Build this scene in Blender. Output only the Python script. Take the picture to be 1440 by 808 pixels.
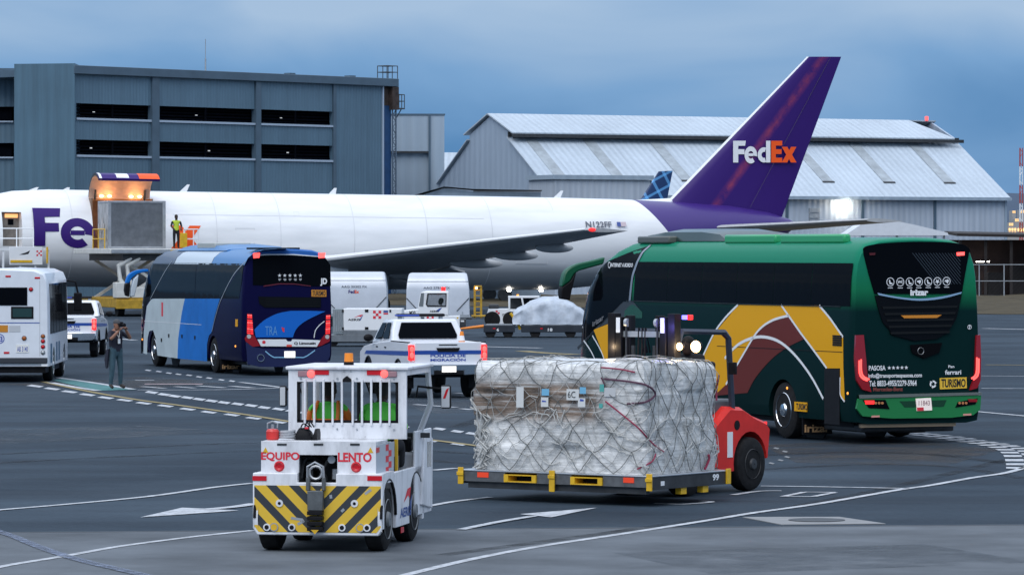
import bpy, bmesh, math, random
from mathutils import Vector, Matrix, noise
random.seed(7)
R = math.radians
for o in list(bpy.data.objects): bpy.data.objects.remove(o)
SC = bpy.context.scene
COL = SC.collection

# ---------------------------------------------------------------- camera
F, HZ, CX, H = 6000.0, 350.0, 720.0, 3.45      # focal length and horizon in photo pixels, eye height in metres
cam = bpy.data.objects.new('camera', bpy.data.cameras.new('camera'))
COL.objects.link(cam)
cam.location = (0, 0, H); cam.rotation_euler = (R(90), 0, 0)
cam.data.sensor_width = 36; cam.data.lens = F/1440*36
cam.data.shift_y = -(404-HZ)/1440
cam.data.clip_start = 1; cam.data.clip_end = 20000
SC.camera = cam
# ---------------------------------------------------------------- sky, sun, exposure
SUN_EL, SUN_AZ = 48, 205        # soft overcast light from behind and left of the camera
W = bpy.data.worlds.new('World'); SC.world = W; W.use_nodes = True
nt = W.node_tree; nt.nodes.clear()
def nn(t, **k):
    n = nt.nodes.new(t)
    for a, b in k.items(): setattr(n, a, b)
    return n
tc = nn('ShaderNodeTexCoord')
sky = nn('ShaderNodeTexSky', sky_type='NISHITA', sun_disc=False, sun_elevation=R(SUN_EL), sun_rotation=R(SUN_AZ), altitude=900)
mul = nn('ShaderNodeVectorMath', operation='MULTIPLY'); mul.inputs[1].default_value = (8, 8, 20)
add = nn('ShaderNodeVectorMath', operation='ADD'); add.inputs[1].default_value = (3.1, 0.4, 1.9)
noi = nn('ShaderNodeTexNoise'); noi.inputs['Scale'].default_value = 1.25; noi.inputs['Detail'].default_value = 5
noi.inputs['Roughness'].default_value = .42; noi.inputs['Distortion'].default_value = .5
sep = nn('ShaderNodeSeparateXYZ')
elev = nn('ShaderNodeMapRange', clamp=True)
elev.inputs[1].default_value = 0; elev.inputs[2].default_value = .058; elev.inputs[3].default_value = -.13; elev.inputs[4].default_value = .22
mad = nn('ShaderNodeMath', operation='ADD')
ramp = nn('ShaderNodeValToRGB')
cr = ramp.color_ramp
cr.elements[0].position = .34; cr.elements[0].color = (.070, .225, .48, 1)
cr.elements[1].position = .80; cr.elements[1].color = (.365, .515, .72, 1)
e = cr.elements.new(.54); e.color = (.170, .350, .62, 1)
zr = nn('ShaderNodeMapRange', clamp=True, interpolation_type='SMOOTHSTEP')
zr.inputs[1].default_value = .03; zr.inputs[2].default_value = .75
mixz = nn('ShaderNodeMix', data_type='RGBA'); mixz.inputs[7].default_value = (1.12, 1.26, 1.50, 1)
sc10 = nn('ShaderNodeVectorMath', operation='SCALE'); sc10.inputs[3].default_value = 10
mixs = nn('ShaderNodeMix', data_type='RGBA'); mixs.inputs[0].default_value = .05
bg = nn('ShaderNodeBackground'); bg.inputs[1].default_value = .1
out = nn('ShaderNodeOutputWorld')
L = nt.links.new
L(tc.outputs['Generated'], mul.inputs[0]); L(mul.outputs[0], add.inputs[0]); L(add.outputs[0], noi.inputs['Vector'])
L(tc.outputs['Generated'], sep.inputs[0]); L(sep.outputs[2], elev.inputs[0]); L(sep.outputs[2], zr.inputs[0])
L(noi.outputs[0], mad.inputs[0]); L(elev.outputs[0], mad.inputs[1]); L(mad.outputs[0], ramp.inputs[0])
L(zr.outputs[0], mixz.inputs[0]); L(ramp.outputs[0], mixz.inputs[6])
L(mixz.outputs[2], sc10.inputs[0]); L(sc10.outputs[0], mixs.inputs[6]); L(sky.outputs[0], mixs.inputs[7])
L(mixs.outputs[2], bg.inputs[0]); L(bg.outputs[0], out.inputs[0])
sl = bpy.data.lights.new('sun', 'SUN'); sl.energy = 1.5; sl.angle = R(50); sl.color = (1, .97, .94)
so = bpy.data.objects.new('sun', sl); COL.objects.link(so); so.location = (0, 0, 60)
sa = R(SUN_AZ)
sdir = Vector((math.sin(sa)*math.cos(R(SUN_EL)), math.cos(sa)*math.cos(R(SUN_EL)), math.sin(R(SUN_EL))))
so.rotation_euler = sdir.to_track_quat('Z', 'Y').to_euler()
SC.view_settings.view_transform = 'Standard'; SC.view_settings.look = 'None'
SC.view_settings.exposure = 0.0; SC.view_settings.gamma = 1

# ---------------------------------------------------------------- placing
def P(px, py, d): return Vector(((px-CX)/F*d, d, H+(HZ-py)/F*d))
def G(px, py, z=0.):
    d = F*(H-z)/(py-HZ); return Vector(((px-CX)/F*d, d, z))
class Fr:                                       # a thing's own axes: x right, y forward, z up
    def __init__(s, x, y, deg, z=0, pitch=0):
        s.loc = (x, y, z); s.deg = deg; s.pitch = pitch
        s.M = Matrix.Translation(s.loc) @ Matrix.Rotation(R(deg), 4, 'Z') @ Matrix.Rotation(R(pitch), 4, 'X')
        s.I = s.M.inverted()
    def at(s, px, py, ax, val):
        a = s.I @ Vector((0, 0, H)); b = s.I @ Vector(((px-CX)/F, 1, H+(HZ-py)/F)) - a
        return a + b*((val-a[ax])/b[ax])
    def side(s, px, py, x): p = s.at(px, py, 0, x); return (p.y, p.z)      # on a side panel
    def rear(s, px, py, y=0): p = s.at(px, py, 1, y); return (p.x, p.z)    # on an end panel
def zoomed(x0, y0, k): return lambda a, b: (x0+a/k, y0+b/k)

# ---------------------------------------------------------------- materials
MATS = {}
def mat(name, col, rough=.5, metal=0, spec=.5, var=.0, vscale=3., bump=0., bscale=40., emit=None, estr=0, coat=0, trans=0, rvar=0, ior=1.45):
    if name in MATS: return MATS[name]
    m = bpy.data.materials.new(name); m.use_nodes = True
    t = m.node_tree; b = t.nodes['Principled BSDF']
    c = (*col, 1)
    b.inputs['Base Color'].default_value = c; b.inputs['Roughness'].default_value = rough
    b.inputs['Metallic'].default_value = metal; b.inputs['Specular IOR Level'].default_value = spec
    b.inputs['Coat Weight'].default_value = coat; b.inputs['Coat Roughness'].default_value = .05
    b.inputs['Transmission Weight'].default_value = trans; b.inputs['IOR'].default_value = ior
    if emit: b.inputs['Emission Color'].default_value = (*emit, 1); b.inputs['Emission Strength'].default_value = estr
    if var or bump or rvar:
        co = t.nodes.new('ShaderNodeTexCoord')
        n = t.nodes.new('ShaderNodeTexNoise'); n.inputs['Scale'].default_value = vscale; n.inputs['Detail'].default_value = 6; n.inputs['Roughness'].default_value = .6
        t.links.new(co.outputs['Object'], n.inputs['Vector'])
        if var:
            rp = t.nodes.new('ShaderNodeValToRGB')
            rp.color_ramp.elements[0].position = .3; rp.color_ramp.elements[1].position = .7
            rp.color_ramp.elements[0].color = tuple(x*(1-var) for x in col)+(1,); rp.color_ramp.elements[1].color = tuple(min(1, x*(1+var)) for x in col)+(1,)
            t.links.new(n.outputs[0], rp.inputs[0]); t.links.new(rp.outputs[0], b.inputs['Base Color'])
        if rvar:
            mr = t.nodes.new('ShaderNodeMapRange'); mr.inputs[1].default_value = .3; mr.inputs[2].default_value = .7
            mr.inputs[3].default_value = max(0, rough-rvar); mr.inputs[4].default_value = min(1, rough+rvar)
            t.links.new(n.outputs[0], mr.inputs[0]); t.links.new(mr.outputs[0], b.inputs['Roughness'])
        if bump:
            n2 = t.nodes.new('ShaderNodeTexNoise'); n2.inputs['Scale'].default_value = bscale; n2.inputs['Detail'].default_value = 4
            t.links.new(co.outputs['Object'], n2.inputs['Vector'])
            bp = t.nodes.new('ShaderNodeBump'); bp.inputs['Strength'].default_value = bump; bp.inputs['Distance'].default_value = .02
            t.links.new(n2.outputs[0], bp.inputs['Height']); t.links.new(bp.outputs[0], b.inputs['Normal'])
    MATS[name] = m; return m
def tree(m): return m.node_tree, m.node_tree.nodes['Principled BSDF']
def corrugated(name, col, period, axis=0, rough=.5, var=.12, metal=0, depth=.03, streak=.25, saw=False):
    """ribbed sheet: ribs along the local vertical, weather streaks running down"""
    if name in MATS: return MATS[name]
    m = bpy.data.materials.new(name); m.use_nodes = True; t, b = tree(m); N = t.nodes.new; Lk = t.links.new
    co = N('ShaderNodeTexCoord'); sp = N('ShaderNodeSeparateXYZ'); Lk(co.outputs['Object'], sp.inputs[0])
    mu = N('ShaderNodeMath'); mu.operation = 'MULTIPLY'; mu.inputs[1].default_value = 2*math.pi/period; Lk(sp.outputs[axis], mu.inputs[0])
    sn = N('ShaderNodeMath'); sn.operation = 'SINE'; Lk(mu.outputs[0], sn.inputs[0])
    bp = N('ShaderNodeBump'); bp.inputs['Strength'].default_value = .9; bp.inputs['Distance'].default_value = depth; Lk(sn.outputs[0], bp.inputs['Height']); Lk(bp.outputs[0], b.inputs['Normal'])
    mp = N('ShaderNodeMapping'); sc = [4., 4., 4.]; 
    mp.inputs['Scale'].default_value = (3., 3., .12); Lk(co.outputs['Object'], mp.inputs[0])
    n1 = N('ShaderNodeTexNoise'); n1.inputs['Scale'].default_value = 1.; n1.inputs['Detail'].default_value = 8; n1.inputs['Roughness'].default_value = .7; Lk(mp.outputs[0], n1.inputs['Vector'])
    n2 = N('ShaderNodeTexNoise'); n2.inputs['Scale'].default_value = .18; n2.inputs['Detail'].default_value = 5; Lk(co.outputs['Object'], n2.inputs['Vector'])
    mm = N('ShaderNodeMath'); mm.operation = 'ADD'; Lk(n1.outputs[0], mm.inputs[0]); Lk(n2.outputs[0], mm.inputs[1])
    rp = N('ShaderNodeMapRange'); rp.inputs[1].default_value = .7; rp.inputs[2].default_value = 1.3; rp.inputs[3].default_value = 1-streak; rp.inputs[4].default_value = 1+streak*.6; Lk(mm.outputs[0], rp.inputs[0])
    rb = N('ShaderNodeMapRange'); rb.inputs[1].default_value = -1; rb.inputs[2].default_value = 1; rb.inputs[3].default_value = 1-var; rb.inputs[4].default_value = 1; Lk(sn.outputs[0], rb.inputs[0])
    m2 = N('ShaderNodeMath'); m2.operation = 'MULTIPLY'; Lk(rp.outputs[0], m2.inputs[0]); Lk(rb.outputs[0], m2.inputs[1])
    vs = N('ShaderNodeVectorMath'); vs.operation = 'SCALE'; vs.inputs[0].default_value = col; Lk(m2.outputs[0], vs.inputs[3]); Lk(vs.outputs[0], b.inputs['Base Color'])
    b.inputs['Roughness'].default_value = rough; b.inputs['Metallic'].default_value = metal
    MATS[name] = m; return m

# ---------------------------------------------------------------- mesh building
class MB:
    def __init__(s): s.v = []; s.f = []; s.m = []
    def add(s, vs, fs, mi=0):
        o = len(s.v); s.v += [tuple(v) for v in vs]
        for f in fs: s.f.append([i+o for i in f]); s.m.append(mi)
        return s
    def box(s, x0, x1, y0, y1, z0, z1, mi=0):
        return s.add([(x0,y0,z0),(x1,y0,z0),(x1,y1,z0),(x0,y1,z0),(x0,y0,z1),(x1,y0,z1),(x1,y1,z1),(x0,y1,z1)],
                     [(0,3,2,1),(4,5,6,7),(0,1,5,4),(1,2,6,5),(2,3,7,6),(3,0,4,7)], mi)
    def slab(s, pts, off, mi=0):
        """closed plate: outline pts pushed along vector off"""
        pts = [Vector(p) for p in pts]; off = Vector(off); n = len(pts)
        nrm = Vector((0,0,0))
        for i in range(n): nrm += pts[i].cross(pts[(i+1) % n])
        if nrm.dot(off) < 0: pts.reverse()
        return s.add(pts+[p+off for p in pts], [tuple(range(n))[::-1], tuple(range(n, 2*n))]+[(i,(i+1) % n,(i+1) % n+n,i+n) for i in range(n)], mi)
    def prism(s, poly, axis, a0, a1, mi=0):
        mk = {0: lambda p, a: (a, p[0], p[1]), 1: lambda p, a: (p[0], a, p[1]), 2: lambda p, a: (p[0], p[1], a)}[axis]
        off = [0,0,0]; off[axis] = a1-a0
        return s.slab([mk(p, a0) for p in poly], off, mi)
    def loft(s, secs, caps=True, mi=0, closed=True):
        n = len(secs[0]); o = len(s.v)
        for q in secs: s.v += [tuple(p) for p in q]
        for k in range(len(secs)-1):
            for i in range(n if closed else n-1):
                j = (i+1) % n; s.f.append([o+k*n+i, o+k*n+j, o+(k+1)*n+j, o+(k+1)*n+i]); s.m.append(mi)
        if caps:
            s.f.append([o+i for i in range(n)][::-1]); s.m.append(mi)
            s.f.append([o+(len(secs)-1)*n+i for i in range(n)]); s.m.append(mi)
        return s
    def cyl(s, p0, p1, r0, r1=None, n=12, mi=0, caps=True):
        p0, p1 = Vector(p0), Vector(p1); r1 = r0 if r1 is None else r1
        q = (p1-p0).to_track_quat('Z', 'Y'); a = q @ Vector((1,0,0)); b = q @ Vector((0,1,0))
        ring = lambda p, r: [p+a*(r*math.cos(2*math.pi*i/n))+b*(r*math.sin(2*math.pi*i/n)) for i in range(n)]
        return s.loft([ring(p0, r0), ring(p1, r1)], caps, mi)
    def tube(s, path, r, n=6, mi=0, rs=None):
        path = [Vector(p) for p in path]; secs = []
        for i, p in enumerate(path):
            d = (path[min(i+1, len(path)-1)]-path[max(i-1, 0)])
            if d.length < 1e-9: d = Vector((0,0,1))
            q = d.to_track_quat('Z', 'Y'); a = q @ Vector((1,0,0)); b = q @ Vector((0,1,0)); rr = rs[i] if rs else r
            if secs:   # keep rings aligned
                ref = (Vector(secs[-1][0])-path[i-1]); ref -= d.normalized()*ref.dot(d.normalized())
                if ref.length > 1e-9: a = ref.normalized(); b = d.normalized().cross(a)
            secs.append([p+a*(rr*math.cos(2*math.pi*k/n))+b*(rr*math.sin(2*math.pi*k/n)) for k in range(n)])
        return s.loft(secs, True, mi)
    def lathe(s, prof, c, axis=0, n=20, mi=0, caps=False):
        """prof: (along axis, radius)"""
        c = Vector(c); secs = []
        for a, r in prof:
            ring = []
            for i in range(n):
                u, w = r*math.cos(2*math.pi*i/n), r*math.sin(2*math.pi*i/n)
                ring.append(c+Vector({0: (a,u,w), 1: (-u,a,w), 2: (u,w,a)}[axis]))
            secs.append(ring)
        return s.loft(secs, caps, mi)
    def ball(s, c, rx, ry=None, rz=None, n=12, m=8, mi=0):
        ry = rx if ry is None else ry; rz = rx if rz is None else rz; c = Vector(c); secs = []
        for j in range(m+1):
            t = -math.pi/2+math.pi*j/m; k = max(math.cos(t), 1e-3)
            secs.append([c+Vector((rx*k*math.cos(2*math.pi*i/n), ry*k*math.sin(2*math.pi*i/n), rz*math.sin(t))) for i in range(n)])
        return s.loft(secs, True, mi)
    def ribbon(s, pts, w, nrm, off=0, mi=0):
        """flat strip of width w along pts lying in the plane with normal nrm"""
        nrm = Vector(nrm).normalized(); pts = [Vector(p) for p in pts]; vs = []; fs = []
        for i, p in enumerate(pts):
            d = (pts[min(i+1, len(pts)-1)]-pts[max(i-1, 0)]).normalized(); sd = nrm.cross(d)
            ww = w[i] if isinstance(w, (list, tuple)) else w
            vs += [p+sd*ww/2+nrm*off, p-sd*ww/2+nrm*off]
        fs = [(2*i+1, 2*i+3, 2*i+2, 2*i) for i in range(len(pts)-1)]
        return s.add(vs, fs, mi)
    def xf(s, M):
        s.v = [tuple(M @ Vector(v)) for v in s.v]; return s
    def build(s, name, mats, parent=None, bevel=0, smooth=30, seg=2):
        me = bpy.data.meshes.new(name); me.from_pydata(s.v, [], s.f)
        return finish(name, me, mats, parent, bevel, smooth, seg, s.m)
def finish(name, me, mats, parent=None, bevel=0, smooth=30, seg=2, mi=None):
    mats = mats if isinstance(mats, (list, tuple)) else [mats]
    for m in mats: me.materials.append(m)
    if mi: me.polygons.foreach_set('material_index', mi)
    bm = bmesh.new(); bm.from_mesh(me); bmesh.ops.recalc_face_normals(bm, faces=bm.faces); bm.to_mesh(me); bm.free()
    me.update()
    if smooth:
        me.shade_smooth(); me.set_sharp_from_angle(angle=R(smooth))
    o = bpy.data.objects.new(name, me); COL.objects.link(o)
    if parent: o.parent = parent
    if bevel:
        b = o.modifiers.new('bevel', 'BEVEL'); b.width = bevel; b.segments = seg; b.limit_method = 'ANGLE'; b.angle_limit = R(40)
    return o
def part(name, m, parent, fn, bevel=0, smooth=30, seg=2):
    b = MB(); fn(b); return b.build(name, m, parent, bevel, smooth, seg)
def tag(o, label=None, cat=None, group=None, kind=None):
    if label: o['label'] = label
    if cat: o['category'] = cat
    if group: o['group'] = group
    if kind: o['kind'] = kind
    return o
def thing(name, label, cat, fr=None, group=None):
    o = bpy.data.objects.new(name, None); COL.objects.link(o); o.empty_display_size = .3
    if fr:
        o.location = fr.loc; o.rotation_euler = Matrix.to_euler(fr.M)
    return tag(o, label, cat, group)
def smoothpath(pts, k=6):
    pts = [Vector(p) for p in pts]; res = []
    for i in range(len(pts)-1):
        p0 = pts[max(i-1, 0)]; p1 = pts[i]; p2 = pts[i+1]; p3 = pts[min(i+2, len(pts)-1)]
        for j in range(k):
            t = j/k
            res.append(.5*((2*p1)+(p2-p0)*t+(2*p0-5*p1+4*p2-p3)*t*t+(3*p1-p0-3*p2+p3)*t**3))
    res.append(pts[-1]); return res
def wrap(polys, fn, maxe):
    """flat outlines -> fine mesh laid on a curved surface by fn(u,v)"""
    bm = bmesh.new()
    for poly in polys:
        ar = sum(poly[i-1][0]*poly[i][1]-poly[i][0]*poly[i-1][1] for i in range(len(poly)))
        vs = [bm.verts.new((a, b, 0)) for a, b in (poly if ar > 0 else poly[::-1])]
        bm.faces.new(vs)
    bm.normal_update()
    bmesh.ops.triangulate(bm, faces=bm.faces[:])
    for _ in range(7):
        es = [e for e in bm.edges if e.calc_length() > maxe]
        if not es: break
        bmesh.ops.subdivide_edges(bm, edges=es, cuts=1); bmesh.ops.triangulate(bm, faces=bm.faces[:])
    b = MB(); bm.verts.index_update()
    b.v = [tuple(fn(v.co.x, v.co.y)) for v in bm.verts]; b.f = [[v.index for v in f.verts] for f in bm.faces]; b.m = [0]*len(b.f)
    bm.free(); return b
def cutout(o, b):
    """cut the solid b out of mesh object o for good"""
    c = b.build('cutter', [], None, smooth=0)
    md = o.modifiers.new('cut', 'BOOLEAN'); md.operation = 'DIFFERENCE'; md.object = c; md.solver = 'EXACT'
    c.parent = o.parent
    bpy.context.view_layer.update(); dg = bpy.context.evaluated_depsgraph_get()
    me = bpy.data.meshes.new_from_object(o.evaluated_get(dg)); old = o.data
    o.modifiers.remove(md); o.data = me; bpy.data.objects.remove(c)
    return o
TXT = {}
def text_mesh(s, bold=.0, space=1.0):
    k = (s, bold, space)
    if k not in TXT:
        cu = bpy.data.curves.new('lettering', 'FONT'); cu.body = s; cu.size = 1; cu.offset = bold; cu.space_character = space; cu.resolution_u = 3
        o = bpy.data.objects.new('lettering', cu); COL.objects.link(o)
        bpy.context.view_layer.update(); dg = bpy.context.evaluated_depsgraph_get()
        me = bpy.data.meshes.new_from_object(o.evaluated_get(dg)); bpy.data.objects.remove(o)
        vs = [Vector(v.co) for v in me.vertices]; fs = [list(p.vertices) for p in me.polygons]
        x0 = min(v.x for v in vs); x1 = max(v.x for v in vs); y0 = min(v.y for v in vs); y1 = max(v.y for v in vs)
        TXT[k] = ([((v.x-x0)/(x1-x0), (v.y-y0)/(y1-y0)) for v in vs], fs)
    return TXT[k]
def lettering(s, m, parent, fn, bold=.02, name='lettering', space=1.0):
    """fn maps unit box (u right, v up) to a point on the thing's surface"""
    vs, fs = text_mesh(s, bold, space); b = MB(); b.add([fn(u, v) for u, v in vs], fs); return b.build(name, m, parent, smooth=0)
def on_rear(fr, box, y, z=None):    # box = photo px x0,y0,x1,y1 -> mapping onto an end panel facing -y
    x0, z1 = fr.rear(box[0], box[1], y); x1, z0 = fr.rear(box[2], box[3], y)
    return lambda u, v: (x0+(x1-x0)*u, y, z0+(z1-z0)*v)
def on_side(fr, box, x):
    y0, z1 = fr.side(box[0], box[1], x); y1, z0 = fr.side(box[2], box[3], x)
    return lambda u, v: (x, y0+(y1-y0)*u, z0+(z1-z0)*v)
def bb(zm, x0, y0, x1, y1): a = zm(x0, y0); b = zm(x1, y1); return (a[0], a[1], b[0], b[1])
def rear_plate(name, m, parent, fr, pts, y, t, bevel=0):
    """outline in photo px laid on an end panel at y and pushed out by t towards -y"""
    q = [fr.rear(a, b, y) for a, b in pts]
    return part(name, m, parent, lambda B: B.prism(q, 1, y, y-t), bevel)
def side_plate(name, m, parent, fr, pts, x, t, bevel=0):
    q = [fr.side(a, b, x) for a, b in pts]
    return part(name, m, parent, lambda B: B.prism(q, 0, x, x+t), bevel)
def ring_pts(cx, cy, r, n=20): return [(cx+r*math.cos(2*math.pi*i/n), cy+r*math.sin(2*math.pi*i/n)) for i in range(n)]
def star_pts(cx, cy, r): return [(cx+(r if i % 2 == 0 else r*.42)*math.sin(math.pi*i/5), cy-(r if i % 2 == 0 else r*.42)*math.cos(math.pi*i/5)) for i in range(10)]
def lamp_at(name, parent, loc, energy, col, size=.03):
    l = bpy.data.lights.new(name, 'POINT'); l.energy = energy; l.color = col; l.shadow_soft_size = size
    o = bpy.data.objects.new(name, l); COL.objects.link(o); o.parent = parent; o.location = loc; return o
def copy_tree(o, parent=None):
    c = o.copy(); COL.objects.link(c); c.parent = parent
    for ch in [x for x in o.children]: copy_tree(ch, c)
    return c
# letters of the freight carrier's wordmark, cap height 1
def arc(cx, cy, rx, ry, a0, a1, n=24): return [(cx+rx*math.cos(R(a0+(a1-a0)*i/n)), cy+ry*math.sin(R(a0+(a1-a0)*i/n))) for i in range(n+1)]
LF = [[(0,0),(0,1),(.74,1),(.70,.77),(.30,.77),(.30,.61),(.66,.61),(.66,.38),(.30,.38),(.30,0)]]
LE = [arc(.44,.33,.44,.40,-4,-318)[::-1]]   # replaced below
def ring_arc(cx, cy, ro, ri, a0, a1, n=26, ky=.92):
    return arc(cx, cy, ro, ro*ky, a0, a1, n)+arc(cx, cy, ri, ri*ky, a0, a1, n)[::-1]
Le = [ring_arc(.43, .35, .43, .19, -10, 308), [(.245,.295),(.61,.295),(.61,.42),(.255,.42)]]
Ld = [ring_arc(.38, .35, .38, .15, 71, 289), [(.50,-.0),(.76,-.0),(.76,1),(.50,1)]]
LE = [[(0,0),(0,1),(.66,1),(.66,.78),(.28,.78),(.28,.61),(.62,.61),(.62,.39),(.28,.39),(.28,.22),(.66,.22),(.66,0)]]
Lx = [[(0,.72),(.33,.72),(.44,.56),(.55,.72),(.87,.72),(.61,.36),(.88,0),(.54,0),(.43,.17),(.32,0),(-.01,0),(.26,.36)]]
# ================================================================ shared materials
def asphalt():
    m = bpy.data.materials.new('asphalt'); m.use_nodes = True; t, b = tree(m); N = t.nodes.new; Lk = t.links.new
    co = N('ShaderNodeTexCoord')
    def nz(scale, det, vec=None, rough=.6):
        n = N('ShaderNodeTexNoise'); n.inputs['Scale'].default_value = scale; n.inputs['Detail'].default_value = det; n.inputs['Roughness'].default_value = rough
        Lk(vec or co.outputs['Object'], n.inputs['Vector']); return n.outputs[0]
    mp = N('ShaderNodeMapping'); mp.inputs['Scale'].default_value = (.06, .5, 1); mp.inputs['Rotation'].default_value = (0, 0, R(8)); Lk(co.outputs['Object'], mp.inputs[0])
    a = nz(.12, 5); s = nz(1., 6, mp.outputs[0]); f = nz(9, 4, rough=.7); g = nz(90, 2)
    def ma(op, x, y):
        n = N('ShaderNodeMath'); n.operation = op
        for i, q in enumerate((x, y)):
            if isinstance(q, (int, float)): n.inputs[i].default_value = q
            else: Lk(q, n.inputs[i])
        return n.outputs[0]
    tot = ma('ADD', ma('ADD', ma('MULTIPLY', a, .9), ma('MULTIPLY', s, 1.1)), ma('ADD', ma('MULTIPLY', f, .35), ma('MULTIPLY', g, .3)))
    rp = N('ShaderNodeValToRGB'); rp.color_ramp.elements[0].position = .38; rp.color_ramp.elements[1].position = .8
    mr = N('ShaderNodeMapRange'); mr.inputs[1].default_value = .75; mr.inputs[2].default_value = 1.9; Lk(tot, mr.inputs[0]); Lk(mr.outputs[0], rp.inputs[0])
    rp.color_ramp.elements[0].color = (.020, .031, .045, 1); rp.color_ramp.elements[1].color = (.062, .086, .112, 1)
    Lk(rp.outputs[0], b.inputs['Base Color'])
    r2 = N('ShaderNodeMapRange'); r2.inputs[1].default_value = .35; r2.inputs[2].default_value = .65; r2.inputs[3].default_value = .62; r2.inputs[4].default_value = .85; Lk(s, r2.inputs[0]); Lk(r2.outputs[0], b.inputs['Roughness'])
    b.inputs['IOR'].default_value = 1.16
    bp = N('ShaderNodeBump'); bp.inputs['Strength'].default_value = .35; bp.inputs['Distance'].default_value = .006; Lk(g, bp.inputs['Height']); Lk(bp.outputs[0], b.inputs['Normal'])
    return m
M_ASP = asphalt()
M_CON = mat('worn_concrete', (.118, .132, .148), .8, ior=1.16, var=.30, vscale=.5, bump=.3, bscale=60)
M_PAINT = mat('road_paint', (.46, .48, .51), .7, spec=.3, var=.35, vscale=5)
def worn(m, lo=.56, hi=.66, amin=.25):
    t, b = tree(m); N = t.nodes.new; Lk = t.links.new
    co = N('ShaderNodeTexCoord'); n = N('ShaderNodeTexNoise'); n.inputs['Scale'].default_value = 7; n.inputs['Detail'].default_value = 8; n.inputs['Roughness'].default_value = .75; Lk(co.outputs['Object'], n.inputs['Vector'])
    r = N('ShaderNodeMapRange'); r.inputs[1].default_value = lo; r.inputs[2].default_value = hi; r.inputs[3].default_value = .95; r.inputs[4].default_value = amin; Lk(n.outputs[0], r.inputs[0]); Lk(r.outputs[0], b.inputs['Alpha']); return m
worn(M_PAINT)
M_PAINTY = mat('yellow_road_paint', (.27, .22, .11), .75, spec=.2, var=.35, vscale=4)
M_PAINTP = mat('pink_road_paint', (.42, .33, .35), .75, var=.3, vscale=4)
M_PAINTG = mat('teal_road_paint', (.05, .17, .17), .75, var=.4, vscale=4)
M_PAINTF = mat('faded_blue_paint', (.15, .18, .25), .8, var=.4, vscale=4); worn(M_PAINTF, .42, .62, .1)
M_WHITE = mat('white_paint', (.80, .81, .82), .35, var=.03, vscale=2, coat=.2)
M_BLACK = mat('black_plastic', (.010, .010, .012), .5, var=.2, vscale=8, ior=1.22)
M_RUB = mat('tyre_rubber', (.014, .014, .015), .8, spec=.2, var=.4, vscale=12, bump=.2)
M_GLASS = mat('dark_glass', (.003, .004, .006), .05, ior=1.08)
M_STEEL = mat('galvanised_steel', (.42, .44, .46), .45, .7, var=.15, vscale=4)
M_CHROME = mat('chrome', (.75, .76, .78), .12, 1.)
M_DARKM = mat('dark_steel', (.045, .048, .052), .5, .3, var=.3, vscale=6)
M_YEL = mat('yellow_paint', (.72, .43, .02), .45, var=.15, vscale=5)
M_ORANGE = mat('orange_paint', (.80, .24, .02), .45, var=.1)
M_RED = mat('red_paint', (.62, .035, .03), .35, var=.08, vscale=3, coat=.3)
M_REFL = mat('red_reflector', (.55, .01, .02), .25)
M_TXT = mat('white_print', (.78, .79, .80), .5)
M_TXTK = mat('black_print', (.01, .01, .012), .5)
M_TXTB = mat('blue_print', (.02, .06, .35), .5)
M_TXTR = mat('red_print', (.68, .03, .05), .5)
M_PLATE = mat('number_plate', (.75, .75, .72), .4, var=.05)
M_TAILON = mat('lit_tail_lamp', (.5, .01, .01), .3, emit=(1, .03, .03), estr=1.5)
M_TAILHOT = mat('bright_tail_lamp', (.6, .1, .1), .3, emit=(1, .065, .055), estr=2.6)
M_WARM = mat('lit_warm_lamp', (.8, .6, .3), .3, emit=(1, .62, .30), estr=7)
M_AMBER = mat('lit_amber_marker', (.7, .25, .02), .3, emit=(1, .35, .05), estr=1.6)
M_WLAMP = mat('lit_white_lamp', (.8, .8, .8), .3, emit=(1, .95, .85), estr=16)
M_LEDB = mat('lit_blue_strip', (.1, .1, .7), .3, emit=(.18, .16, 1), estr=3)
M_PURPLE = mat('carrier_purple', (.034, .010, .145), .4, spec=.25)
M_CORANGE = mat('carrier_orange', (.88, .10, .012), .45, spec=.3)
M_SKIN = mat('skin', (.22, .11, .07), .6)
M_HAIR = mat('dark_hair', (.012, .010, .009), .7)

# ================================================================ ground and paint
g = part('ground', M_ASP, None, lambda B: B.add([(-9000,-60,0),(9000,-60,0),(9000,14000,0),(-9000,14000,0)], [(0,1,2,3)]), smooth=0)
GROUND = tag(g, kind='structure')
def seam(px): return 748-11*px/1440
a, b_ = G(-700, seam(-700)), G(2200, seam(2200))
tag(part('concrete_apron', M_CON, None, lambda B: B.add([(a.x-60, -40, .004), (b_.x+60, -40, .004), (b_.x, b_.y, .004), (a.x, a.y, .004)], [(0,1,2,3)]), smooth=0), kind='structure')
def gpath(pts, z): return [G(x, y, z) for x, y in pts]
def gline(pts, w, m=None, z=.010, smooth=True, name='painted_line'):
    q = gpath(pts, z)
    if smooth and len(q) > 2: q = smoothpath(q, 6)
    return part(name, m or M_PAINT, GROUND, lambda B: B.ribbon(q, w, (0,0,1)), smooth=0)
def gpoly(pts, m=None, z=.010, name='painted_mark'):
    return part(name, m or M_PAINT, GROUND, lambda B: B.add(gpath(pts, z), [tuple(range(len(pts)))]), smooth=0)
gline([(560,810),(660,786),(760,767),(860,752),(1000,730),(1061,720),(1153,707),(1263,688),(1306,682),(1367,671),(1409,665),(1440,657),(1520,632)], .13)
gline([(1070,682.5),(1150,683.5),(1279,686)], .13)
gline([(-60,722),(0,716),(95,708),(210,697),(300,684.5),(356,678.5)], .13)
gline([(-60,812),(0,796),(90,781),(170,767),(270,754),(356,745)], .12)
gline([(590,713),(609,709.5),(640,704),(690,698)], .12)
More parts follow.
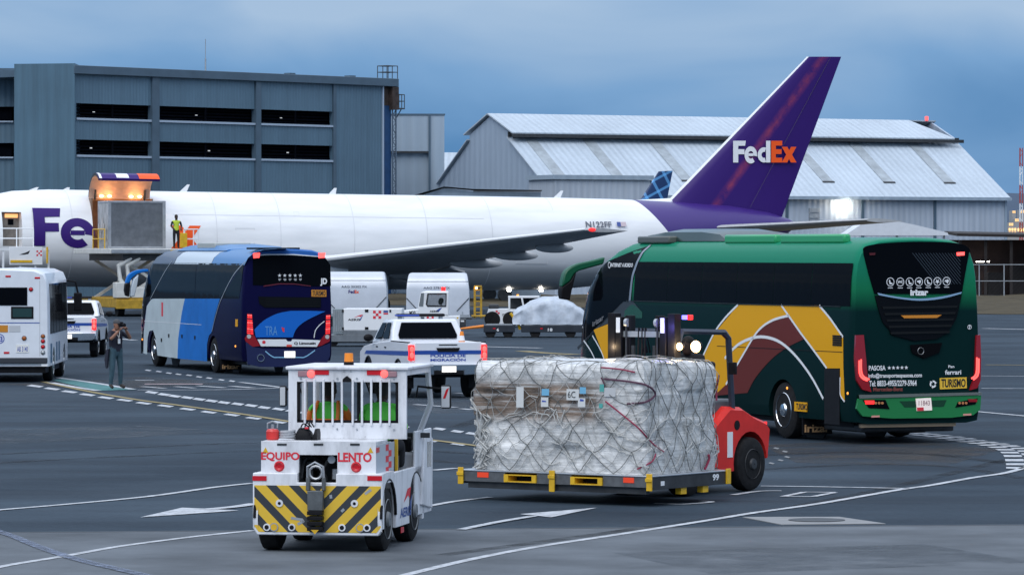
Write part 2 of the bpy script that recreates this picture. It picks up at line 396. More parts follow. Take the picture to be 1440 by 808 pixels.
gline([(-30,740),(10,751),(60,771),(110,787),(200,808),(240,818)], .09, M_PAINTF, z=.014); gline([(-30,736),(14,750),(66,770),(118,786),(212,808),(250,818)], .07, M_PAINTF, z=.0142)
# lane arrows
gpoly([(197,726.5),(256,713),(290,714.5),(336,717)], z=.0102); gline([(286,715.6),(330,711.5),(360,707)], .20, z=.0145)
gpoly([(840,713),(775,726.5),(757,724.5),(731,722)], z=.0102); gline([(648,743.5),(700,733),(750,724.6)], .13, z=.0145)
# painted bay number
gline([(1031,695),(1067,689.8),(1099,689.2)], .12); [gline(list(q), .10) for q in (((1101,697.2),(1131,691.1)),((1131,690.9),(1175,691.4)),((1174,691.6),(1144,697.2)),((1145,697.4),(1101,697.2)))]
gline([(920,707),(960,708),(1000,705),(985,703.5)], .10)
# dashes across the apron
def dash(cx, cy, L_, hgt, slope, m=None, z=.010):
    dy = slope*L_/2
    gpoly([(cx-L_/2, cy-dy+hgt*.15), (cx-L_/2+L_*.28, cy-dy-hgt/2), (cx+L_/2, cy+dy-hgt*.15), (cx+L_/2-L_*.28, cy+dy+hgt/2)], m, z, 'painted_dash')
z2 = zoomed(200, 500, 6); z1 = zoomed(0, 500, 2.622); z3 = zoomed(560, 520, 3.37)
for x, y in [z2(*q) for q in ((80,307),(185,325),(275,339),(380,351),(480,365),(585,379),(690,393),(805,405),(920,418),(1030,435),(1150,448),(1262,464),(1375,480),(1490,495),(1605,512),(1720,528),(1840,545),(1960,562),(2080,580),(2200,598))]+[z3(*q) for q in ((195,278),(280,290),(350,300))]:
    dash(x, y, 20, 3.6, .04)
for x, y in [z1(*q) for q in ((130,111),(192,121),(256,132),(322,143),(390,154),(460,163),(530,174),(610,184),(692,196),(770,207),(855,217),(935,229))]+[(392,593),(425,598),(459,602),(494,606),(530,611),(568,615),(606,619),(645,624)]:
    dash(x, y, 25, 2.6, .06)
for x, y in [z2(*q) for q in ((50,122),(140,132),(225,145),(305,155),(395,163),(480,177),(565,187),(668,202),(758,212))]: dash(x, y, 10, 1.8, .05)
gline([z2(830,222), z2(1000,243), z2(1180,266)], .16); gline([z2(-40,287), z2(600,285), z2(1180,270)], .16, z=.013)
gline([z2(20,237), z2(510,237)], .42, M_PAINTP); gline([z2(-60,205), z2(100,204)], .32); gline([z2(470,252), z2(700,268)], .18)
gline([z2(750,255), z2(930,268)], .22); gline([z2(280,258), z2(440,271)], .16, z=.0115); gline([z2(0,258), z2(190,273)], .18, z=.0118)
gline([(60,536),(126,550),(190,561),(250,569),(350,583),(420,594),(520,607),(640,622),(700,630)], .17, M_PAINTY, z=.0125)
gpoly([z1(195,90), z1(228,84), z1(500,124), z1(360,128)], M_PAINTG); gline([z1(215,80), z1(360,101), z1(490,123)], .2, z=.0135); gline([z1(188,98), z1(280,115), z1(362,128)], .2, z=.0137)
for q in ([z3(80,162), z3(275,176)], [z3(298,182), z3(350,187)], [z3(165,334), z3(188,334)], [z3(165,473), z3(280,463)], [(660,545),(720,548)], [(1380,528),(1450,528.5)], [(1380,545.5),(1450,546)], [(1340,575),(1450,585)], [(640,552),(690,556)]):
    gline(q, .16)
gline([(1384,461.5),(1450,463)], .5); gline([(1386,512.5),(1450,513)], .28, M_PAINTY); gline([(733,493),(770,496),(812,498)], .5, M_PAINTY); gline([(680,487),(760,489)], .4)
gline([(470,530),(520,536)], .2); gline([(100,470),(190,478)], .3)
# chequered kerb-lane line sweeping round the coach
zr4 = zoomed(1000, 560, 3.273)
arc_pts = smoothpath([G(*zr4(*q)) for q in ((860,150),(905,158),(990,168),(1100,181),(1200,198),(1300,213),(1390,234),(1430,262),(1446,300),(1450,330))], 4)
for i in range(len(arc_pts)-1):
    p, q = arc_pts[i], arc_pts[i+1]; d = (q-p); n_ = Vector((-d.y, d.x, 0)).normalized()
    off = .16 if i % 2 else -.16
    part('painted_dash', M_PAINT, GROUND, lambda B: B.add([p+n_*(off-.15)+Vector((0,0,.01)), q+n_*(off-.15)+Vector((0,0,.01)), q+n_*(off+.15)+Vector((0,0,.01)), p+n_*(off+.15)+Vector((0,0,.01))], [(0,1,2,3)]), smooth=0)
for q in ((300,228),(340,243),(350,268),(320,283),(278,297)): dash(*zr4(*q), 9, 2.2, .08, mat('faded_paint', (.2,.21,.22), .8))
# rubber marks, oil drips and old patches on the asphalt
def stain(name, col, lo, hi, sc):
    m = bpy.data.materials.new(name); m.use_nodes = True; t, b = tree(m); N = t.nodes.new; Lk = t.links.new
    co = N('ShaderNodeTexCoord'); n = N('ShaderNodeTexNoise'); n.inputs['Scale'].default_value = sc; n.inputs['Detail'].default_value = 6; n.inputs['Roughness'].default_value = .7; Lk(co.outputs['Object'], n.inputs['Vector'])
    r = N('ShaderNodeMapRange'); r.inputs[1].default_value = lo; r.inputs[2].default_value = hi; r.inputs[4].default_value = .75; Lk(n.outputs[0], r.inputs[0]); Lk(r.outputs[0], b.inputs['Alpha'])
    b.inputs['Base Color'].default_value = (*col, 1); b.inputs['Roughness'].default_value = .7; b.inputs['Specular IOR Level'].default_value = .2; return m
M_RUBM = stain('rubber_mark', (.012,.014,.017), .36, .72, 1.2); M_PATCH = stain('asphalt_patch', (.085,.10,.118), .40, .70, .8); M_BRN = stain('dusty_patch', (.075,.066,.060), .40, .70, .5)
for pts, w in (([(-40,640),(200,628),(420,622),(700,640)], .26), ([(-40,652),(200,640),(420,634),(700,655)], .26), ([(620,780),(900,742),(1180,700),(1440,640)], .24), ([(1060,640),(1200,635),(1330,640),(1440,655)], .3), ([(1060,660),(1200,653),(1330,655),(1440,672)], .28), ([(640,600),(760,560),(830,530)], .3)):
    gline(pts, w, M_RUBM, z=.0055, name='tyre_mark')
gpoly([(-20,604),(200,598),(330,606),(120,618),(-20,625)], M_PATCH, .0045, 'asphalt_patch'); gpoly([(1070,625),(1250,618),(1420,628),(1330,655),(1120,650)], M_BRN, .0048, 'asphalt_patch'); gpoly([(560,560),(760,556),(800,575),(600,582)], M_PATCH, .0046, 'asphalt_patch'); gpoly([(0,540),(200,530),(340,538),(150,548)], M_BRN, .0047, 'asphalt_patch'); gpoly([(860,776),(1300,764),(1460,790),(1000,806)], M_PATCH, .0076, 'asphalt_patch')
for pts in ([(-20,seam(-20)),(700,seam(700)),(1460,seam(1460))],): gline(pts, .05, M_DARKM, z=.0078, smooth=False, name='expansion_joint')
# inspection cover
zc = [zr4(*q) for q in ((145,548),(590,547),(803,578),(322,582))]
cv = [G(*q) for q in zc]
mh = thing('inspection_cover', 'pale square concrete surround with dark round manhole lid in the asphalt', 'manhole')
part('surround', mat('pale_concrete', (.23, .235, .24), .8, var=.15, vscale=4), mh, lambda B: B.slab([p+Vector((0,0,.002)) for p in cv], (0,0,.010)), smooth=0)
c0 = sum(cv, Vector())/4
part('lid', M_DARKM, mh, lambda B: B.cyl(c0+Vector((.06,0,.012)), c0+Vector((.06,0,.020)), .36, n=28))
# grass verge behind the apron
M_GRASS = mat('dry_grass', (.075, .062, .040), .9, spec=.1, var=.45, vscale=.6, bump=1., bscale=3)
def verge(B):
    nx, ny = 90, 8
    vs = []
    for j in range(ny+1):
        for i in range(nx+1):
            px = -300+2100*i/nx; d0 = 285-60*min(1, max(0, px/1400)); d = d0+(316-d0)*j/ny
            z = .02 if j == 0 else .10+.16*noise.noise((px*.05, d*.4, 0))
            vs.append(((px-CX)/F*d, d, max(z, .01)))
    B.add(vs, [(j*(nx+1)+i, j*(nx+1)+i+1, (j+1)*(nx+1)+i+1, (j+1)*(nx+1)+i) for j in range(ny) for i in range(nx)])
tag(part('grass_verge', M_GRASS, None, verge), kind='structure')
# far hills with the town
M_HILL = mat('far_hill', (.035, .06, .10), .9, var=.3, vscale=.004)
def hill(B):
    vs = []; n = 120
    for i in range(n+1):
        x = -2200+5200*i/n; h = 30+22*noise.noise((x*.0016, 1.2, 0))+8*noise.noise((x*.008, 3, 0))
        vs += [(x, 2600, -2), (x, 2900, max(12, h)), (x, 3300, -2)]
    B.add(vs, [(3*i, 3*i+3, 3*i+4, 3*i+1) for i in range(n)]+[(3*i+1, 3*i+4, 3*i+5, 3*i+2) for i in range(n)])
tag(part('hills', M_HILL, None, hill), kind='structure')
M_TOWN = mat('town_wall', (.35, .34, .33), .8); M_TLIT = mat('lit_town_window', (.8, .5, .2), .5, emit=(1, .6, .25), estr=1.3)
for k, (px, py, w, h_) in enumerate(((1424,332,13,13),(1436,333,12,14),(1422,318,7,5),(1430,312,6,5),(1438,300,6,5),(1426,300,5,4))):
    d = 900+60*k; p = P(px, py, d); s_ = d/F
    t = thing('town_building', ['long lit town building low behind the dark shed', 'lit town block at the picture edge behind the shed', 'small pale house on the far hillside', 'small house higher on the far hillside', 'house on far hill beside the striped mast', 'topmost small house on the far hillside'][k], 'building')
    t.location = (p.x, p.y, 0)
    part('wall', M_TOWN, t, lambda B: B.box(-w/2*s_, w/2*s_, 0, 8, 0, p.z+h_*s_))
    for i in range(3):
        for j in range(2):
            part('window', M_TLIT, t, lambda B: B.box((-.42+.3*i)*w*s_, (-.42+.3*i+.2)*w*s_, -.1, -.02, p.z+h_*s_*(.15+.42*j), p.z+h_*s_*(.45+.42*j)))

# ================================================================ blue-grey hangar (left)
FA, FB = P(105, 350, 300), P(537, 350, 322.8)
hd = math.degrees(math.atan2(FB.y-FA.y, FB.x-FA.x)); FRH = Fr(FA.x, FA.y, hd)
hang = thing('freight_hangar', 'large blue-grey ribbed hangar with two rows of open dark window bands', 'hangar', FRH)
M_BG = corrugated('blue_grey_sheet', (.100, .178, .245), .30, 0, .55, .06, depth=.012, streak=.22)
M_BGF = mat('blue_grey_trim', (.075, .12, .165), .5, var=.12, vscale=.8)
M_INT = mat('dark_interior', (.004, .005, .007), .9, ior=1.05)
M_LOUV = mat('dark_louvre', (.004, .005, .008), .9, var=.3, ior=1.05)
M_SILL = mat('aluminium_sill', (.42, .50, .60), .4, .2)
def hx(px, py): q = FRH.at(px, py, 1, 0); return q.x, q.z
HL = hx(537, 113)[0]; HT = hx(105, 95)[1]
cols = [hx(107,0)[0], hx(212,0)[0], hx(222,0)[0], hx(358,0)[0], hx(365,0)[0], hx(468,0)[0]]
w2b, w2t = hx(107,220)[1], hx(107,196)[1]; w1b, w1t = hx(107,168)[1], hx(107,145)[1]
D = .35
for z0, z1_ in ((0, w2b), (w2t, w1b), (w1t, HT)):
    for c in range(3):
        part('wall_panel', M_BG, hang, lambda B: B.box(cols[2*c], cols[2*c+1], 0, D, z0, z1_))
part('wall_panel', M_BG, hang, lambda B: B.box(cols[5], HL, .0, D, 0, HT))
part('wall_panel', M_BG, hang, lambda B: B.box(-.02, cols[0], .0, D, 0, HT))
for c in (1, 3): part('pilaster', M_BGF, hang, lambda B: B.box(cols[c], cols[c+1], -.18, .30, 0, HT-.02))
part('pilaster', M_BGF, hang, lambda B: B.box(cols[5]-.06, cols[5]+.22, -.16, -.003, 0, HT-.02))
part('parapet', M_BGF, hang, lambda B: B.box(-.3, HL+1.5, -.35, 1.2, HT-.45, HT+.15), .03)
part('roof', M_BGF, hang, lambda B: B.box(-.3, HL+1.0, 1.21, 24, HT-.5, HT-.05))
part('end_wall', M_BG, hang, lambda B: B.box(HL+1.1, HL+1.3, .4, 24, 0, HT-.52))
part('interior', M_INT, hang, lambda B: B.box(.2, HL, 2.2, 2.4, 0, HT-.55))
for zb, zt in ((w2b, w2t), (w1b, w1t)):
    for c in range(3):
        x0, x1 = cols[2*c]+.01, cols[2*c+1]-.01
        wn = part('window_band', M_LOUV, hang, lambda B: [B.box(x0, x1, .30+.05*k, .36+.05*k, zb+.2+(zt-zb)*k/5, zb+.32+(zt-zb)*k/5) for k in range(5)])
        part('sill', M_SILL, wn, lambda B: B.box(x0, x1, -.12, .28, zb-.02, zb+.13))
        for k in range(1 if (c == 0 or random.random() < .25) else 0):
            xx = random.uniform(x0+.4, x1-.4); part('ceiling_lamp', mat('lit_hall_lamp', (.8,.8,.8), .4, emit=(.9,.95,1), estr=.6), wn, lambda B: B.box(xx, xx+.14, 1.2, 1.3, zt-.58, zt-.51))
        part('mullion', M_LOUV, wn, lambda B: B.box((x0+x1)/2-.06, (x0+x1)/2+.06, .1, .2, zb+.14, zt))
# stair tower at the left of the hangar, flat to the apron
T0, T1 = P(20, 95, 300.6), P(105, 93, 299.6)
fx = FRH.I
q0, q1 = fx @ T0, fx @ T1
def towerblk(B):
    back = fx.to_3x3() @ Vector((0, 12, 0))
    B.slab([Vector((q0.x, q0.y, 0)), Vector((q1.x, q1.y, 0)), Vector((q1.x, q1.y, 0))+back, Vector((q0.x, q0.y, 0))+back], (0, 0, q0.z+.25))
part('tower_block', corrugated('blue_grey_sheet_fine', (.078, .158, .222), .40, 0, .55, .08, depth=.016, streak=.25), hang, towerblk)
def wing_wall(px0, px1, py0, py1, d, th, B):
    A_, C_ = fx @ P(px0, py1, d), fx @ P(px1, py1, d); zt = (fx @ P(px0, py0, d)).z; back = fx.to_3x3() @ Vector((0, th, 0))
    B.slab([A_, C_, C_+back, A_+back], (0, 0, zt-A_.z))
for y0, y1 in ((101, 150), (172.5, 201), (223, 415)): part('wall_panel', M_BG, hang, lambda B: wing_wall(-160, 19.5, y0, y1, 308, .4, B))
part('parapet', M_BGF, hang, lambda B: wing_wall(-160, 19.5, 96, 100.5, 307.4, 1, B))
part('interior', M_INT, hang, lambda B: wing_wall(-160, 19.5, 102, 400, 310, .2, B))
for y0, y1 in ((150, 172.5), (201, 223)):
    wn = part('window_band', M_LOUV, hang, lambda B: wing_wall(-30, 16.5, y0+.5, y1-3, 308.5, .1, B)); part('sill', M_SILL, wn, lambda B: wing_wall(-30, 18.5, y1-2.6, y1-.4, 307.8, .3, B))
# hangar end: blue strip, ladder cage, roof platform
x540, x556, x562 = HL+.12, HL+1.02, HL+1.30
part('corner_trim', M_SILL, hang, lambda B: B.box(HL+.003, HL+.14, -.1, .3, 0, HT-.46))
part('door_track', mat('deep_blue_sheet', (.012, .055, .15), .45, var=.2, vscale=2), hang, lambda B: B.box(HL+.15, HL+1.05, .05, .35, 0, HT-1.9))
part('track_housing', mat('rusty_dark_steel', (.05, .035, .03), .8, var=.5, vscale=3), hang, lambda B: [B.box(HL+.15, HL+.85, .1, .3, HT-1.89, HT-.46), B.box(HL+.86, HL+1.55, -.3, .4, HT-2.2, HT-.46)])
def ladder(B):
    x0, x1 = HL+1.07, HL+1.45
    for x in (x0, x1): B.box(x-.04, x+.04, -.12, -.04, 0, HT-2.2)
    n = 30; st = (HT-2.2)/n
    for k in range(n):
        z = k*st; B.cyl((x0 if k % 2 else x1, -.08, z), (x1 if k % 2 else x0, -.08, z+st), .035, n=5); B.cyl((x0, -.08, z), (x1, -.08, z), .03, n=5)
part('ladder', mat('grey_lattice', (.10, .14, .19), .6), hang, ladder)
def rail(B, x0, x1, y0, y1, z0, h):
    for x in (x0, (x0+x1)/2, x1):
        for y in (y0, y1): B.cyl((x, y, z0), (x, y, z0+h), .035, n=5)
    for z in (z0+h*.5, z0+h):
        B.tube([(x0,y0,z),(x1,y0,z),(x1,y1,z),(x0,y1,z),(x0,y0,z)], .035, 5)
M_RAIL = mat('dark_railing', (.05, .06, .07), .6)
part('roof_railing', M_RAIL, hang, lambda B: rail(B, HL+.35, HL+1.5, -.2, .8, HT+.16, .95))
part('landing', M_RAIL, hang, lambda B: (B.box(HL+1.56, HL+2.2, -.3, .5, HT-2.15, HT-2.05), rail(B, HL+1.6, HL+2.2, -.25, .45, HT-2.04, 1.0), B.cyl((HL+1.5, 0, HT-2.9), (HL+2.1, 0, HT-2.15), .04, n=5)))
for x in (hx(410,0)[0], hx(495,0)[0]): part('roof_vent', M_BGF, hang, lambda B: B.box(x, x+.6, .2, .8, HT+.16, HT+.28))
am = P(289, 55, 330); t = thing('radio_mast', 'thin radio mast rising behind the blue-grey hangar roof', 'mast'); t.location = (am.x, am.y, 0)
part('pole', M_STEEL, t, lambda B: B.cyl((0,0,0), (0,0,am.z-1.5), .06, n=6)); part('aerial', M_STEEL, t, lambda B: B.cyl((0,0,am.z-1.5), (0,0,am.z), .03, n=5))

# ================================================================ grey annexe, far roof, low shed
M_LG = corrugated('light_grey_sheet', (.32, .40, .48), .9, 0, .5, .06, depth=.02, streak=.1)
s_ = 335/F; FRa = Fr((562-CX)*s_, 335, 4)
an = thing('grey_annexe', 'plain pale grey block with recessed door beside the hangar ladder', 'building', FRa)
zt = P(0, 162, 335).z; wx = 63*s_
part('wall', M_LG, an, lambda B: [B.box(-2, wx*.66, 0, 8, P(0,213,335).z, zt), B.box(wx*.66, wx, 0, 8, 0, zt), B.box(-2, wx*.655, .35, 8, 0, P(0,213.5,335).z)])
part('coping', M_BGF, an, lambda B: B.box(-2, wx+.06, -.06, 8, zt, zt+.12)); part('pilaster', M_BGF, an, lambda B: B.box(wx*.645, wx*.69, -.1, -.004, 0, zt-.01))
part('door_head', M_DARKM, an, lambda B: B.box(-2, wx*.645, -.04, .3, P(0,215,335).z, P(0,212.5,335).z))
M_WR = corrugated('white_roof_sheet', (.46, .53, .60), .55, 0, .5, .09, depth=.018, streak=.16)
s_ = 400/F; fr_ = Fr((600-CX)*s_, 400, 0)
fb = thing('distant_white_shed', 'distant white low-pitched shed roof showing between annexe and white hangar', 'building', fr_)
part('roof', M_WR, fb, lambda B: B.prism([(0,P(0,268,400).z),(5,P(0,213,400).z),(10,P(0,211,400).z),(10,P(0,215,400).z)], 0, 0, 12))
part('wall', M_LG, fb, lambda B: B.box(0, 12, .3, 9.5, 0, P(0,268,400).z-.02))
part('roof_vent', M_STEEL, fb, lambda B: [B.box(x, x+.9, 2.2, 2.8, P(0,244,400).z, P(0,238,400).z) for x in (2.1, 3.4)])
s_ = 292/F; fr_ = Fr((598-CX)*s_, 292, 0)
ls = thing('low_shed', 'low grey-roofed shed in front of the white hangar gable', 'building', fr_)
zz = lambda y: P(0, y, 292).z
part('roof', mat('grey_felt_roof', (.22, .24, .26), .8, var=.2), ls, lambda B: B.add([(-1,-1,zz(276)),(1.3,-1,zz(262.5)),(3.3,-1,zz(266)),(8,-1,zz(267.5)),(-1,7,zz(276)),(1.3,7,zz(262.5)),(3.3,7,zz(266)),(8,7,zz(267.5))], [(0,1,5,4),(1,2,6,5),(2,3,7,6)]), smooth=0)
part('fascia', M_DARKM, ls, lambda B: B.box(3.3, 7.9, -1.1, -.95, zz(270), zz(268.3)))
part('wall', M_LG, ls, lambda B: B.prism([(-.6,0),(7.9,0),(7.9,zz(270.5)),(3.2,zz(269.5)),(1.3,zz(264.5)),(-.6,zz(277))], 1, -.4, 6))

# ================================================================ white hangar
yaw = 27; O_ = P(778, 350, 318); FRW = Fr(O_.x, O_.y, yaw)
wh = thing('white_hangar', 'long white metal hangar with raised ridge roof and grey skylight strips', 'hangar', FRW)
LW, HW, ZE = 40.2, 10.5, 7.5
ZM, ZC, ZR = 11.75, 12.25, 13.75
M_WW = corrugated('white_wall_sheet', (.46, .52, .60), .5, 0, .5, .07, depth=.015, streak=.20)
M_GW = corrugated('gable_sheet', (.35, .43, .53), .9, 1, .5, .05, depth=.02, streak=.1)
M_SKY = mat('skylight_sheet', (.30, .34, .37), .4, var=.25, vscale=1.5)
bays = [0, 6.6, 13.4, 20.2, 27, 33.6, LW]
for i in range(6):
    part('wall_panel', M_WW, wh, lambda B: B.box(bays[i]+.12, bays[i+1]-.12, 0, .3, 0, ZE))
    part('column', M_BGF if i else M_LG, wh, lambda B: B.box(bays[i]-.115, bays[i]+.115, -.08, .3, 0, ZE-.01))
part('column', M_LG, wh, lambda B: B.box(LW-.115, LW+.1, -.08, .3, 0, ZE-.01))
for s in (0, 1):
    X0, X1 = (0, .2) if s == 0 else (LW-.2, LW)
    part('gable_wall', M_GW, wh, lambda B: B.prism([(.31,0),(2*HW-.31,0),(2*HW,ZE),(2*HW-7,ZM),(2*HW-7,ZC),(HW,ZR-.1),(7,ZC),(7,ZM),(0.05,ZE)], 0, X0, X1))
part('rear_wall', M_WW, wh, lambda B: B.box(.3, LW-.3, 2*HW-.3, 2*HW, 0, ZE))
nsh = 14
for k in range(nsh):      # roof sheets, each its own run
    x0, x1 = -.25+(LW+.5)*k/nsh, -.25+(LW+.5)*(k+1)/nsh
    part('roof_sheet', M_WR, wh, lambda B: B.slab([(x0+.01,-.35,ZE-.10),(x1-.01,-.35,ZE-.10),(x1-.01,7.2,ZM+.12),(x0+.01,7.2,ZM+.12)], (0,0,.10)), smooth=0)
    part('ridge_sheet', M_WR, wh, lambda B: B.slab([(x0+.01,6.3,ZC-.05),(x1-.01-(.9 if k == nsh-1 else 0),6.3,ZC-.05),(x1-.01-(2.6 if k == nsh-1 else 0),HW,ZR),(x0+.01,HW,ZR)], (0,0,.10)), smooth=0)
part('rear_roof', M_WR, wh, lambda B: [B.slab([(-.25,2*HW+.3,ZE-.1),(LW+.25,2*HW+.3,ZE-.1),(LW+.25,2*HW-7,ZM+.1),(-.25,2*HW-7,ZM+.1)], (0,0,.1)), B.slab([(-.25,2*HW-6.4,ZC),(LW+.25,2*HW-6.4,ZC),(LW+.25,HW+.01,ZR),(-.25,HW+.01,ZR)], (0,0,.1))], smooth=0)
part('clerestory', M_DARKM, wh, lambda B: [B.box(-.2, LW+.2, 7.0, 7.1, ZM+.2, ZC+.1), B.box(-.2, LW+.2, 6.28, 6.42, ZC-.32, ZC-.06)])
part('gutter', M_LG, wh, lambda B: B.box(-.25, LW+.25, -.55, -.36, ZE-.25, ZE+.0))
def wx_(px, yy, zz_):   # position along the hangar of the roof point that shows at px
    best = 0
    for i in range(900):
        x = i*LW/900; w = FRW.M @ Vector((x, yy, zz_)); p = CX+F*w.x/w.y
        if p < px: best = x
    return best
sl_ = (ZM+.12-ZE+.1)/7.55
for px in (741, 822, 915, 1040, 1111, 1196, 1280):
    x = wx_(px, 6.6, 11.7); f = lambda y: ZE-.10+(y+.35)*sl_+.115
    sk = part('skylight', M_SKY, wh, lambda B: B.slab([(x,1.6,f(1.6)),(x+.95,1.6,f(1.6)),(x+.95,6.9,f(6.9)),(x,6.9,f(6.9))], (0,0,.03)), smooth=0)
    part('flashing', M_DARKM, sk, lambda B: B.slab([(x-.05,1.45,f(1.45)),(x+1.0,1.45,f(1.45)),(x+1.0,1.59,f(1.59)),(x-.05,1.59,f(1.59))], (0,0,.06)), smooth=0)
# box bay on the front of the white hangar
part('box_bay', M_WW, wh, lambda B: B.box(-.5, 7.6, -1.2, 3.0, 0, 8.6)); part('box_bay_gutter', M_LG, wh, lambda B: B.box(-.7, 7.8, -1.4, 3.2, 8.62, 8.95)); part('downpipe', M_BGF, wh, lambda B: B.box(7.62, 7.78, -1.1, -.95, 0, 8.6))
lq = FRW.at(1190, 289, 1, -.5)
fl = part('flood_lamp', M_DARKM, wh, lambda B: B.box(lq.x-.0, lq.x+.16, -.5, -.01, lq.z-.12, lq.z+.12)); part('lens', mat('lit_flood_lens', (.9,.9,.85), .3, emit=(1,.93,.8), estr=30), fl, lambda B: B.lathe([(.0,.30),(-.10,.36),(-.18,.30),(-.22,.01)], (lq.x, -.51, lq.z), 1, 20))
lamp_at('flood_light', wh, (lq.x, -1.1, lq.z-.1), 45, (1, .88, .70), .3)
part('vent', M_STEEL, wh, lambda B: [B.box(wx_(1144,0,6)-.4, wx_(1144,0,6)+.5, -.12, -.01, 5.4+.42*k, 5.75+.42*k) for k in range(3)])
ob = FRW.at(1303, 171, 1, HW); part('obstruction_lamp', M_TAILHOT, wh, lambda B: B.cyl((ob.x, HW, ZR+.1), (ob.x, HW, ZR+.42), .13))
# low white roof glimpsed over the coach
s_ = 290/F; fr_ = Fr((1262-CX)*s_, 290, 0); zz = lambda y: P(0, y, 290).z
lw = thing('low_white_canopy', 'low white sloping canopy roof just above the green coach tail', 'canopy', fr_)
part('roof', mat('white_membrane', (.62,.66,.72), .5, var=.06), lw, lambda B: B.loft([[(-3.6,0,zz(331)),(-2.2,0,zz(312)),(-.5,0,zz(309)),(1.2,0,zz(316)),(3.4,0,zz(327)),(3.5,0,zz(331))], [(-3.6,6,zz(331)),(-2.2,6,zz(312)),(-.5,6,zz(309)),(1.2,6,zz(316)),(3.4,6,zz(327)),(3.5,6,zz(331))]]))
for x in (-3.3, 0, 3.2): part('post', M_STEEL, lw, lambda B: B.box(x-.08, x+.08, .3, .46, 0, zz(331)))
# dark open shed and fence on the right
s_ = 318/F; fr_ = Fr((1362-CX)*s_, 318, 0); zz = lambda y: P(0, y, 318).z
M_DS = mat('dark_shed', (.022, .018, .018), .8, var=.4, vscale=1)
ds = thing('dark_shed', 'long dark open-fronted shed behind the fence at right', 'shed', fr_)
part('roof', M_DS, ds, lambda B: B.slab([(-1,-1.5,zz(332)),(14,-1.5,zz(337)),(14,8,zz(333)),(-1,8,zz(328))], (0,0,.2)))
part('back_wall', mat('shed_brown', (.06,.035,.03), .8, var=.4, vscale=.8), ds, lambda B: B.box(-1, 14, 5, 5.2, 0, zz(337)))
for k in range(8): part('post', M_DS, ds, lambda B: B.box(-.8+1.9*k, -.6+1.9*k, -.8, -.6, 0, zz(338)))
part('tube_lamp', M_WLAMP, ds, lambda B: B.box(.9, 1.9, 3, 3.08, zz(368.5), zz(367.3)))
part('stacked_crates', M_DS, ds, lambda B: [B.box(i*1.7, i*1.7+1.2, 2, 3, 0, 1.2+.5*(i % 3)) for i in range(7)])
s_ = 306/F; fr_ = Fr((1370-CX)*s_, 306, 0); fe = thing('perimeter_fence', 'chain-link perimeter fence on grey posts before the dark shed', 'fence', fr_); zz = lambda y: P(0, y, 306).z
for k in range(7): part('post', M_STEEL, fe, lambda B: B.cyl((-5+1.75*k*1.02, 0, 0), (-5+1.75*k*1.02, 0, zz(371)), .045, n=6))
for y in (372, 395, 417): part('rail', M_STEEL, fe, lambda B: B.cyl((-6, 0, zz(y)), (8, 0, zz(y)), .028, n=5))
part('mesh_wire', M_DARKM, fe, lambda B: [B.add([(-6+.3*k, .0, .1), (-6+.3*k+.012, 0, .1), (-6+.3*k+2.212, 0, zz(372)), (-6+.3*k+2.2, 0, zz(372))], [(0,1,2,3)]) or B.add([(-6+.3*k, .006, zz(372)), (-6+.3*k+.012, .006, zz(372)), (-6+.3*k+2.212, .006, .1), (-6+.3*k+2.2, .006, .1)], [(0,1,2,3)]) for k in range(40)], smooth=0)['kind'] = 'stuff'
am = P(1435.5, 208, 520); t = thing('lattice_mast', 'slender red and white mast at the far right edge', 'mast'); t.location = (am.x, am.y, 0)
nb = 7
for k in range(nb): part('mast_section', M_WHITE if k % 2 else mat('mast_red', (.4,.06,.05), .6), t, lambda B: [B.cyl((.22*math.cos(a), .22*math.sin(a), am.z*k/nb), (.2*math.cos(a), .2*math.sin(a), am.z*(k+1)/nb), .06, n=5) for a in (0, 2.1, 4.2)]+[B.cyl((.22*math.cos(j*2.1), .22*math.sin(j*2.1), am.z*(k+j/4)/nb), (.22*math.cos(j*2.1+2.1), .22*math.sin(j*2.1+2.1), am.z*(k+(j+1)/4)/nb), .04, n=4) for j in range(4)])
# low wall behind the aircraft at left
s_ = 318/F; fr_ = Fr((60-CX)*s_, 318, 0); lwl = thing('boundary_wall', 'low grey boundary wall seen under the aircraft belly at left', 'wall', fr_)
for k in range(12): part('wall_panel', M_LG, lwl, lambda B: B.box(-12+2.6*k+.01, -12+2.6*k+2.59, 0, .25, 0, 1.6))
# ================================================================ freighter aircraft
A_ = P(172, 350, 232.6); FRP = Fr(A_.x, A_.y, 109, 0, .62)
pl = thing('cargo_aircraft', 'white wide-body cargo jet with purple tail and open cargo door', 'aircraft', FRP)
RF, ZF = 2.60, 4.0
ST = [(12.6,.05,.05,3.45),(12.35,.45,.42,3.47),(11.6,1.05,1.0,3.55),(10.3,1.65,1.62,3.68),(8.4,2.2,2.22,3.84),(6.2,2.52,2.55,3.97),(4.2,2.6,2.63,4.0),(0,2.6,2.63,4.0),(-5,2.6,2.63,4.0),(-10,2.6,2.63,4.0),(-16,2.6,2.63,4.0),(-21,2.6,2.63,4.0),(-25,2.58,2.6,4.02),(-29,2.40,2.38,4.20),(-32.5,1.98,1.96,4.52),(-35.5,1.45,1.44,4.90),(-37.8,.88,.88,5.12),(-39.2,.40,.40,5.22),(-39.7,.1,.12,5.25)]
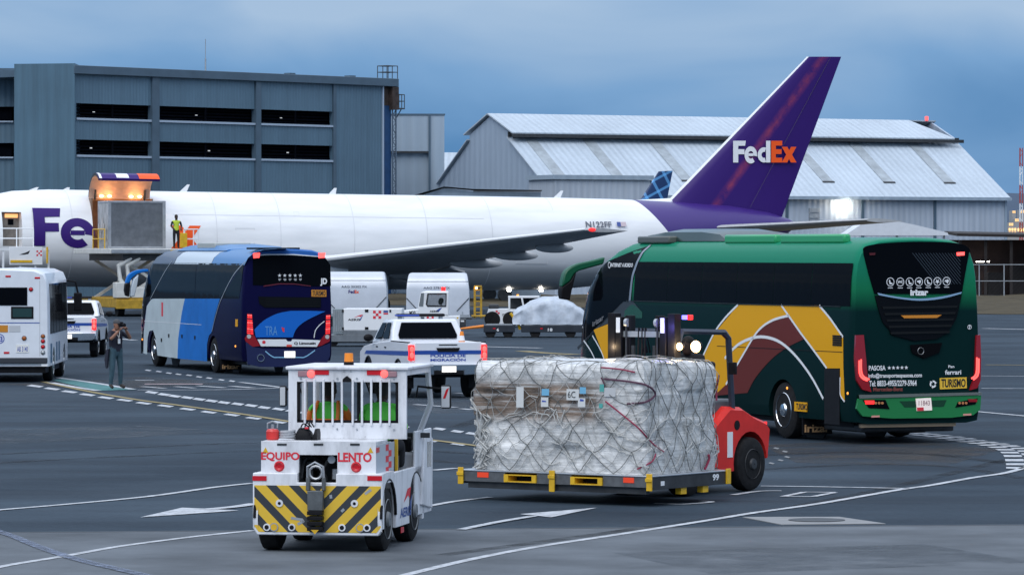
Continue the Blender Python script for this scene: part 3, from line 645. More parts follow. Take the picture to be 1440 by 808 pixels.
def livery():
    m = bpy.data.materials.new('aircraft_paint'); m.use_nodes = True; t, b = tree(m); N = t.nodes.new; Lk = t.links.new
    co = N('ShaderNodeTexCoord'); sp = N('ShaderNodeSeparateXYZ'); Lk(co.outputs['Object'], sp.inputs[0])
    mz = N('ShaderNodeMath'); mz.operation = 'MULTIPLY_ADD'; mz.inputs[1].default_value = -.80; Lk(sp.outputs[2], mz.inputs[0]); Lk(sp.outputs[1], mz.inputs[2])   # y-.8z
    lt = N('ShaderNodeMath'); lt.operation = 'LESS_THAN'; lt.inputs[1].default_value = PURPLE_AT; Lk(mz.outputs[0], lt.inputs[0])
    n = N('ShaderNodeTexNoise'); n.inputs['Scale'].default_value = .9; n.inputs['Detail'].default_value = 6
    mp = N('ShaderNodeMapping'); mp.inputs['Scale'].default_value = (1,.25,1.6); Lk(co.outputs['Object'], mp.inputs[0]); Lk(mp.outputs[0], n.inputs['Vector'])
    rp = N('ShaderNodeValToRGB'); rp.color_ramp.elements[0].position = .3; rp.color_ramp.elements[1].position = .6
    rp.color_ramp.elements[0].color = (.70,.71,.72,1); rp.color_ramp.elements[1].color = (.83,.835,.84,1); Lk(n.outputs[0], rp.inputs[0])
    mg = N('ShaderNodeMapRange'); mg.inputs[1].default_value = 2.35; mg.inputs[2].default_value = 2.9; Lk(sp.outputs[2], mg.inputs[0])   # light grey towards the belly
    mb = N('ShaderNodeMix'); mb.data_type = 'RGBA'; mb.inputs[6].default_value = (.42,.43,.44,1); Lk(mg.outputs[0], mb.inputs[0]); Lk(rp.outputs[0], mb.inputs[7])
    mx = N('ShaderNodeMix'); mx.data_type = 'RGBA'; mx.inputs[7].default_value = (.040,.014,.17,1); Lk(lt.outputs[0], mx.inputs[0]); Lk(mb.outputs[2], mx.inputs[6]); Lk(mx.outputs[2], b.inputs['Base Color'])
    b.inputs['Roughness'].default_value = .38; b.inputs['Coat Weight'].default_value = .2; b.inputs['Coat Roughness'].default_value = .15
    return m
pu = FRP.at(925, 305, 0, -2.2); PURPLE_AT = pu.y-.80*pu.z
M_PLANE = livery()
def interp3(y): return 4.0 if y > -21 else (4.065 if y > -24 else 4.066)
def fus(B):
    secs = []
    for y, rx, rz, zc in ST: secs.append([(rx*math.sin(2*math.pi*i/48), y, zc+rz*math.cos(2*math.pi*i/48)) for i in range(48)])
    B.loft(secs)
fu = part('fuselage', [M_PLANE], pl, fus, smooth=40)
# main-deck door opening and crew door are real openings in the shell
yd0, yd1 = FRP.at(217, 300, 0, -2.4).y, FRP.at(130, 300, 0, -2.4).y
zd0, zd1 = FRP.at(170, 349, 0, -2.6).z, FRP.at(170, 279, 0, -2.0).z
cutout(fu, MB().box(-3.2, 1.6, yd0, yd1, zd0, zd1))
cd0, cd1 = FRP.at(31.5, 320, 0, -2.5).y, FRP.at(5, 320, 0, -2.5).y
cz0, cz1 = FRP.at(18, 346, 0, -2.55).z, FRP.at(18, 298, 0, -2.3).z
cutout(fu, MB().box(-3.2, -.9, cd0, cd1, cz0, cz1))
me = fu.data; me.shade_smooth(); me.set_sharp_from_angle(angle=R(35))
part('door_surround', mat('door_brown', (.22,.13,.08), .6, var=.2), pl, lambda B: [B.box(-2.1, 1.5, yd0+.005, yd0+.08, zd0, zd1), B.box(-2.1, 1.5, yd1-.08, yd1-.005, zd0, zd1), B.box(1.4, 1.5, yd0+.1, yd1-.1, zd0, zd1)])
crew = part('crew_door', mat('door_lining', (.19,.17,.15), .6, var=.3, vscale=4), pl, lambda B: B.box(-1.6, -1.5, cd0+.01, cd1-.01, cz0+.005, cz1-.01)); part('door_window', M_GLASS, crew, lambda B: B.box(-1.64, -1.605, cd0+.3, cd0+.6, cz0+1.15, cz0+1.45)); part('header_lamp', mat('lit_header', (.7,.4,.2), .5, emit=(1,.45,.15), estr=1.2), crew, lambda B: B.box(-1.68, -1.605, cd0+.08, cd1-.25, cz1-.3, cz1-.1))
# raised cargo door: curved shell hinged along the top of the opening
xs = -math.sqrt(RF**2-(zd1-ZF)**2)
prof = [(0,-.05),(.04,.25),(.16,.55),(.38,.83),(.70,1.05),(1.08,1.18),(1.48,1.20),(1.86,1.12),(2.16,.92)]
def shell(off):
    res = []
    for i, (a, c) in enumerate(prof):
        p, q = prof[max(i-1,0)], prof[min(i+1,len(prof)-1)]; tx, tz = q[0]-p[0], q[1]-p[1]; l = math.hypot(tx, tz); res.append((xs-a+off*tz/l*1.0, zd1+c+off*tx/l*1.0))
    return res
inn, outn = shell(0), shell(.14)
def doorb(B):
    for k in range(len(prof)-1):
        for y0, y1 in ((yd0+.02, yd1-.02),):
            B.add([(inn[k][0],y0,inn[k][1]),(inn[k+1][0],y0,inn[k+1][1]),(inn[k+1][0],y1,inn[k+1][1]),(inn[k][0],y1,inn[k][1])], [(0,1,2,3)], 0)
            B.add([(outn[k][0],y0,outn[k][1]),(outn[k+1][0],y0,outn[k+1][1]),(outn[k+1][0],y1,outn[k+1][1]),(outn[k][0],y1,outn[k][1])], [(0,1,2,3)], 1)
            for y in (y0, y1): B.add([(inn[k][0],y,inn[k][1]),(inn[k+1][0],y,inn[k+1][1]),(outn[k+1][0],y,outn[k+1][1]),(outn[k][0],y,outn[k][1])], [(0,1,2,3)], 2)
    a, c = inn[-1], outn[-1]; B.add([(a[0],yd0+.02,a[1]),(c[0],yd0+.02,c[1]),(c[0],yd1-.02,c[1]),(a[0],yd1-.02,a[1])], [(0,1,2,3)], 1)
M_DOORIN = mat('door_inner_panel', (.62,.40,.29), .5, var=.1, vscale=3)
cd = part('cargo_door', [M_DOORIN, M_PURPLE, M_DARKM], pl, doorb, smooth=50)
# the part of the wordmark painted on the door's drooping outer skin
def door_skin(y0, y1, t0, t1, m, nm):
    B = MB()
    n = len(outn); i0, i1 = n-3, n-1
    pts = []
    for j in range(5):
        t = t0+(t1-t0)*j/4; k = i0+t*(i1-i0); a = int(min(k, n-2)); f = k-a
        pts.append((outn[a][0]+(outn[a+1][0]-outn[a][0])*f-.012, outn[a][1]+(outn[a+1][1]-outn[a][1])*f+.006))
    B.loft([[(p[0],y0,p[1]) for p in pts], [(p[0],y1,p[1]) for p in pts]], False, closed=False); return B.build(nm, m, cd)
yy = lambda f: yd1+(yd0-yd1)*f
door_skin(yy(.66), yy(.99), 0, 1, M_CORANGE, 'painted_letter'); door_skin(yy(.30), yy(.50), .1, .9, M_WHITE, 'painted_letter'); door_skin(yy(.02), yy(.06), 0, 1, M_WHITE, 'painted_letter')
B = MB(); 
for f in (.20,.33,.68,.82):
    part('door_lamp', M_WARM, cd, lambda B: B.ball((xs-.16, yy(f), zd1+.12), .07, .13, .07, 10, 6))
lamp_at('door_light', cd, (xs-.5, yy(.3), zd1+.15), 18, (1,.50,.20), .1); lamp_at('door_light', cd, (xs-.5, yy(.75), zd1+.15), 18, (1,.50,.20), .1); lamp_at('hold_light', cd, (-.6, yy(.3), zd1-.3), 30, (1,.50,.20), .1)
part('hinge_rail', mat('hinge_brown', (.35,.16,.06), .5), cd, lambda B: B.box(xs-.1, xs+.02, yd0+.05, yd1-.05, zd1-.12, zd1-.02))
for f in (.1,.9): part('actuator', M_DARKM, cd, lambda B: B.cyl((xs-.2, yy(f), zd1+.45), (xs-.05, yy(f), zd1-.1), .06, n=8))
# wordmark on the flank
def on_fus(y, z): return (-math.sqrt(max(.01, RF**2*(1-((z-ZF)/2.63)**2)))-.014, y, z)
def flank(letter, x0, ybase, hpx, m, kx=1.0, name='painted_letter'):
    p0 = FRP.at(x0, ybase, 0, -2.5); p1 = FRP.at(x0, ybase-hpx, 0, -2.5); s = p1.z-p0.z
    wrap([[(p0.y-u*s*kx, p0.z+v*s) for u, v in poly] for poly in letter], on_fus, .22).build(name, m, pl, smooth=60)
flank(LF, 47, 345.5, 53.5, M_PURPLE, 1.02); flank(Le, 84.5, 346, 53.5, M_PURPLE, 1.06)
flank(Lx, 238.5, 352, 49, M_CORANGE, 1.06)
p0 = FRP.at(824, 319.5, 0, -2.4); p1 = FRP.at(860.5, 311.5, 0, -2.4)
lettering('N122FF', mat('grey_print', (.10,.11,.14), .5), pl, lambda u, v: on_fus(p0.y+(p1.y-p0.y)*u, p0.z+(p1.z-p0.z)*v), .02)
for i, (xa, xb, m) in enumerate(((868,873.5,mat('flag_blue', (.05,.09,.3), .5)),(873.6,881,mat('flag_pink', (.55,.45,.48), .5)))):
    a, c = FRP.at(xa, 318, 0, -2.4), FRP.at(xb, 312, 0, -2.4); wrap([[(a.y,a.z),(c.y,a.z),(c.y,c.z),(a.y,c.z)]], on_fus, .3).build('flag', m, pl)
for px, hgt, sw in ((257,.42,.25),(783,.42,.25),(467,.36,.12),(46,.14,.2),(92,.16,.1)):
    q = FRP.at(px, 272, 0, 0); part('antenna', M_WHITE, pl, lambda B: B.loft([[(-.03,q.y+.22,6.58),(.03,q.y+.22,6.58),(.02,q.y-.2,6.58),(-.02,q.y-.2,6.58)], [(-.015,q.y-sw,6.6+hgt),(.015,q.y-sw,6.6+hgt),(.01,q.y-sw-.14,6.6+hgt),(-.01,q.y-sw-.14,6.6+hgt)]]))
M_SEAM = mat('skin_seam', (.66,.67,.68), .5)
for y_ in (3.4,-4.6,-8.2,-12.4,-16.6,-20.4,-24.2):
    rr_ = 1.0 if y_ > -21 else (.985 if y_ > -24 else .975)
    part('skin_joint', M_SEAM, pl, lambda B: B.loft([[(-(2.6*rr_+.008)*math.sin(a*math.pi/40), y_+dy, interp3(y_)+(2.63*rr_+.008)*math.cos(a*math.pi/40)) for a in range(2, 38)] for dy in (-.02,.02)], False, closed=False), smooth=60)
for z_ in (5.35, 2.75): part('skin_joint', M_SEAM, pl, lambda B: B.loft([[(on_fus(y, z_+dz)[0]+.006, y, z_+dz) for y in (-2.2,-8,-14,-20)] for dz in (-.018,.018)], False, closed=False), smooth=60)
for px, py, w_, h_ in ((345,332,1.1,.9),(300,385,1.7,1.2),(700,345,.5,.3),(750,352,1.9,1.5),(420,300,.3,.2)):
    q = FRP.at(px, py, 0, -2.6)
    if abs(q.z-ZF) < 2.2: part('access_panel', M_SEAM, pl, lambda B: B.add([(on_fus(q.y+a, q.z+c)[0]+.004, q.y+a, q.z+c) for k in (1, .93) for a, c in ((-w_/2*k,-h_/2*k),(w_/2*k,-h_/2*k),(w_/2*k,h_/2*k),(-w_/2*k,h_/2*k))], [(i, (i+1) % 4, (i+1) % 4+4, i+4) for i in range(4)]), smooth=0)
# tail fin
def airfoil(le, te, th, nrm, n=9):
    le, te, nrm = Vector(le), Vector(te), Vector(nrm); up, lo = [], []; ch = (te-le)
    for i in range(n+1):
        x = (i/n)**1.6; y = th*ch.length*5*(.2969*math.sqrt(x)-.126*x-.3516*x*x+.2843*x**3-.1015*x**4)
        up.append(le+ch*x+nrm*y); lo.append(le+ch*x-nrm*y)
    return up+lo[::-1][1:-1]
rl, rt = FRP.at(931, 292, 0, 0), FRP.at(1097, 312, 0, 0); tl, tt = FRP.at(1136, 80, 0, 0), FRP.at(1183, 80, 0, 0)
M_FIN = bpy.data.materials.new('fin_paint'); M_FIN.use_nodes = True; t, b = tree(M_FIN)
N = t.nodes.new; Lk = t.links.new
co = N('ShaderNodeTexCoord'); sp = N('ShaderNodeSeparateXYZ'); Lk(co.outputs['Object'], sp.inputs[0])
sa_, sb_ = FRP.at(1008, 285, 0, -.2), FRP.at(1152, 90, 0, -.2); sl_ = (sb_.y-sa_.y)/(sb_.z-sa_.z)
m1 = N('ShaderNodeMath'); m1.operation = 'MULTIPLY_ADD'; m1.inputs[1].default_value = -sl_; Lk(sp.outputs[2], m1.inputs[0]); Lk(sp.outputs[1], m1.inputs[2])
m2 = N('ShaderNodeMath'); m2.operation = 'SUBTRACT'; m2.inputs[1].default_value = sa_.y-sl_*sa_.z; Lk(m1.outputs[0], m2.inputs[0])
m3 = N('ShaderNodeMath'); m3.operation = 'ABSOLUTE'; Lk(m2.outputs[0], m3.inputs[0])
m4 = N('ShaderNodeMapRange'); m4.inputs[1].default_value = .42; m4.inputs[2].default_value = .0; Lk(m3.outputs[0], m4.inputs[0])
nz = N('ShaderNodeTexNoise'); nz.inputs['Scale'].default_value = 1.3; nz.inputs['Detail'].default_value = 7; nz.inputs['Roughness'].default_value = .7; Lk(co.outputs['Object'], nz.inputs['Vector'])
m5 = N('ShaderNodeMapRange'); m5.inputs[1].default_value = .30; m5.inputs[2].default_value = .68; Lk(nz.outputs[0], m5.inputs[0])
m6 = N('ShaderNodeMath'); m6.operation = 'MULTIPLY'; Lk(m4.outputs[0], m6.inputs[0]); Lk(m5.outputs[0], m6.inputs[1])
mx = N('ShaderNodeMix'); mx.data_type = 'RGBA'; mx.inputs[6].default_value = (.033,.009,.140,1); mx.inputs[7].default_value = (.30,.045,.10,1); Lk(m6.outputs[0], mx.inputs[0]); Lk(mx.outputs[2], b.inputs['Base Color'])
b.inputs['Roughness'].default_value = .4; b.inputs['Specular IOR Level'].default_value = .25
lee = .065
l2r, l2t = rl.lerp(rt, .02), tl.lerp(tt, .07)
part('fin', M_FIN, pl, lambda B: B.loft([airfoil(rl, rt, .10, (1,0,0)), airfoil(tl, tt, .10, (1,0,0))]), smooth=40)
def lead(B):
    ra, ta = airfoil(rl, rt, .10, (1,0,0), 14), airfoil(tl, tt, .10, (1,0,0), 14); o = Vector((0,.03,0))
    k = 3; sec = lambda s, kk: [s[i]+o+Vector((-.006,0,0)) for i in range(-kk, 0)]+[s[0]+o]+[s[i]+o+Vector((.006,0,0)) for i in range(1, kk+1)]
    def sect(s, L_):
        le = s[0]; return [Vector((-.12*L_-.006, le.y-.42*L_, le.z)), Vector((-.08*L_, le.y-.12*L_, le.z)), Vector((0, le.y+.06, le.z)), Vector((.08*L_, le.y-.12*L_, le.z)), Vector((.12*L_+.006, le.y-.42*L_, le.z))]
    B.loft([sect(ra, 1.25), sect(ta, .62)])
part('leading_edge', M_WHITE, pl, lead, smooth=60)
part('dorsal_fillet', M_WHITE, pl, lambda B: B.add([(0,FRP.at(893,283,0,0).y,6.55),(-.42,rl.y-.4,6.35),(.42,rl.y-.4,6.35),(0,rl.y-.5,rl.z+.55),(0,rl.y-1.2,6.3)], [(0,1,3),(0,3,2),(1,4,3),(2,3,4)]), smooth=0)
# wordmark on the fin, 5 letters
def fin_letter(letter, px, py, hpx, wpx, m):
    def fn(u, v):
        q = FRP.at(px+u*wpx, py-v*hpx, 0, -.33); return (q.x, q.y, q.z)
    wrap(letter, fn, 2.).build('painted_letter', m, pl, smooth=0)
for L_, px, w_, m in ((LF,1031,24,M_TXT),(Le,1047,20.5,M_TXT),(Ld,1065.5,23.5,M_TXT),(LE,1084.5,23.5,M_CORANGE),(Lx,1099.5,23.5,M_CORANGE)): fin_letter(L_, px, 228.5, 30.5, w_, m)
part('rudder_seam', mat('seam_dark', (.02,.008,.06), .5), pl, lambda B: B.tube([rl.lerp(rt,.72)+Vector((-.42,0,.6)), tl.lerp(tt,.68)+Vector((-.06,0,0))], .012, 4))
# tailplane, wings
for s in (-1, 1):
    part('tailplane', mat('wing_grey', (.40,.41,.42), .4, var=.1), pl, lambda B: B.loft([airfoil((s*1.0,-33.6,5.0), (s*1.0,-38.6,4.9), .09, (0,0,1)), airfoil((s*9.3,-40.0,5.50), (s*9.3,-42.3,5.45), .09, (0,0,1))]), smooth=40)
    wl = part('wing', mat('wing_skin', (.34,.35,.36), .42, var=.12), pl, lambda B: B.loft([airfoil((s*1.5,-4.2,2.35), (s*1.5,-15.2,1.95), .11, (0,0,1), 12), airfoil((s*8.3,-8.9,2.95), (s*8.3,-16.4,2.75), .11, (0,0,1), 12), airfoil((s*22.6,-18.7,4.62), (s*22.6,-20.9,4.60), .09, (0,0,1), 12)]), smooth=40)
    part('leading_edge', M_WHITE, wl, lambda B: B.tube([(s*2.6,-4.75,2.47),(s*8.3,-8.82,3.0),(s*22.5,-18.62,4.66)], .1, 8, rs=[.20,.15,.06]))
    for k, (xx, ly) in enumerate(((5.2,3.8),(10.8,3.2),(14.2,2.6),(17.4,2.2))):
        f = (xx-1.5)/(22.6-1.5); yt = -15.2-(1.2*min(1,(xx-1.5)/6.8) if xx < 8.3 else 1.2+4.5*(xx-8.3)/14.3); zt = 1.95+.8*min(1,(xx-1.5)/6.8)+(1.85*(xx-8.3)/14.3 if xx > 8.3 else 0)
        part('flap_fairing', M_STEEL if 0 else mat('fairing_grey', (.38,.39,.40), .45), wl, lambda B: B.ball((s*xx, yt+.5, zt-.22), .22, ly*.5, .26, 10, 10))
    part('flap', mat('wing_grey', (.40,.41,.42), .4), wl, lambda B: B.slab([(s*3,-15.0,1.93),(s*8,-16.1,2.60),(s*8,-17.0,2.35),(s*3,-16.1,1.65)], (0,0,.10)))
    part('position_lamp', M_TAILON if s < 0 else M_WHITE, wl, lambda B: B.ball((s*22.62,-18.95,4.64), .12, .2, .1, 8, 6))
    # engine
    ex, ey, ez = s*7.9, -5.2, 1.75
    en = part('engine', mat('nacelle_white', (.72,.73,.74), .35), pl, lambda B: B.lathe([(2.6,.98),(2.75,1.08),(2.6,1.2),(1.6,1.32),(0,1.32),(-1.4,1.1),(-1.7,.95)], (ex,ey,ez), 1, 28), smooth=50)
    part('intake_fan', M_DARKM, en, lambda B: B.cyl((ex,ey+1.8,ez), (ex,ey+1.7,ez), 1.0, n=24)); part('exhaust_cone', M_DARKM, en, lambda B: B.lathe([(-1.2,.9),(-2.0,.75),(-3.0,.35),(-3.3,.05)], (ex,ey,ez), 1, 20))
    part('pylon', mat('nacelle_white', (.72,.73,.74), .35), pl, lambda B: B.loft([[(ex-.18,ey+1.2,ez+1.15),(ex+.18,ey+1.2,ez+1.15),(ex+.18,ey-5.2,ez+.5),(ex-.18,ey-5.2,ez+.5)], [(ex-.12,ey-.6,ez+1.75),(ex+.12,ey-.6,ez+1.75),(ex+.12,ey-5.2,ez+1.4),(ex-.12,ey-5.2,ez+1.4)]]))
    # main gear
    gx, gy = s*4.6, -12.4
    gear = part('main_gear', M_DARKM, pl, lambda B: [B.cyl((gx,gy,.6), (gx,gy,2.4), .17, n=10), B.cyl((gx,gy-.2,.9), (gx*.6,gy,2.0), .09, n=8), B.box(gx-.12,gx+.12,gy-.9,gy+.9,.5,.68)])
    for wx_1 in (-.42, .42):
        for wy in (-.72, .72): part('tyre', M_RUB, gear, lambda B: B.lathe([(-.19,.3),(-.19,.5),(-.12,.57),(.12,.57),(.19,.5),(.19,.3)], (gx+wx_1,gy+wy,.57), 0, 20, caps=True))
    part('gear_door', mat('gear_door', (.45,.46,.47), .5), pl, lambda B: B.slab([(gx+s*.35,gy+1.3,1.1),(gx+s*.35,gy-1.2,1.1),(gx+s*.45,gy-1.2,2.3),(gx+s*.45,gy+1.3,2.3)], (s*.05,0,0)))
part('belly_fairing', mat('fairing_grey', (.38,.39,.40), .45), pl, lambda B: B.ball((0,-10.5,2.15), 2.9, 8.2, .98, 24, 16))
ng = part('nose_gear', M_DARKM, pl, lambda B: B.cyl((0,6.6,.4), (0,6.9,1.9), .12, n=8))
for s in (-.28, .28): part('tyre', M_RUB, ng, lambda B: B.lathe([(-.12,.2),(-.12,.38),(.12,.38),(.12,.2)], (s,6.6,.42), 0, 18, caps=True))
for px in (716, 761): q = FRP.at(px, 411, 0, -.6); part('belly_lamp', M_WLAMP, pl, lambda B: B.ball((q.x, q.y, 1.36), .13, .13, .06, 8, 5))

# ================================================================ patterned tail of a jet parked behind
s_ = 285/F; frj = Fr((927-CX)*s_, 285, 100); J = lambda x, y: frj.at(x, y, 0, 0)
jet = thing('parked_jet', 'parked jet with blue tartan-patterned tail fin behind the freighter', 'aircraft', frj)
def tartan():
    m = bpy.data.materials.new('tartan_tail'); m.use_nodes = True; t, b = tree(m); N = t.nodes.new; Lk = t.links.new
    co = N('ShaderNodeTexCoord'); mp = N('ShaderNodeMapping'); mp.inputs['Rotation'].default_value = (R(28),0,0); Lk(co.outputs['Object'], mp.inputs[0])
    sp = N('ShaderNodeSeparateXYZ'); Lk(mp.outputs[0], sp.inputs[0]); last = None
    for ax, fq in ((1, 7.0), (2, 8.0)):
        a = N('ShaderNodeMath'); a.operation = 'MULTIPLY'; a.inputs[1].default_value = fq; Lk(sp.outputs[ax], a.inputs[0])
        s = N('ShaderNodeMath'); s.operation = 'SINE'; Lk(a.outputs[0], s.inputs[0])
        g = N('ShaderNodeMath'); g.operation = 'GREATER_THAN'; g.inputs[1].default_value = .80; Lk(s.outputs[0], g.inputs[0])
        if last:
            mm = N('ShaderNodeMath'); mm.operation = 'ADD'; Lk(last, mm.inputs[0]); Lk(g.outputs[0], mm.inputs[1]); last = mm.outputs[0]
        else: last = g.outputs[0]
    rp = N('ShaderNodeValToRGB'); rp.color_ramp.elements[0].color = (.008,.035,.12,1); rp.color_ramp.elements[1].color = (.12,.38,.75,1)
    dv = N('ShaderNodeMath'); dv.operation = 'MULTIPLY'; dv.inputs[1].default_value = .6; Lk(last, dv.inputs[0]); Lk(dv.outputs[0], rp.inputs[0]); Lk(rp.outputs[0], b.inputs['Base Color']); b.inputs['Roughness'].default_value = .35
    return m
a, c, e_, f_ = J(899,283), J(936,292), J(946,240), J(926,241)
part('fin', tartan(), jet, lambda B: B.loft([airfoil(a, c, .1, (1,0,0)), airfoil(f_, e_, .1, (1,0,0))]), smooth=40)
zc = a.z-2.2
part('fuselage', M_WHITE, jet, lambda B: B.loft([[(r*math.sin(2*math.pi*i/24), y, z+r*math.cos(2*math.pi*i/24)) for i in range(24)] for y, r, z in ((26,.1,zc-.3),(24,1.2,zc-.2),(21,1.95,zc),(4,1.95,zc),(0,1.6,zc+.3),(-4.5,.4,zc+1.1))]), smooth=50)
for s in (-1, 1): part('wing', mat('wing_grey', (.40,.41,.42), .4), jet, lambda B: B.loft([airfoil((s*1.2,16,zc-1), (s*1.2,10,zc-1), .1, (0,0,1)), airfoil((s*16,8.5,zc+.2), (s*16,7,zc+.2), .1, (0,0,1))]))
for x, y in ((0,20),(-3,11),(3,11)): part('landing_gear', M_DARKM, jet, lambda B: [B.cyl((x,y,.4), (x,y,zc-1), .12, n=8), B.cyl((x-.25,y,.45), (x+.25,y,.45), .45, n=14)])
# ================================================================ wheels
def wheel(parent, x, y, r, w, rim=None, out=-1, rr=.58, name='wheel', z=None):
    """tyre turned about x; the rim faces the side out"""
    z = r if z is None else z; h = w/2
    ty = part(name, M_RUB, parent, lambda B: B.lathe([(-h,r*.55),(-h,r*.86),(-h*.8,r*.97),(-h*.4,r),(h*.4,r),(h*.8,r*.97),(h,r*.86),(h,r*.55)], (x,y,z), 0, 28, caps=True))
    R_ = r*rr; m = rim or M_STEEL
    rm = part('rim', m, ty, lambda B: B.lathe([(out*(h+.004),R_*1.03),(out*(h+.012),R_),(out*(h-.05),R_*.9),(out*(h-.07),R_*.55),(out*(h-.01),R_*.42),(out*(h+.03),R_*.34),(out*(h+.035),.01)], (x,y,z), 0, 24))
    part('wheel_nuts', M_DARKM, rm, lambda B: [B.cyl((x+out*(h-.06), y+R_*.66*math.cos(k*math.pi/4), z+R_*.66*math.sin(k*math.pi/4)), (x+out*(h-.02), y+R_*.66*math.cos(k*math.pi/4), z+R_*.66*math.sin(k*math.pi/4)), R_*.09, n=6) for k in range(8)])['kind'] = 'stuff'
    return ty
# ================================================================ coaches
def interp(tab, z):
    if z <= tab[0][0]: return tab[0][1]
    for (a, b), (c, d) in zip(tab, tab[1:]):
        if z <= c: return b+(d-b)*(z-a)/(c-a)
    return tab[-1][1]
def coach_body(mats, parent, L_, hw, ztop, rake, wheels, rearlean=.06):
    k = ztop/3.67
    half = [(hw*.80,.36),(hw*.975,.40),(hw,.58),(hw,1.2),(hw,1.9),(hw*.990,2.4*k),(hw*.968,2.95*k),(hw*.94,3.2*k),(hw*.885,3.40*k),(hw*.77,3.55*k),(hw*.58,3.63*k),(hw*.3,3.66*k),(0,3.67*k)]
    prof = half+[(-x, z) for x, z in half[::-1][1:]]
    secs = []
    lean = lambda z: rearlean*max(0, z-1.2)/2.4
    for y, sx, dz in ((0,.962,.05),(.02,.975,.035),(.07,.99,.015),(.18,1,0)): secs.append([(x*sx, y+lean(z), z-dz*max(0, (z-3.0*k)/.6)) for x, z in prof])
    y0 = L_-3.0
    for y in [.18+(y0-.18)*i/6 for i in range(1, 7)]: secs.append([(x, y, z) for x, z in prof])
    for t in (.2,.4,.6,.75,.87,.95,1.):
        sec = []
        for x, z in prof:
            e = 3.0-interp(rake, z/k); yy = y0+e*t; sx = 1-.16*max(0, t-.7)**2/.09
            sec.append((x*sx, yy, z))
        secs.append(sec)
    o = part('body', mats, parent, lambda B: B.loft(secs), smooth=45)
    for yw, r in wheels:
        for s in (-1, 1): cutout(o, MB().cyl((s*hw*.45, yw, r*.92), (s*(hw+.2), yw, r*.92), r*1.16, n=32))
    o.data.shade_smooth(); o.data.set_sharp_from_angle(angle=R(45))
    sx = [(z, x) for x, z in half if z >= .55]
    part('underframe', M_BLACK, parent, lambda B: B.box(-hw*.75, hw*.75, .6, L_-1.2, .28, .37))
    return o, (lambda z: interp(sx, z)), lean
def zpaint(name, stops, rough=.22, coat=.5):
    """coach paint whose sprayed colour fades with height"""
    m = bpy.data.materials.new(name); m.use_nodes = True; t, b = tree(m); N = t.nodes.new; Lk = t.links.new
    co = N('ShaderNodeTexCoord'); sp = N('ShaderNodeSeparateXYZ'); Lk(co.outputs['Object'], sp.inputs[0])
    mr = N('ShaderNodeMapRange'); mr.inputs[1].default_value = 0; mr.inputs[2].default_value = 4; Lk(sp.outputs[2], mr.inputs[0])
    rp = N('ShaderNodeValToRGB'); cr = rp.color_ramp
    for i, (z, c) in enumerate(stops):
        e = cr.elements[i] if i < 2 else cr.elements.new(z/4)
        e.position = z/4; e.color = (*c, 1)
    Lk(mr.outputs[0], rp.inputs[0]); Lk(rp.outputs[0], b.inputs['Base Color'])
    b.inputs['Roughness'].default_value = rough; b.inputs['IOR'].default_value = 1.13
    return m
def tail_mirror(parent, pts, m, hpts, hm, x):
    pass

# ---------------------------------------------------------------- green coach
FG = Fr(7.19, 75.69, 22.5); LG, HG = 12.6, 1.275
gb = thing('tour_coach', 'dark green coach with yellow and brown arcs and TURISMO plate at right', 'coach', FG)
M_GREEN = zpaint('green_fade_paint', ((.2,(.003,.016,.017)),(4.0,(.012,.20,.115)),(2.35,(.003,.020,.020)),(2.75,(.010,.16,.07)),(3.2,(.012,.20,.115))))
M_GDARK = mat('deep_green_paint', (.004,.020,.020), .22, coat=.5)
M_GYEL = mat('coach_yellow', (.76,.36,.004), .35, spec=.15); M_GBRN = mat('coach_brown', (.13,.020,.014), .35, spec=.2)
RK = [(0,0),(.9,.0),(2.0,.16),(2.6,.42),(3.0,.9),(3.3,1.5),(3.5,2.1),(3.67,2.75)]
zs = zoomed(980, 430, 2.994); za = zoomed(770, 300, 3.673); zA = zoomed(1190, 320, 5.05); zB = zoomed(1190, 450, 4.755)
yw = FG.side(*zs(362,450), -HG)[0]
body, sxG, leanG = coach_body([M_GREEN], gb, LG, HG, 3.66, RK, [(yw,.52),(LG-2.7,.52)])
def skin(fr, sx, px, x=None, off=.006):     # photo px -> (y,z) on the left flank
    y, z = fr.side(px[0], px[1], -1.27); return (y, z)
def flank_patch(name, m, parent, fr, sx, pts, off=.006, maxe=.35, smooth=True, L_=12.6, rk=None):
    poly = [skin(fr, sx, p) for p in pts]
    fn = lambda y, z: (-sx(z)-off, y, z)
    return wrap([poly], fn, maxe).build(name, m, parent, smooth=40)
def flank_line(name, m, parent, fr, sx, pts, w, off=.010, k=6):
    q = smoothpath([Vector((0, *skin(fr, sx, p))) for p in pts], k) if len(pts) > 2 else [Vector((0, *skin(fr, sx, p))) for p in pts]
    b = MB(); b.ribbon(q, w, (-1,0,0)); b.v = [(-sx(z)-off, y, z) for x, y, z in b.v]; return b.build(name, m, parent, smooth=40)
sm = lambda pts, k=5: [(p.x, p.y) for p in smoothpath([Vector((a, b, 0)) for a, b in pts], k)]
arcC = sm([zs(125,330), zs(200,200), zs(260,105), zs(320,60), zs(390,40)])
lineB = [zs(355,-4), zs(430,100), zs(490,180), zs(550,262)]
arcR = sm([zs(515,-2), zs(560,50), zs(600,105), zs(618,130)])
yel = [(1038,428.5)]+arcR+[zs(619,260), zs(625,400), zs(605,380), zs(605,262), zs(550,262), zs(490,180), zs(430,100), zs(392,42)]+arcC[::-1][1:]+[(1005,556),(965,556),(985,510),(1004,470)]
flank_patch('yellow_panel', M_GYEL, gb, FG, sxG, yel)
flank_patch('brown_panel', M_GBRN, gb, FG, sxG, [zs(392,43), zs(460,135)]+sm([zs(458,137), zs(390,170), zs(320,220), zs(250,300), zs(215,365)])+[(1005,556)]+arcC[:-1], off=.0065)
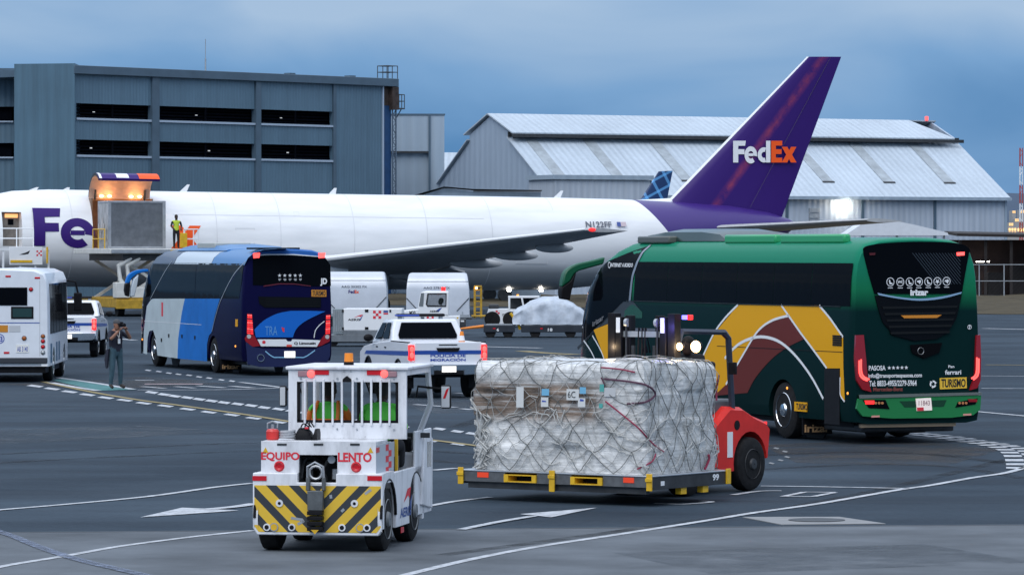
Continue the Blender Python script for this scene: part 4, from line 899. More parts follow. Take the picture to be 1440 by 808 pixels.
for pts, w in (([zs(125,330), zs(200,200), zs(260,105), zs(320,60), zs(390,40)], .045), ([zs(355,-4), zs(430,100), zs(490,180), zs(550,262)], .045), ([zs(515,-2), zs(560,50), zs(600,105), zs(618,130)], .045),
               ([zs(120,220), zs(180,160), zs(260,130), zs(340,145), zs(410,200), zs(480,290), zs(535,390)], .055), ([(1038,428),(1020,447),(1004,470),(985,510)], .045), ([zs(606,300), zs(606,370), zs(625,402)], .035), ([zs(568,455), zs(596,492)], .04)):
    flank_line('painted_line', M_TXT, gb, FG, sxG, pts, w)
flank_patch('yellow_panel', M_GYEL, gb, FG, sxG, [za(240,600), za(315,570), za(340,620), za(375,740), za(400,900), za(330,900), za(275,690)])
flank_patch('brown_panel', M_GBRN, gb, FG, sxG, [za(318,570), za(375,520), za(400,640), za(420,900), za(402,900), za(377,740)])
flank_patch('grey_stripe', mat('coach_grey', (.030,.034,.038), .3), gb, FG, sxG, [za(155,690), za(390,455), za(440,452), za(480,500), za(320,565), za(240,598), za(160,705)], off=.0055)
for pts in ([za(190,655), za(240,735), za(300,900)], [za(235,630), za(290,735), za(330,900)], [za(315,570), za(340,620), za(365,680)]): flank_line('painted_line', M_TXT, gb, FG, sxG, pts, .035)
flank_patch('green_patch', mat('coach_mid_green', (.006,.07,.035), .25), gb, FG, sxG, sm([za(400,500), za(440,470), za(490,510)])+[za(490,540), za(395,540)], off=.0062)
yA, zA_ = FG.side(892, 356, -1.25); yZ, zZ = FG.side(1197, 430, -1.27)
# flank glazing: one pane per bay
zb, zt = 2.44, 3.20
n = 6
for k in range(n):
    y0, y1 = yZ+.05+(yA-yZ-.05)*k/n, yZ+.05+(yA-yZ-.05)*(k+1)/n
    wrap([[(y0+.004,zb),(y1-.004,zb),(y1-.004,zt),(y0+.004,zt)]], lambda y, z: (-sxG(z)-.008, y, z), .3).build('side_window', M_GLASS, gb, smooth=40)
part('window_seam', mat('seal_grey', (.02,.022,.024), .4), gb, lambda B: B.box(-1.284, -1.268, .5, LG-2.8, 2.425, 2.436))
fw = [za(465,165), za(300,245), za(215,290), za(180,330), za(165,480), za(150,690), za(390,455), za(420,455)]
yF = [skin(FG, sxG, p) for p in fw]
wrap([[(min(y, LG-interp(RK, z)-.04), z) for y, z in yF]], lambda y, z: (-sxG(z)*(1-.16*max(0,((y-(LG-3.0))/(3.0-interp(RK,z))-.7))**2/.09)-.010, y, z), .2).build('driver_window', M_GLASS, gb, smooth=40)
flank_line('chrome_pillar', mat('grey_chrome', (.34,.36,.40), .3, .6), gb, FG, sxG, [za(478,135), za(462,190), za(445,270), za(432,340), za(425,455)], .085, off=.016)
fn = on_side(FG, bb(za,320,256,434,277), -1.255); lettering('INTERNET A BORDO', M_TXT, gb, lambda u, v: (-sxG(fn(u,v)[2])-.02, fn(u,v)[1], fn(u,v)[2]), .03)
c_ = skin(FG, sxG, za(309,266)); part('emblem', M_TXT, gb, lambda B: B.lathe([(-.002,.045),(-.002,.066),(0,.066)], (-sxG(c_[1])-.02, *c_), 0, 20))
zt_ = skin(FG, sxG, za(268,565)); lettering('irizar', mat('dim_print', (.2,.2,.21), .5), gb, (lambda f0: lambda u, v: (f0(u,v)[0], f0(u,v)[1], f0(u,v)[2]+.16*u))(on_side(FG, bb(za,232,560,290,588), -1.285)))
# roof equipment
part('air_conditioner', mat('ac_dark_green', (.010,.035,.032), .3, coat=.4), gb, lambda B: B.loft([[(-.85,y,3.60),(-.8,y,3.60+h*.8),(-.4,y,3.62+h),(.4,y,3.62+h),(.8,y,3.60+h*.8),(.85,y,3.60)] for y, h in ((6.2,.02),(6.5,.16),(7.3,.22),(9.0,.22),(9.8,.14),(10.3,.02))]), smooth=50)
part('roof_hatch', mat('hatch_grey', (.10,.11,.10), .35), gb, lambda B: B.box(-1.0, -.62, 8.4, 9.9, 3.56, 3.70), .03)
for y0, y1 in ((1.0,3.6),(3.8,6.0)): part('roof_rail', mat('bright_green_paint', (.03,.34,.13), .3, coat=.3), gb, lambda B: B.box(-.95, -.80, y0, y1, 3.55, 3.72), .04)
# near mirror
mp_ = smoothpath([Vector((-1.0, LG-1.7, 3.24)), Vector((-1.22, LG-.85, 3.22)), Vector((-1.36, LG-.42, 3.10)), Vector((-1.42, LG-.28, 2.90))], 5)
mz = lambda pts, fr, yy: [fr.rear(a, b, yy) for a, b in pts]
mi = part('mirror', mat('mirror_green', (.006,.085,.04), .35), gb, lambda B: B.prism(mz(sm([za(300,225), za(235,242), za(150,262), za(98,295), za(80,345)], 3)+[za(76,380), za(118,350), za(140,312), za(165,296), za(215,282), za(290,262)], FG, LG-.6), 1, LG-.6, LG-.40), .03)
part('mirror_housing', M_BLACK, mi, lambda B: B.prism(mz([za(76,381), za(118,351), za(140,313), za(150,300), za(148,320), za(128,395), za(118,447), za(78,440), za(73,410)], FG, LG-.6), 1, LG-.59, LG-.38), .03)
mi2 = part('mirror', M_BLACK, gb, lambda B: B.tube([(1.15,LG-.9,2.8),(1.4,LG-.1,2.85),(1.5,LG+.1,2.4)], .09, 8)); part('mirror_housing', M_BLACK, mi2, lambda B: B.box(1.4, 1.62, LG, LG+.2, 1.85, 2.45), .05)
part('windscreen', M_GLASS, gb, lambda B: B.loft([[(x, LG-interp(RK, z)+.012-.0*abs(x), z) for x in (-.95,-.5,0,.5,.95)] for z in (1.2,1.8,2.3,2.7,3.0)], False, closed=False), smooth=60)
for s in (-1, 1): part('head_lamp', M_WHITE, gb, lambda B: B.ball((s*.85, LG-.01, .85), .16, .05, .1))
# wheels and arches
for y_, s in ((yw,-1),(yw,1),(LG-2.7,-1),(LG-2.7,1)):
    wheel(gb, s*(HG-.17), y_, .52, .30, M_CHROME, s, .60)
    part('arch_liner', M_BLACK, gb, lambda B: B.cyl((s*.60, y_, .5), (s*.62, y_, .5), .6, n=24))
flp = lambda px, z0, z1: part('mud_flap', M_BLACK, gb, lambda B: B.box(px-.3, px+.3, yw-.75, yw-.73, z0, z1))
M_FLAPT = mat('flap_print', (.55,.33,.16), .5)
for x in (-.95, .95):
    f = flp(x, .10, .55); lettering('irizar', M_FLAPT, f, lambda u, v: (x-.26+.52*u, yw-.752, .14+.14*v), .03)
part('side_plate', M_GYEL, gb, lambda B: (lambda a, c: B.box(-HG-.02, -HG-.004, min(a[0],c[0]), max(a[0],c[0]), c[1], a[1]))(skin(FG,sxG,zs(415,402)), skin(FG,sxG,zs(467,445))))
lettering('TURISMO', M_TXTK, gb, on_side(FG, bb(zs,418,408,464,439), -HG-.022), .03)
part('side_vent', M_BLACK, gb, lambda B: (lambda a, c: [B.box(-HG-.016, -HG-.007, min(a[0],c[0]), max(a[0],c[0]), a[1]+(c[1]-a[1])*k/5, a[1]+(c[1]-a[1])*(k+.8)/5) for k in range(5)])(skin(FG,sxG,zs(575,122)), skin(FG,sxG,zs(613,170))))
for q in (zs(382,345), zs(637,367)): c_ = skin(FG, sxG, q); part('marker_lamp', M_AMBER, gb, lambda B: B.ball((-HG-.005, *c_), .012, .03, .025, 8, 6))
part('panel_seam', M_BLACK, gb, lambda B: [B.box(-HG-.009, -HG-.0065, .4, 5.6, 1.62, 1.632)])
part('engine_door', M_BLACK, gb, lambda B: (lambda a, c: B.box(-HG-.012, -HG-.004, min(a[0],c[0]), max(a[0],c[0]), c[1], a[1]))(skin(FG,sxG,zs(540,262)), skin(FG,sxG,zs(604,500))))
# ---- tail
RY = 0.0
def rz(fr, pts, y=0): return [fr.rear(a, b, y) for a, b in pts]
def tail_panel(name, m, parent, fr, pts, off, t=.004, lean=None, maxe=.3, bevel=0):
    """panel following the leaning tail; off = how far it stands proud"""
    q = rz(fr, pts); lean = lean or (lambda z: 0)
    b = wrap([q], lambda x, z: (x, lean(z)-off, z), maxe)
    # close the rim so the panel has real thickness
    n = len(q); vs = [(x, lean(z)-off, z) for x, z in q]+[(x, lean(z)+.0, z) for x, z in q]
    b.add(vs, [(i, (i+1) % n, (i+1) % n+n, i+n) for i in range(n)])
    return b.build(name, m, parent, bevel, smooth=40)
def tail_text(s, m, parent, fr, box, off, lean, bold=.02):
    fn = on_rear(fr, box, 0); return lettering(s, m, parent, lambda u, v: (fn(u,v)[0], lean(fn(u,v)[2])-off, fn(u,v)[2]), bold)
glassP = sm([zA(128,150), zA(160,128), zA(300,108), zA(540,99), zA(780,108), zA(868,135), zA(886,168)], 3)+sm([zA(880,180), zA(850,330), zA(825,470)], 2)
glassP += [zA(205,470), zA(165,330), zA(132,190)]
rw = tail_panel('rear_window', M_GLASS, gb, FG, glassP, .016, lean=leanG)
tail_panel('engine_grille', mat('gloss_black', (.004,.004,.005), .08, ior=1.2), gb, FG, [zA(206,480), zA(520,520), zA(824,476), zA(805,560), zA(780,650), zA(720,745), zA(640,790), zA(480,802), zA(340,765), zA(260,670), zA(225,560)], .022, lean=leanG)
for k in range(5):
    a, c = zA(255+14*k, 560+45*k), zA(790-14*k, 552+45*k); tail_panel('grille_slat', mat('grille_slat', (.010,.010,.010), .15, ior=1.25), gb, FG, [a, c, (c[0]-1, c[1]+3.2), (a[0]+1, a[1]+3.2)], .040, lean=leanG)
tail_panel('accent_bar', mat('amber_accent', (.60,.22,.02), .3), gb, FG, [zA(385,622), zA(675,618), zA(640,640), zA(410,642)], .046, lean=leanG)
tail_panel('chrome_wing', M_CHROME, gb, FG, sm([zA(220,462), zA(360,490), zA(520,503), zA(680,487), zA(820,455)], 3)+sm([zA(815,468), zA(680,503), zA(520,518), zA(360,502), zA(230,478)], 3), .045, lean=leanG)
M_HATCH = mat('glass_print', (.022,.032,.045), .4)
for k in range(16):
    x0 = 475+21*k; ya, yb = 180, 400; xa, xb = x0, x0+170
    if xb > 815: yb = ya+(yb-ya)*(815-xa)/(xb-xa); xb = 815
    if xa < 810: tail_panel('print_stripe', M_HATCH, rw, FG, [zA(xa, ya), zA(xa+6, ya), zA(xb+6, yb), zA(xb, yb)], .0175, lean=leanG, maxe=1)
for k, (x, y) in enumerate(((318,385),(388,385),(455,385),(520,384),(587,383),(652,382),(717,380))):
    cx_, cz_ = FG.rear(*zA(x, y)); yo = leanG(cz_)-.019
    ic = part('pictogram', M_TXT, rw, lambda B: B.add([(cx_+r*math.cos(i*math.pi/12), yo, cz_+r*math.sin(i*math.pi/12)) for r in (.066,.078) for i in range(24)], [(i, (i+1) % 24, (i+1) % 24+24, i+24) for i in range(24)]), smooth=0)
    if k == 1: tail_text('WC', M_TXT, rw, FG, bb(zA, x-19, y-9, x+19, y+9), .019, leanG, .04)
    else:
        rr = random.Random(k); shp = [[(-.03,.03),(-.01,.04),(.005,-.01),(.04,-.02),(.045,-.04),(-.015,-.04)], [(-.04,.015),(.03,.035),(.045,.01),(.02,-.045),(-.01,-.01),(-.035,-.005)], star_pts(0,0,.05)][(0, 0, 0, 1, 0, 2, 1)[k]]
        part('pictogram', M_TXT, rw, lambda B: B.add([(cx_+a, yo, cz_+b) for a, b in shp], [tuple(range(len(shp)))]), smooth=0)
    part('caption', M_TXT, rw, lambda B: B.add([(cx_+a*.05, yo, cz_-.105+b*.006) for a, b in ((-1,-1),(1,-1),(1,1),(-1,1))], [(0,1,2,3)]), smooth=0)
tail_text('irizar', M_TXT, rw, FG, bb(zA, 458, 438, 586, 482), .020, leanG, .05)
tail_panel('brake_lamp', M_TAILHOT, gb, FG, [zA(790,176), zA(845,172), zA(845,196), zA(793,199)], .03, lean=leanG); tail_panel('brake_lamp', mat('dark_red_lens', (.09,.008,.01), .2), gb, FG, [zA(168,180), zA(212,178), zA(210,194), zA(172,196)], .03, lean=leanG)
c_ = FG.rear(*zA(875,705)); part('emblem', M_TXT, gb, lambda B: B.add([(c_[0]+r*math.cos(i*math.pi/10), -.004, c_[1]+r*math.sin(i*math.pi/10)) for r in (.034,.042) for i in range(20)], [(i, (i+1) % 20, (i+1) % 20+20, i+20) for i in range(20)]), smooth=0); tail_text('7', M_TXT, gb, FG, bb(zA, 867, 692, 884, 720), .004, lambda z: 0)
M_LENS = mat('red_lens', (.28,.008,.014), .15, coat=.5)
for pts, lit in (([zB(60,100), zB(112,98), zB(128,280), zB(136,390), zB(160,478), zB(100,462), zB(62,400), zB(52,250)], [(78,268),(80,350),(98,385),(134,402)]), ([zB(866,100), zB(891,96), zB(895,250), zB(890,400), zB(868,452), zB(822,466), zB(828,440), zB(852,380), zB(858,250)], [(876,255),(874,345),(862,378),(838,396)])):
    tl_ = tail_panel('tail_lamp', M_LENS, gb, FG, pts, .05, lean=leanG)
    for off, w_ in ((0, .035), (12, .03)):
        q = [Vector((FG.rear(*zB(a+(off if lit[0][0] < 400 else -off), b-off*.6))[0], -.056, FG.rear(*zB(a, b-off*.6))[1])) for a, b in lit]
        part('light_guide', mat('lit_guide', (.6,.02,.02), .3, emit=(1,.09,.08), estr=2.4), tl_, lambda B: B.ribbon(smoothpath(q, 4), w_, (0,-1,0)))
tail_panel('trim_bar', mat('warm_chrome', (.80,.66,.48), .16, 1.), gb, FG, [zB(72,497), zB(200,496), zB(890,479), zB(892,498), zB(200,518), zB(76,522)], .075)
M_BUMP = mat('bright_green_bumper', (.02,.19,.06), .2, spec=.3)
bp_ = tail_panel('bumper', M_BUMP, gb, FG, [zB(72,523), zB(200,520), zB(892,500), zB(886,595), zB(840,632), zB(690,650), zB(300,655), zB(100,640), zB(60,590)], .06)
tail_panel('bumper_step', mat('dark_green_bumper', (.006,.05,.02), .2, coat=.5), bp_, FG, [zB(345,540), zB(660,532), zB(640,575), zB(380,580)], .066)
for pts, hot in (([zB(98,532), zB(250,530), zB(278,592), zB(140,585)], (110,530,175,560)), ([zB(735,545), zB(868,520), zB(852,560), zB(718,582)], (800,520,862,545))):
    l_ = tail_panel('fog_lamp', M_GLASS, gb, FG, pts, .070); x0, y0, x1, y1 = hot; tail_panel('lamp_lens', M_TAILON if x0 < 400 else M_LENS, l_, FG, [zB(x0,y0+5), zB(x1,y0+5), zB(x1,y1), zB(x0+8,y1)], .074)
    for k in range(3): tail_panel('lamp_bulb', mat('dim_amber_lens', (.5,.2,.08), .15), l_, FG, [zB(*q) for q in ring_pts((185 if x0 < 400 else 745)+22*k, 552, 9, 8)], .076)
for x in (185, 798): tail_panel('reflector', mat('pink_reflector', (.7,.3,.25), .3), gb, FG, [zB(x-27,640-x*.02), zB(x+27,638-x*.02), zB(x+27,650-x*.02), zB(x-27,652-x*.02)], .064)
np_ = tail_panel('number_plate', mat('lit_plate', (.8,.75,.72), .4, emit=(1,.75,.6), estr=.25), gb, FG, [zB(452,522), zB(553,517), zB(561,600), zB(460,605)], .078); tail_panel('plate_band', M_TXTR, np_, FG, [zB(459,582), zB(503,580), zB(505,602), zB(461,604)], .081); tail_text('11843', mat('plate_print', (.45,.3,.3), .5), np_, FG, bb(zB, 470, 535, 545, 568), .081, lambda z: 0)  # light on the plate put in as weak emission
for s_, bx, m in (('PASOSA', (150,303,263,335), M_TXT), ('info@transportespasosa.com', (147,355,505,388), M_TXT), ('Tel: 8833-4955/2279-5964', (152,403,470,438), M_TXT), ('Mercedes-Benz', (180,448,378,472), mat('dull_red_print', (.22,.05,.04), .4)), ('ferrari', (660,332,768,362), M_TXT), ('Pan', (682,300,722,318), M_TXT)):
    tail_text(s_, m, gb, FG, bb(zB, *bx), .004, lambda z: 0, .025)
for k in range(5): tail_panel('painted_star', M_TXT, gb, FG, [zB(*q) for q in star_pts(287+28.5*k, 318-.5*k, 13)], .004)
tp = tail_panel('tourist_plate', mat('plate_yellow', (.78,.48,.04), .4), gb, FG, [zB(624,386), zB(803,380), zB(805,453), zB(626,461)], .010); tail_text('TURISMO', M_TXTK, tp, FG, bb(zB, 633, 392, 796, 447), .013, lambda z: 0, .03)
c_ = FG.rear(*zB(580,426))
for k in range(3):
    def rec(B):
        a0 = 100+120*k; pts = arc(c_[0], c_[1], .066, .066, a0, a0-78, 6)+[(c_[0]+.085*math.cos(R(a0-78)), c_[1]+.085*math.sin(R(a0-78))), (c_[0]+.052*math.cos(R(a0-106)), c_[1]+.052*math.sin(R(a0-106))), (c_[0]+.02*math.cos(R(a0-78)), c_[1]+.02*math.sin(R(a0-78)))]+arc(c_[0], c_[1], .036, .036, a0-78, a0, 6)
        B.add([(x, -.004, z) for x, z in pts], [tuple(range(len(pts)))])
    part('recycling_arrow', M_TXT, gb, rec, smooth=0)
c_ = FG.rear(*zB(497,205)); part('maker_emblem', M_STEEL, gb, lambda B: B.lathe([(-.004,.05),(-.02,.06),(-.004,.07)], (c_[0], 0, c_[1]), 1, 20))
tail_panel('boot_handle', mat('gloss_black', (.004,.004,.005), .08, ior=1.2), gb, FG, [zB(425,165), zB(640,150), zB(620,215), zB(520,255), zB(440,220)], .012)
part('exhaust_pan', M_DARKM, gb, lambda B: B.box(-.95, .9, .3, 1.8, .20, .34), .03); part('tow_bar', mat('warm_steel', (.35,.25,.16), .4, .5), gb, lambda B: B.box(-1.1, .8, .05, .12, .30, .36))

# ---------------------------------------------------------------- blue coach
rot = 18.5; FB_ = Fr(-7.33+1.275*math.cos(R(rot)), 116+1.275*math.sin(R(rot)), rot); LB = 12.4
bu = thing('tour_coach', 'navy, sky-blue and grey coach with lit tail lamps beside the photographer', 'coach', FB_)
M_NAVY = zpaint('navy_paint', ((.2,(.004,.004,.028)),(4.0,(.05,.16,.42)),(3.18,(.006,.006,.045)),(3.26,(.03,.12,.38))), .2, .5)
RKb = [(0,0),(.9,.02),(1.6,.12),(2.2,.35),(2.7,.7),(3.1,1.15),(3.4,1.8),(3.67,2.6)]
z5 = zoomed(170, 330, 3.847); zC = zoomed(340, 340, 8.08); zD = zoomed(340, 430, 8.08)
ywb = FB_.side(*z5(500,650), -HG)[0]; yfb = FB_.side(*z5(178,640), -HG)[0]
body, sxB, leanB = coach_body([M_NAVY], bu, LB, HG, 3.46, RKb, [(ywb,.5),(yfb,.5)])
M_BGREY = mat('coach_pale_grey', (.46,.53,.55), .4, ior=1.2, var=.12, vscale=1.2); M_BSKY = mat('coach_sky_blue', (.008,.145,.50), .4, ior=1.2, var=.15, vscale=1.2)
def fp(nm, m, pts, off=.006, maxe=.3):
    q = [skin(FB_, sxB, p) for p in pts]
    def fn(y, z):
        e = 3.0-interp(RKb, z*3.67/3.46); t = (y-(LB-3.0))/e; k = 1-.16*max(0, t-.7)**2/.09
        return (-sxB(z)*k-off, min(y, LB-interp(RKb, z*3.67/3.46)-.02), z)
    return wrap([q], fn, maxe).build(nm, m, bu, smooth=40)
fp('grey_panel', M_BGREY, [z5(142,385), z5(165,350), z5(200,335), z5(347,345), z5(330,430), z5(312,560), z5(308,668), z5(200,652), z5(190,560), z5(176,515), z5(155,520), z5(146,560), z5(143,645), z5(124,640), z5(126,520)])
fp('front_corner_glass', M_GLASS, [z5(90,505), z5(122,505), z5(120,640), z5(82,640)], .009)
fp('blue_panel', M_BSKY, [z5(347,345), z5(537,345), z5(510,440), z5(492,528), z5(478,545), z5(468,590), z5(468,684), z5(308,668), z5(312,560), z5(330,430)])
fp('side_window', M_GLASS, [z5(168,345), z5(215,235), z5(255,153), z5(400,153), z5(400,344)], .008); fp('side_window', M_GLASS, [z5(402,153), z5(642,156), z5(600,225), z5(537,344), z5(402,344)], .008)
fp('driver_window', M_GLASS, [z5(108,180), z5(150,155), z5(254,152), z5(215,235), z5(166,345), z5(140,370), z5(116,500), z5(90,500), z5(92,300)], .007)
fp('rear_side_window', M_GLASS, [z5(652,150), z5(606,232), z5(545,344), z5(640,344), z5(650,250)], .007)
for pts, w in (([z5(655,146), z5(600,225), z5(545,345), z5(515,440), z5(495,522)], .035), ([z5(262,140), z5(215,235), z5(160,350)], .03)):
    q = smoothpath([Vector((0, *skin(FB_, sxB, p))) for p in pts], 5); b = MB(); b.ribbon(q, w, (-1,0,0)); b.v = [(-sxB(z)-.012, y, z) for x, y, z in b.v]; b.build('trim_line', M_STEEL, bu)
# banded roof edge
M_RWHITE = mat('roof_pale', (.55,.62,.68), .3, coat=.3); M_RBLUE = mat('roof_blue', (.035,.18,.44), .3, coat=.3); M_RNAVY = mat('roof_navy', (.010,.014,.05), .25, coat=.4)
def roofband(nm, m, y0, y1, sk, o=.006):
    tab = [(z, x) for x, z in [(HG*.94,3.2*.943),(HG*.885,3.40*.943),(HG*.77,3.55*.943),(HG*.58,3.63*.943),(HG*.3,3.66*.943),(0,3.67*.943)]]
    vs = []
    nn_ = 7
    for i, (z, x) in enumerate(tab):
        for y in (y0+sk*i, y1+sk*i): vs.append((-x-o*(1 if i < 4 else .3), min(y, LB-interp(RKb, z*3.67/3.46)-.3), z+o*(i > 2)))
    part(nm, m, bu, lambda B: B.add(vs, [(2*i, 2*i+1, 2*i+3, 2*i+2) for i in range(len(tab)-1)]), smooth=60)
ya = lambda px: FB_.side(px, 352, -1.2)[0]
roofband('roof_band', M_RBLUE, ya(344), ya(297), -.10); roofband('roof_band', M_RWHITE, ya(296.5), ya(245), -.10); roofband('roof_band', M_RNAVY, ya(244.5), ya(214), -.10)
part('air_conditioner', M_RBLUE, bu, lambda B: B.loft([[(-.9,y,3.40),(-.82,y,3.42+h*.8),(-.4,y,3.44+h),(.4,y,3.44+h),(.82,y,3.42+h*.8),(.9,y,3.40)] for y, h in ((3.2,.02),(3.7,.12),(5,.16),(7.5,.16),(8.4,.08),(8.9,.01))]), smooth=50)
part('roof_hatch', mat('pale_hatch', (.42,.44,.42), .4), bu, lambda B: B.box(-.86, .2, 4.6, 6.6, 3.46, 3.63), .03)
part('spoiler', M_BLACK, bu, lambda B: B.box(-1.0, .4, .2, .6, 3.44, 3.49))
# mirror
mp_ = smoothpath([Vector((-1.05,LB-1.0,2.72)), Vector((-1.33,LB-.3,2.80)), Vector((-1.52,LB+.05,2.66)), Vector((-1.60,LB+.15,2.35)), Vector((-1.58,LB+.12,2.0))], 5)
mi = part('mirror', M_BSKY, bu, lambda B: B.prism(mz(sm([z5(150,186), z5(128,186), z5(80,194), z5(42,218), z5(26,262)], 3)+[z5(45,262), z5(62,232), z5(88,212), z5(122,203), z5(150,200)], FB_, LB-.3), 1, LB-.3, LB-.12), .02)
part('mirror_housing', M_BLACK, mi, lambda B: B.prism(mz([z5(26,263), z5(45,263), z5(52,250), z5(50,300), z5(46,335), z5(28,328), z5(22,300)], FB_, LB-.3), 1, LB-.29, LB-.10), .02); part('mirror_cover', M_RWHITE, mi, lambda B: B.prism(mz([z5(52,335), z5(56,290), z5(70,240), z5(96,215), z5(88,275), z5(74,332)], FB_, LB-.3), 1, LB-.31, LB-.14), .02)
for y_, s in ((ywb,-1),(ywb,1),(yfb,-1),(yfb,1)):
    wheel(bu, s*(HG-.17), y_, .50, .30, M_CHROME, s, .60); part('arch_liner', M_BLACK, bu, lambda B: B.cyl((s*.60, y_, .48), (s*.62, y_, .48), .57, n=24))
for x in (-.95, .95): f = part('mud_flap', M_BLACK, bu, lambda B: B.box(x-.3, x+.3, ywb-.72, ywb-.70, .10, .5)); lettering('irizar', M_FLAPT, f, lambda u, v: (x-.26+.5*u, ywb-.722, .13+.12*v), .03)
part('panel_seam', M_TXT, bu, lambda B: (lambda a, c: B.ribbon([Vector((-HG-.010, *a)), Vector((-HG-.010, *c))], .012, (-1,0,0)))(skin(FB_,sxB,z5(130,466)), skin(FB_,sxB,z5(438,486))))
for q in ((262,545),(333,548),(403,555),(222,568)): c_ = skin(FB_, sxB, z5(*q)); part('latch', M_BLACK, bu, lambda B: B.box(-HG-.02, -HG-.006, c_[0]-.06, c_[0]+.06, c_[1]-.05, c_[1]+.05))
for q in (z5(118,565), z5(622,602)): c_ = skin(FB_, sxB, q); part('marker_lamp', M_AMBER, bu, lambda B: B.ball((-HG-.008, *c_), .02, .04, .03, 8, 6))
c_ = skin(FB_, sxB, z5(628,476)); part('side_plate', M_GYEL, bu, lambda B: B.box(-HG-.012, -HG-.004, c_[0]-.12, c_[0]+.12, c_[1]-.1, c_[1]+.1))
part('emblem', M_TXTR, bu, lambda B: (lambda a, c: B.box(-HG-.012, -HG-.0065, min(a[0],c[0]), max(a[0],c[0]), c[1], a[1]))(skin(FB_,sxB,z5(222,365)), skin(FB_,sxB,z5(230,440))))
# tail
def tp_(nm, m, pts, off, par=None, maxe=.3): return tail_panel(nm, m, par or bu, FB_, pts, off, lean=leanB, maxe=maxe)
rw = tp_('rear_window', M_GLASS, sm([zC(130,160), zC(300,152), zC(600,152), zC(880,168), zC(960,190)], 3)+[zC(1010,260), zC(1015,500), zC(780,500), zC(430,472), zC(260,492), zC(130,490)], .016)
tp_('window_trim', M_TXT, [zC(130,148), zC(300,138), zC(600,138), zC(950,168), zC(950,176), zC(600,150), zC(300,150), zC(130,160)], .02)
tp_('red_trim', mat('dark_red_trim', (.12,.01,.025), .3), [zC(250,496), zC(430,470), zC(600,472), zC(785,497), zC(785,506), zC(600,483), zC(430,482), zC(250,508)], .022)
for x in (170, 912): tp_('brake_lamp', M_TAILHOT, [zC(x-38,126), zC(x+40,122), zC(x+32,180), zC(x-34,186)], .03)
for k in range(5): tp_('window_star', M_TXT, [zC(*q) for q in star_pts(432+59*k, 381, 22)], .019, rw); tp_('pictogram', mat('dim_white_print', (.35,.36,.37), .5), [zC(418+59*k, 416), zC(448+59*k, 416), zC(448+59*k, 426+12*(k % 2)), zC(430+59*k, 442), zC(418+59*k, 430)], .019, rw)
tail_text('JD', M_TXT, rw, FB_, bb(zC, 893, 412, 972, 500), .019, leanB, .05)
tp = tp_('tourist_plate', mat('plate_orange', (.55,.22,.02), .4), [zC(793,543), zC(963,546), zC(963,623), zC(793,621)], .012); tail_text('TURISMO', M_TXTK, tp, FB_, bb(zC, 805, 555, 952, 612), .015, leanB, .02)
tp_('engine_grille', mat('gloss_black', (.004,.004,.005), .08, ior=1.2), [zC(190,620), zC(900,630), zC(900,745), zC(260,745), zC(200,700)], .014)
for k in range(4): tp_('grille_slat', mat('grille_slat', (.010,.010,.010), .15, ior=1.25), [zC(270,645+24*k), zC(880,650+24*k), zC(880,656+24*k), zC(270,651+24*k)], .026)
tp_('blue_swoosh', mat('swoosh_blue', (.012,.13,.52), .25, ior=1.2), sm([zD(143,268), zD(250,165), zD(400,88), zD(560,55)], 3)+[zD(760,54)]+sm([zD(952,60), zD(800,130), zD(680,200), zD(610,275), zD(580,355)], 3)+[zD(160,355)], .008)
b = MB(); q = smoothpath([Vector((FB_.rear(*zD(*p))[0], leanB(FB_.rear(*zD(*p))[1])-.010, FB_.rear(*zD(*p))[1])) for p in ((820,360),(835,280),(880,220),(940,172))], 5); b.ribbon(q, .022, (0,-1,0)); b.build('painted_line', M_TXT, bu)
tail_text('TRA', mat('pale_blue_print', (.12,.32,.6), .4), bu, FB_, bb(zD, 265, 230, 402, 332), .012, leanB, -.008); tp_('emblem', M_TXTR, [zD(450,240), zD(482,250), zD(482,300), zD(462,285)], .012)
for sgn, pts in ((-1, [zD(60,85), zD(115,88), zD(132,320), zD(52,310)]), (1, [zD(955,98), zD(1005,95), zD(1002,308), zD(945,315)])):
    l_ = tp_('tail_lamp', M_LENS, pts, .03)
    for r_ in range(9):
        f = .06+.105*r_ + (.05 if r_ > 1 else 0)
        if f > .95: continue
        a = Vector(pts[0]).lerp(Vector(pts[3]), f); c = Vector(pts[1]).lerp(Vector(pts[2]), f)
        for h0, h1 in ((.08,.46),(.54,.92)):
            p, q = a.lerp(c, h0), a.lerp(c, h1); tp_('lamp_segment', M_TAILON if r_ % 3 else M_TAILHOT, [(p.x,p.y), (q.x,q.y), (q.x,q.y+1.5), (p.x,p.y+1.5)], .034, l_)
tp_('lower_lamp', M_LENS, [zD(30,368), zD(60,320), zD(130,322), zD(208,452), zD(120,462), zD(40,400)], .032); tp_('lower_lamp', M_LENS, [zD(940,322), zD(1003,318), zD(995,400), zD(900,450), zD(855,460), zD(890,390)], .032)
for x, y in ((78,345),(967,350)): tp_('lamp_lens', mat('clear_lens', (.5,.5,.5), .15), [zD(*q) for q in ring_pts(x, y, 24, 12)], .040)
tr = tp_('white_trim', M_WHITE, [zD(175,378), zD(498,378), zD(520,402), zD(560,402), zD(575,378), zD(892,388), zD(850,462), zD(215,456)], .028)
tail_text('Q Limousin', M_TXTK, tr, FB_, bb(zD, 590, 408, 838, 442), .031, leanB, .05); tp_('emblem', M_TXTR, [zD(*q) for q in ring_pts(248, 410, 20, 10)], .031, tr); tp_('third_lamp', mat('red_lamp_dim', (.7,.08,.06), .3), [zD(505,438), zD(565,438), zD(565,462), zD(505,462)], .033, tr)
bp_ = tp_('bumper', mat('navy_bumper', (.012,.016,.07), .2, coat=.5), [zD(40,405), zD(120,464), zD(250,485), zD(820,488), zD(1000,420), zD(998,560), zD(960,655), zD(700,690), zD(200,690), zD(60,660)], .05)
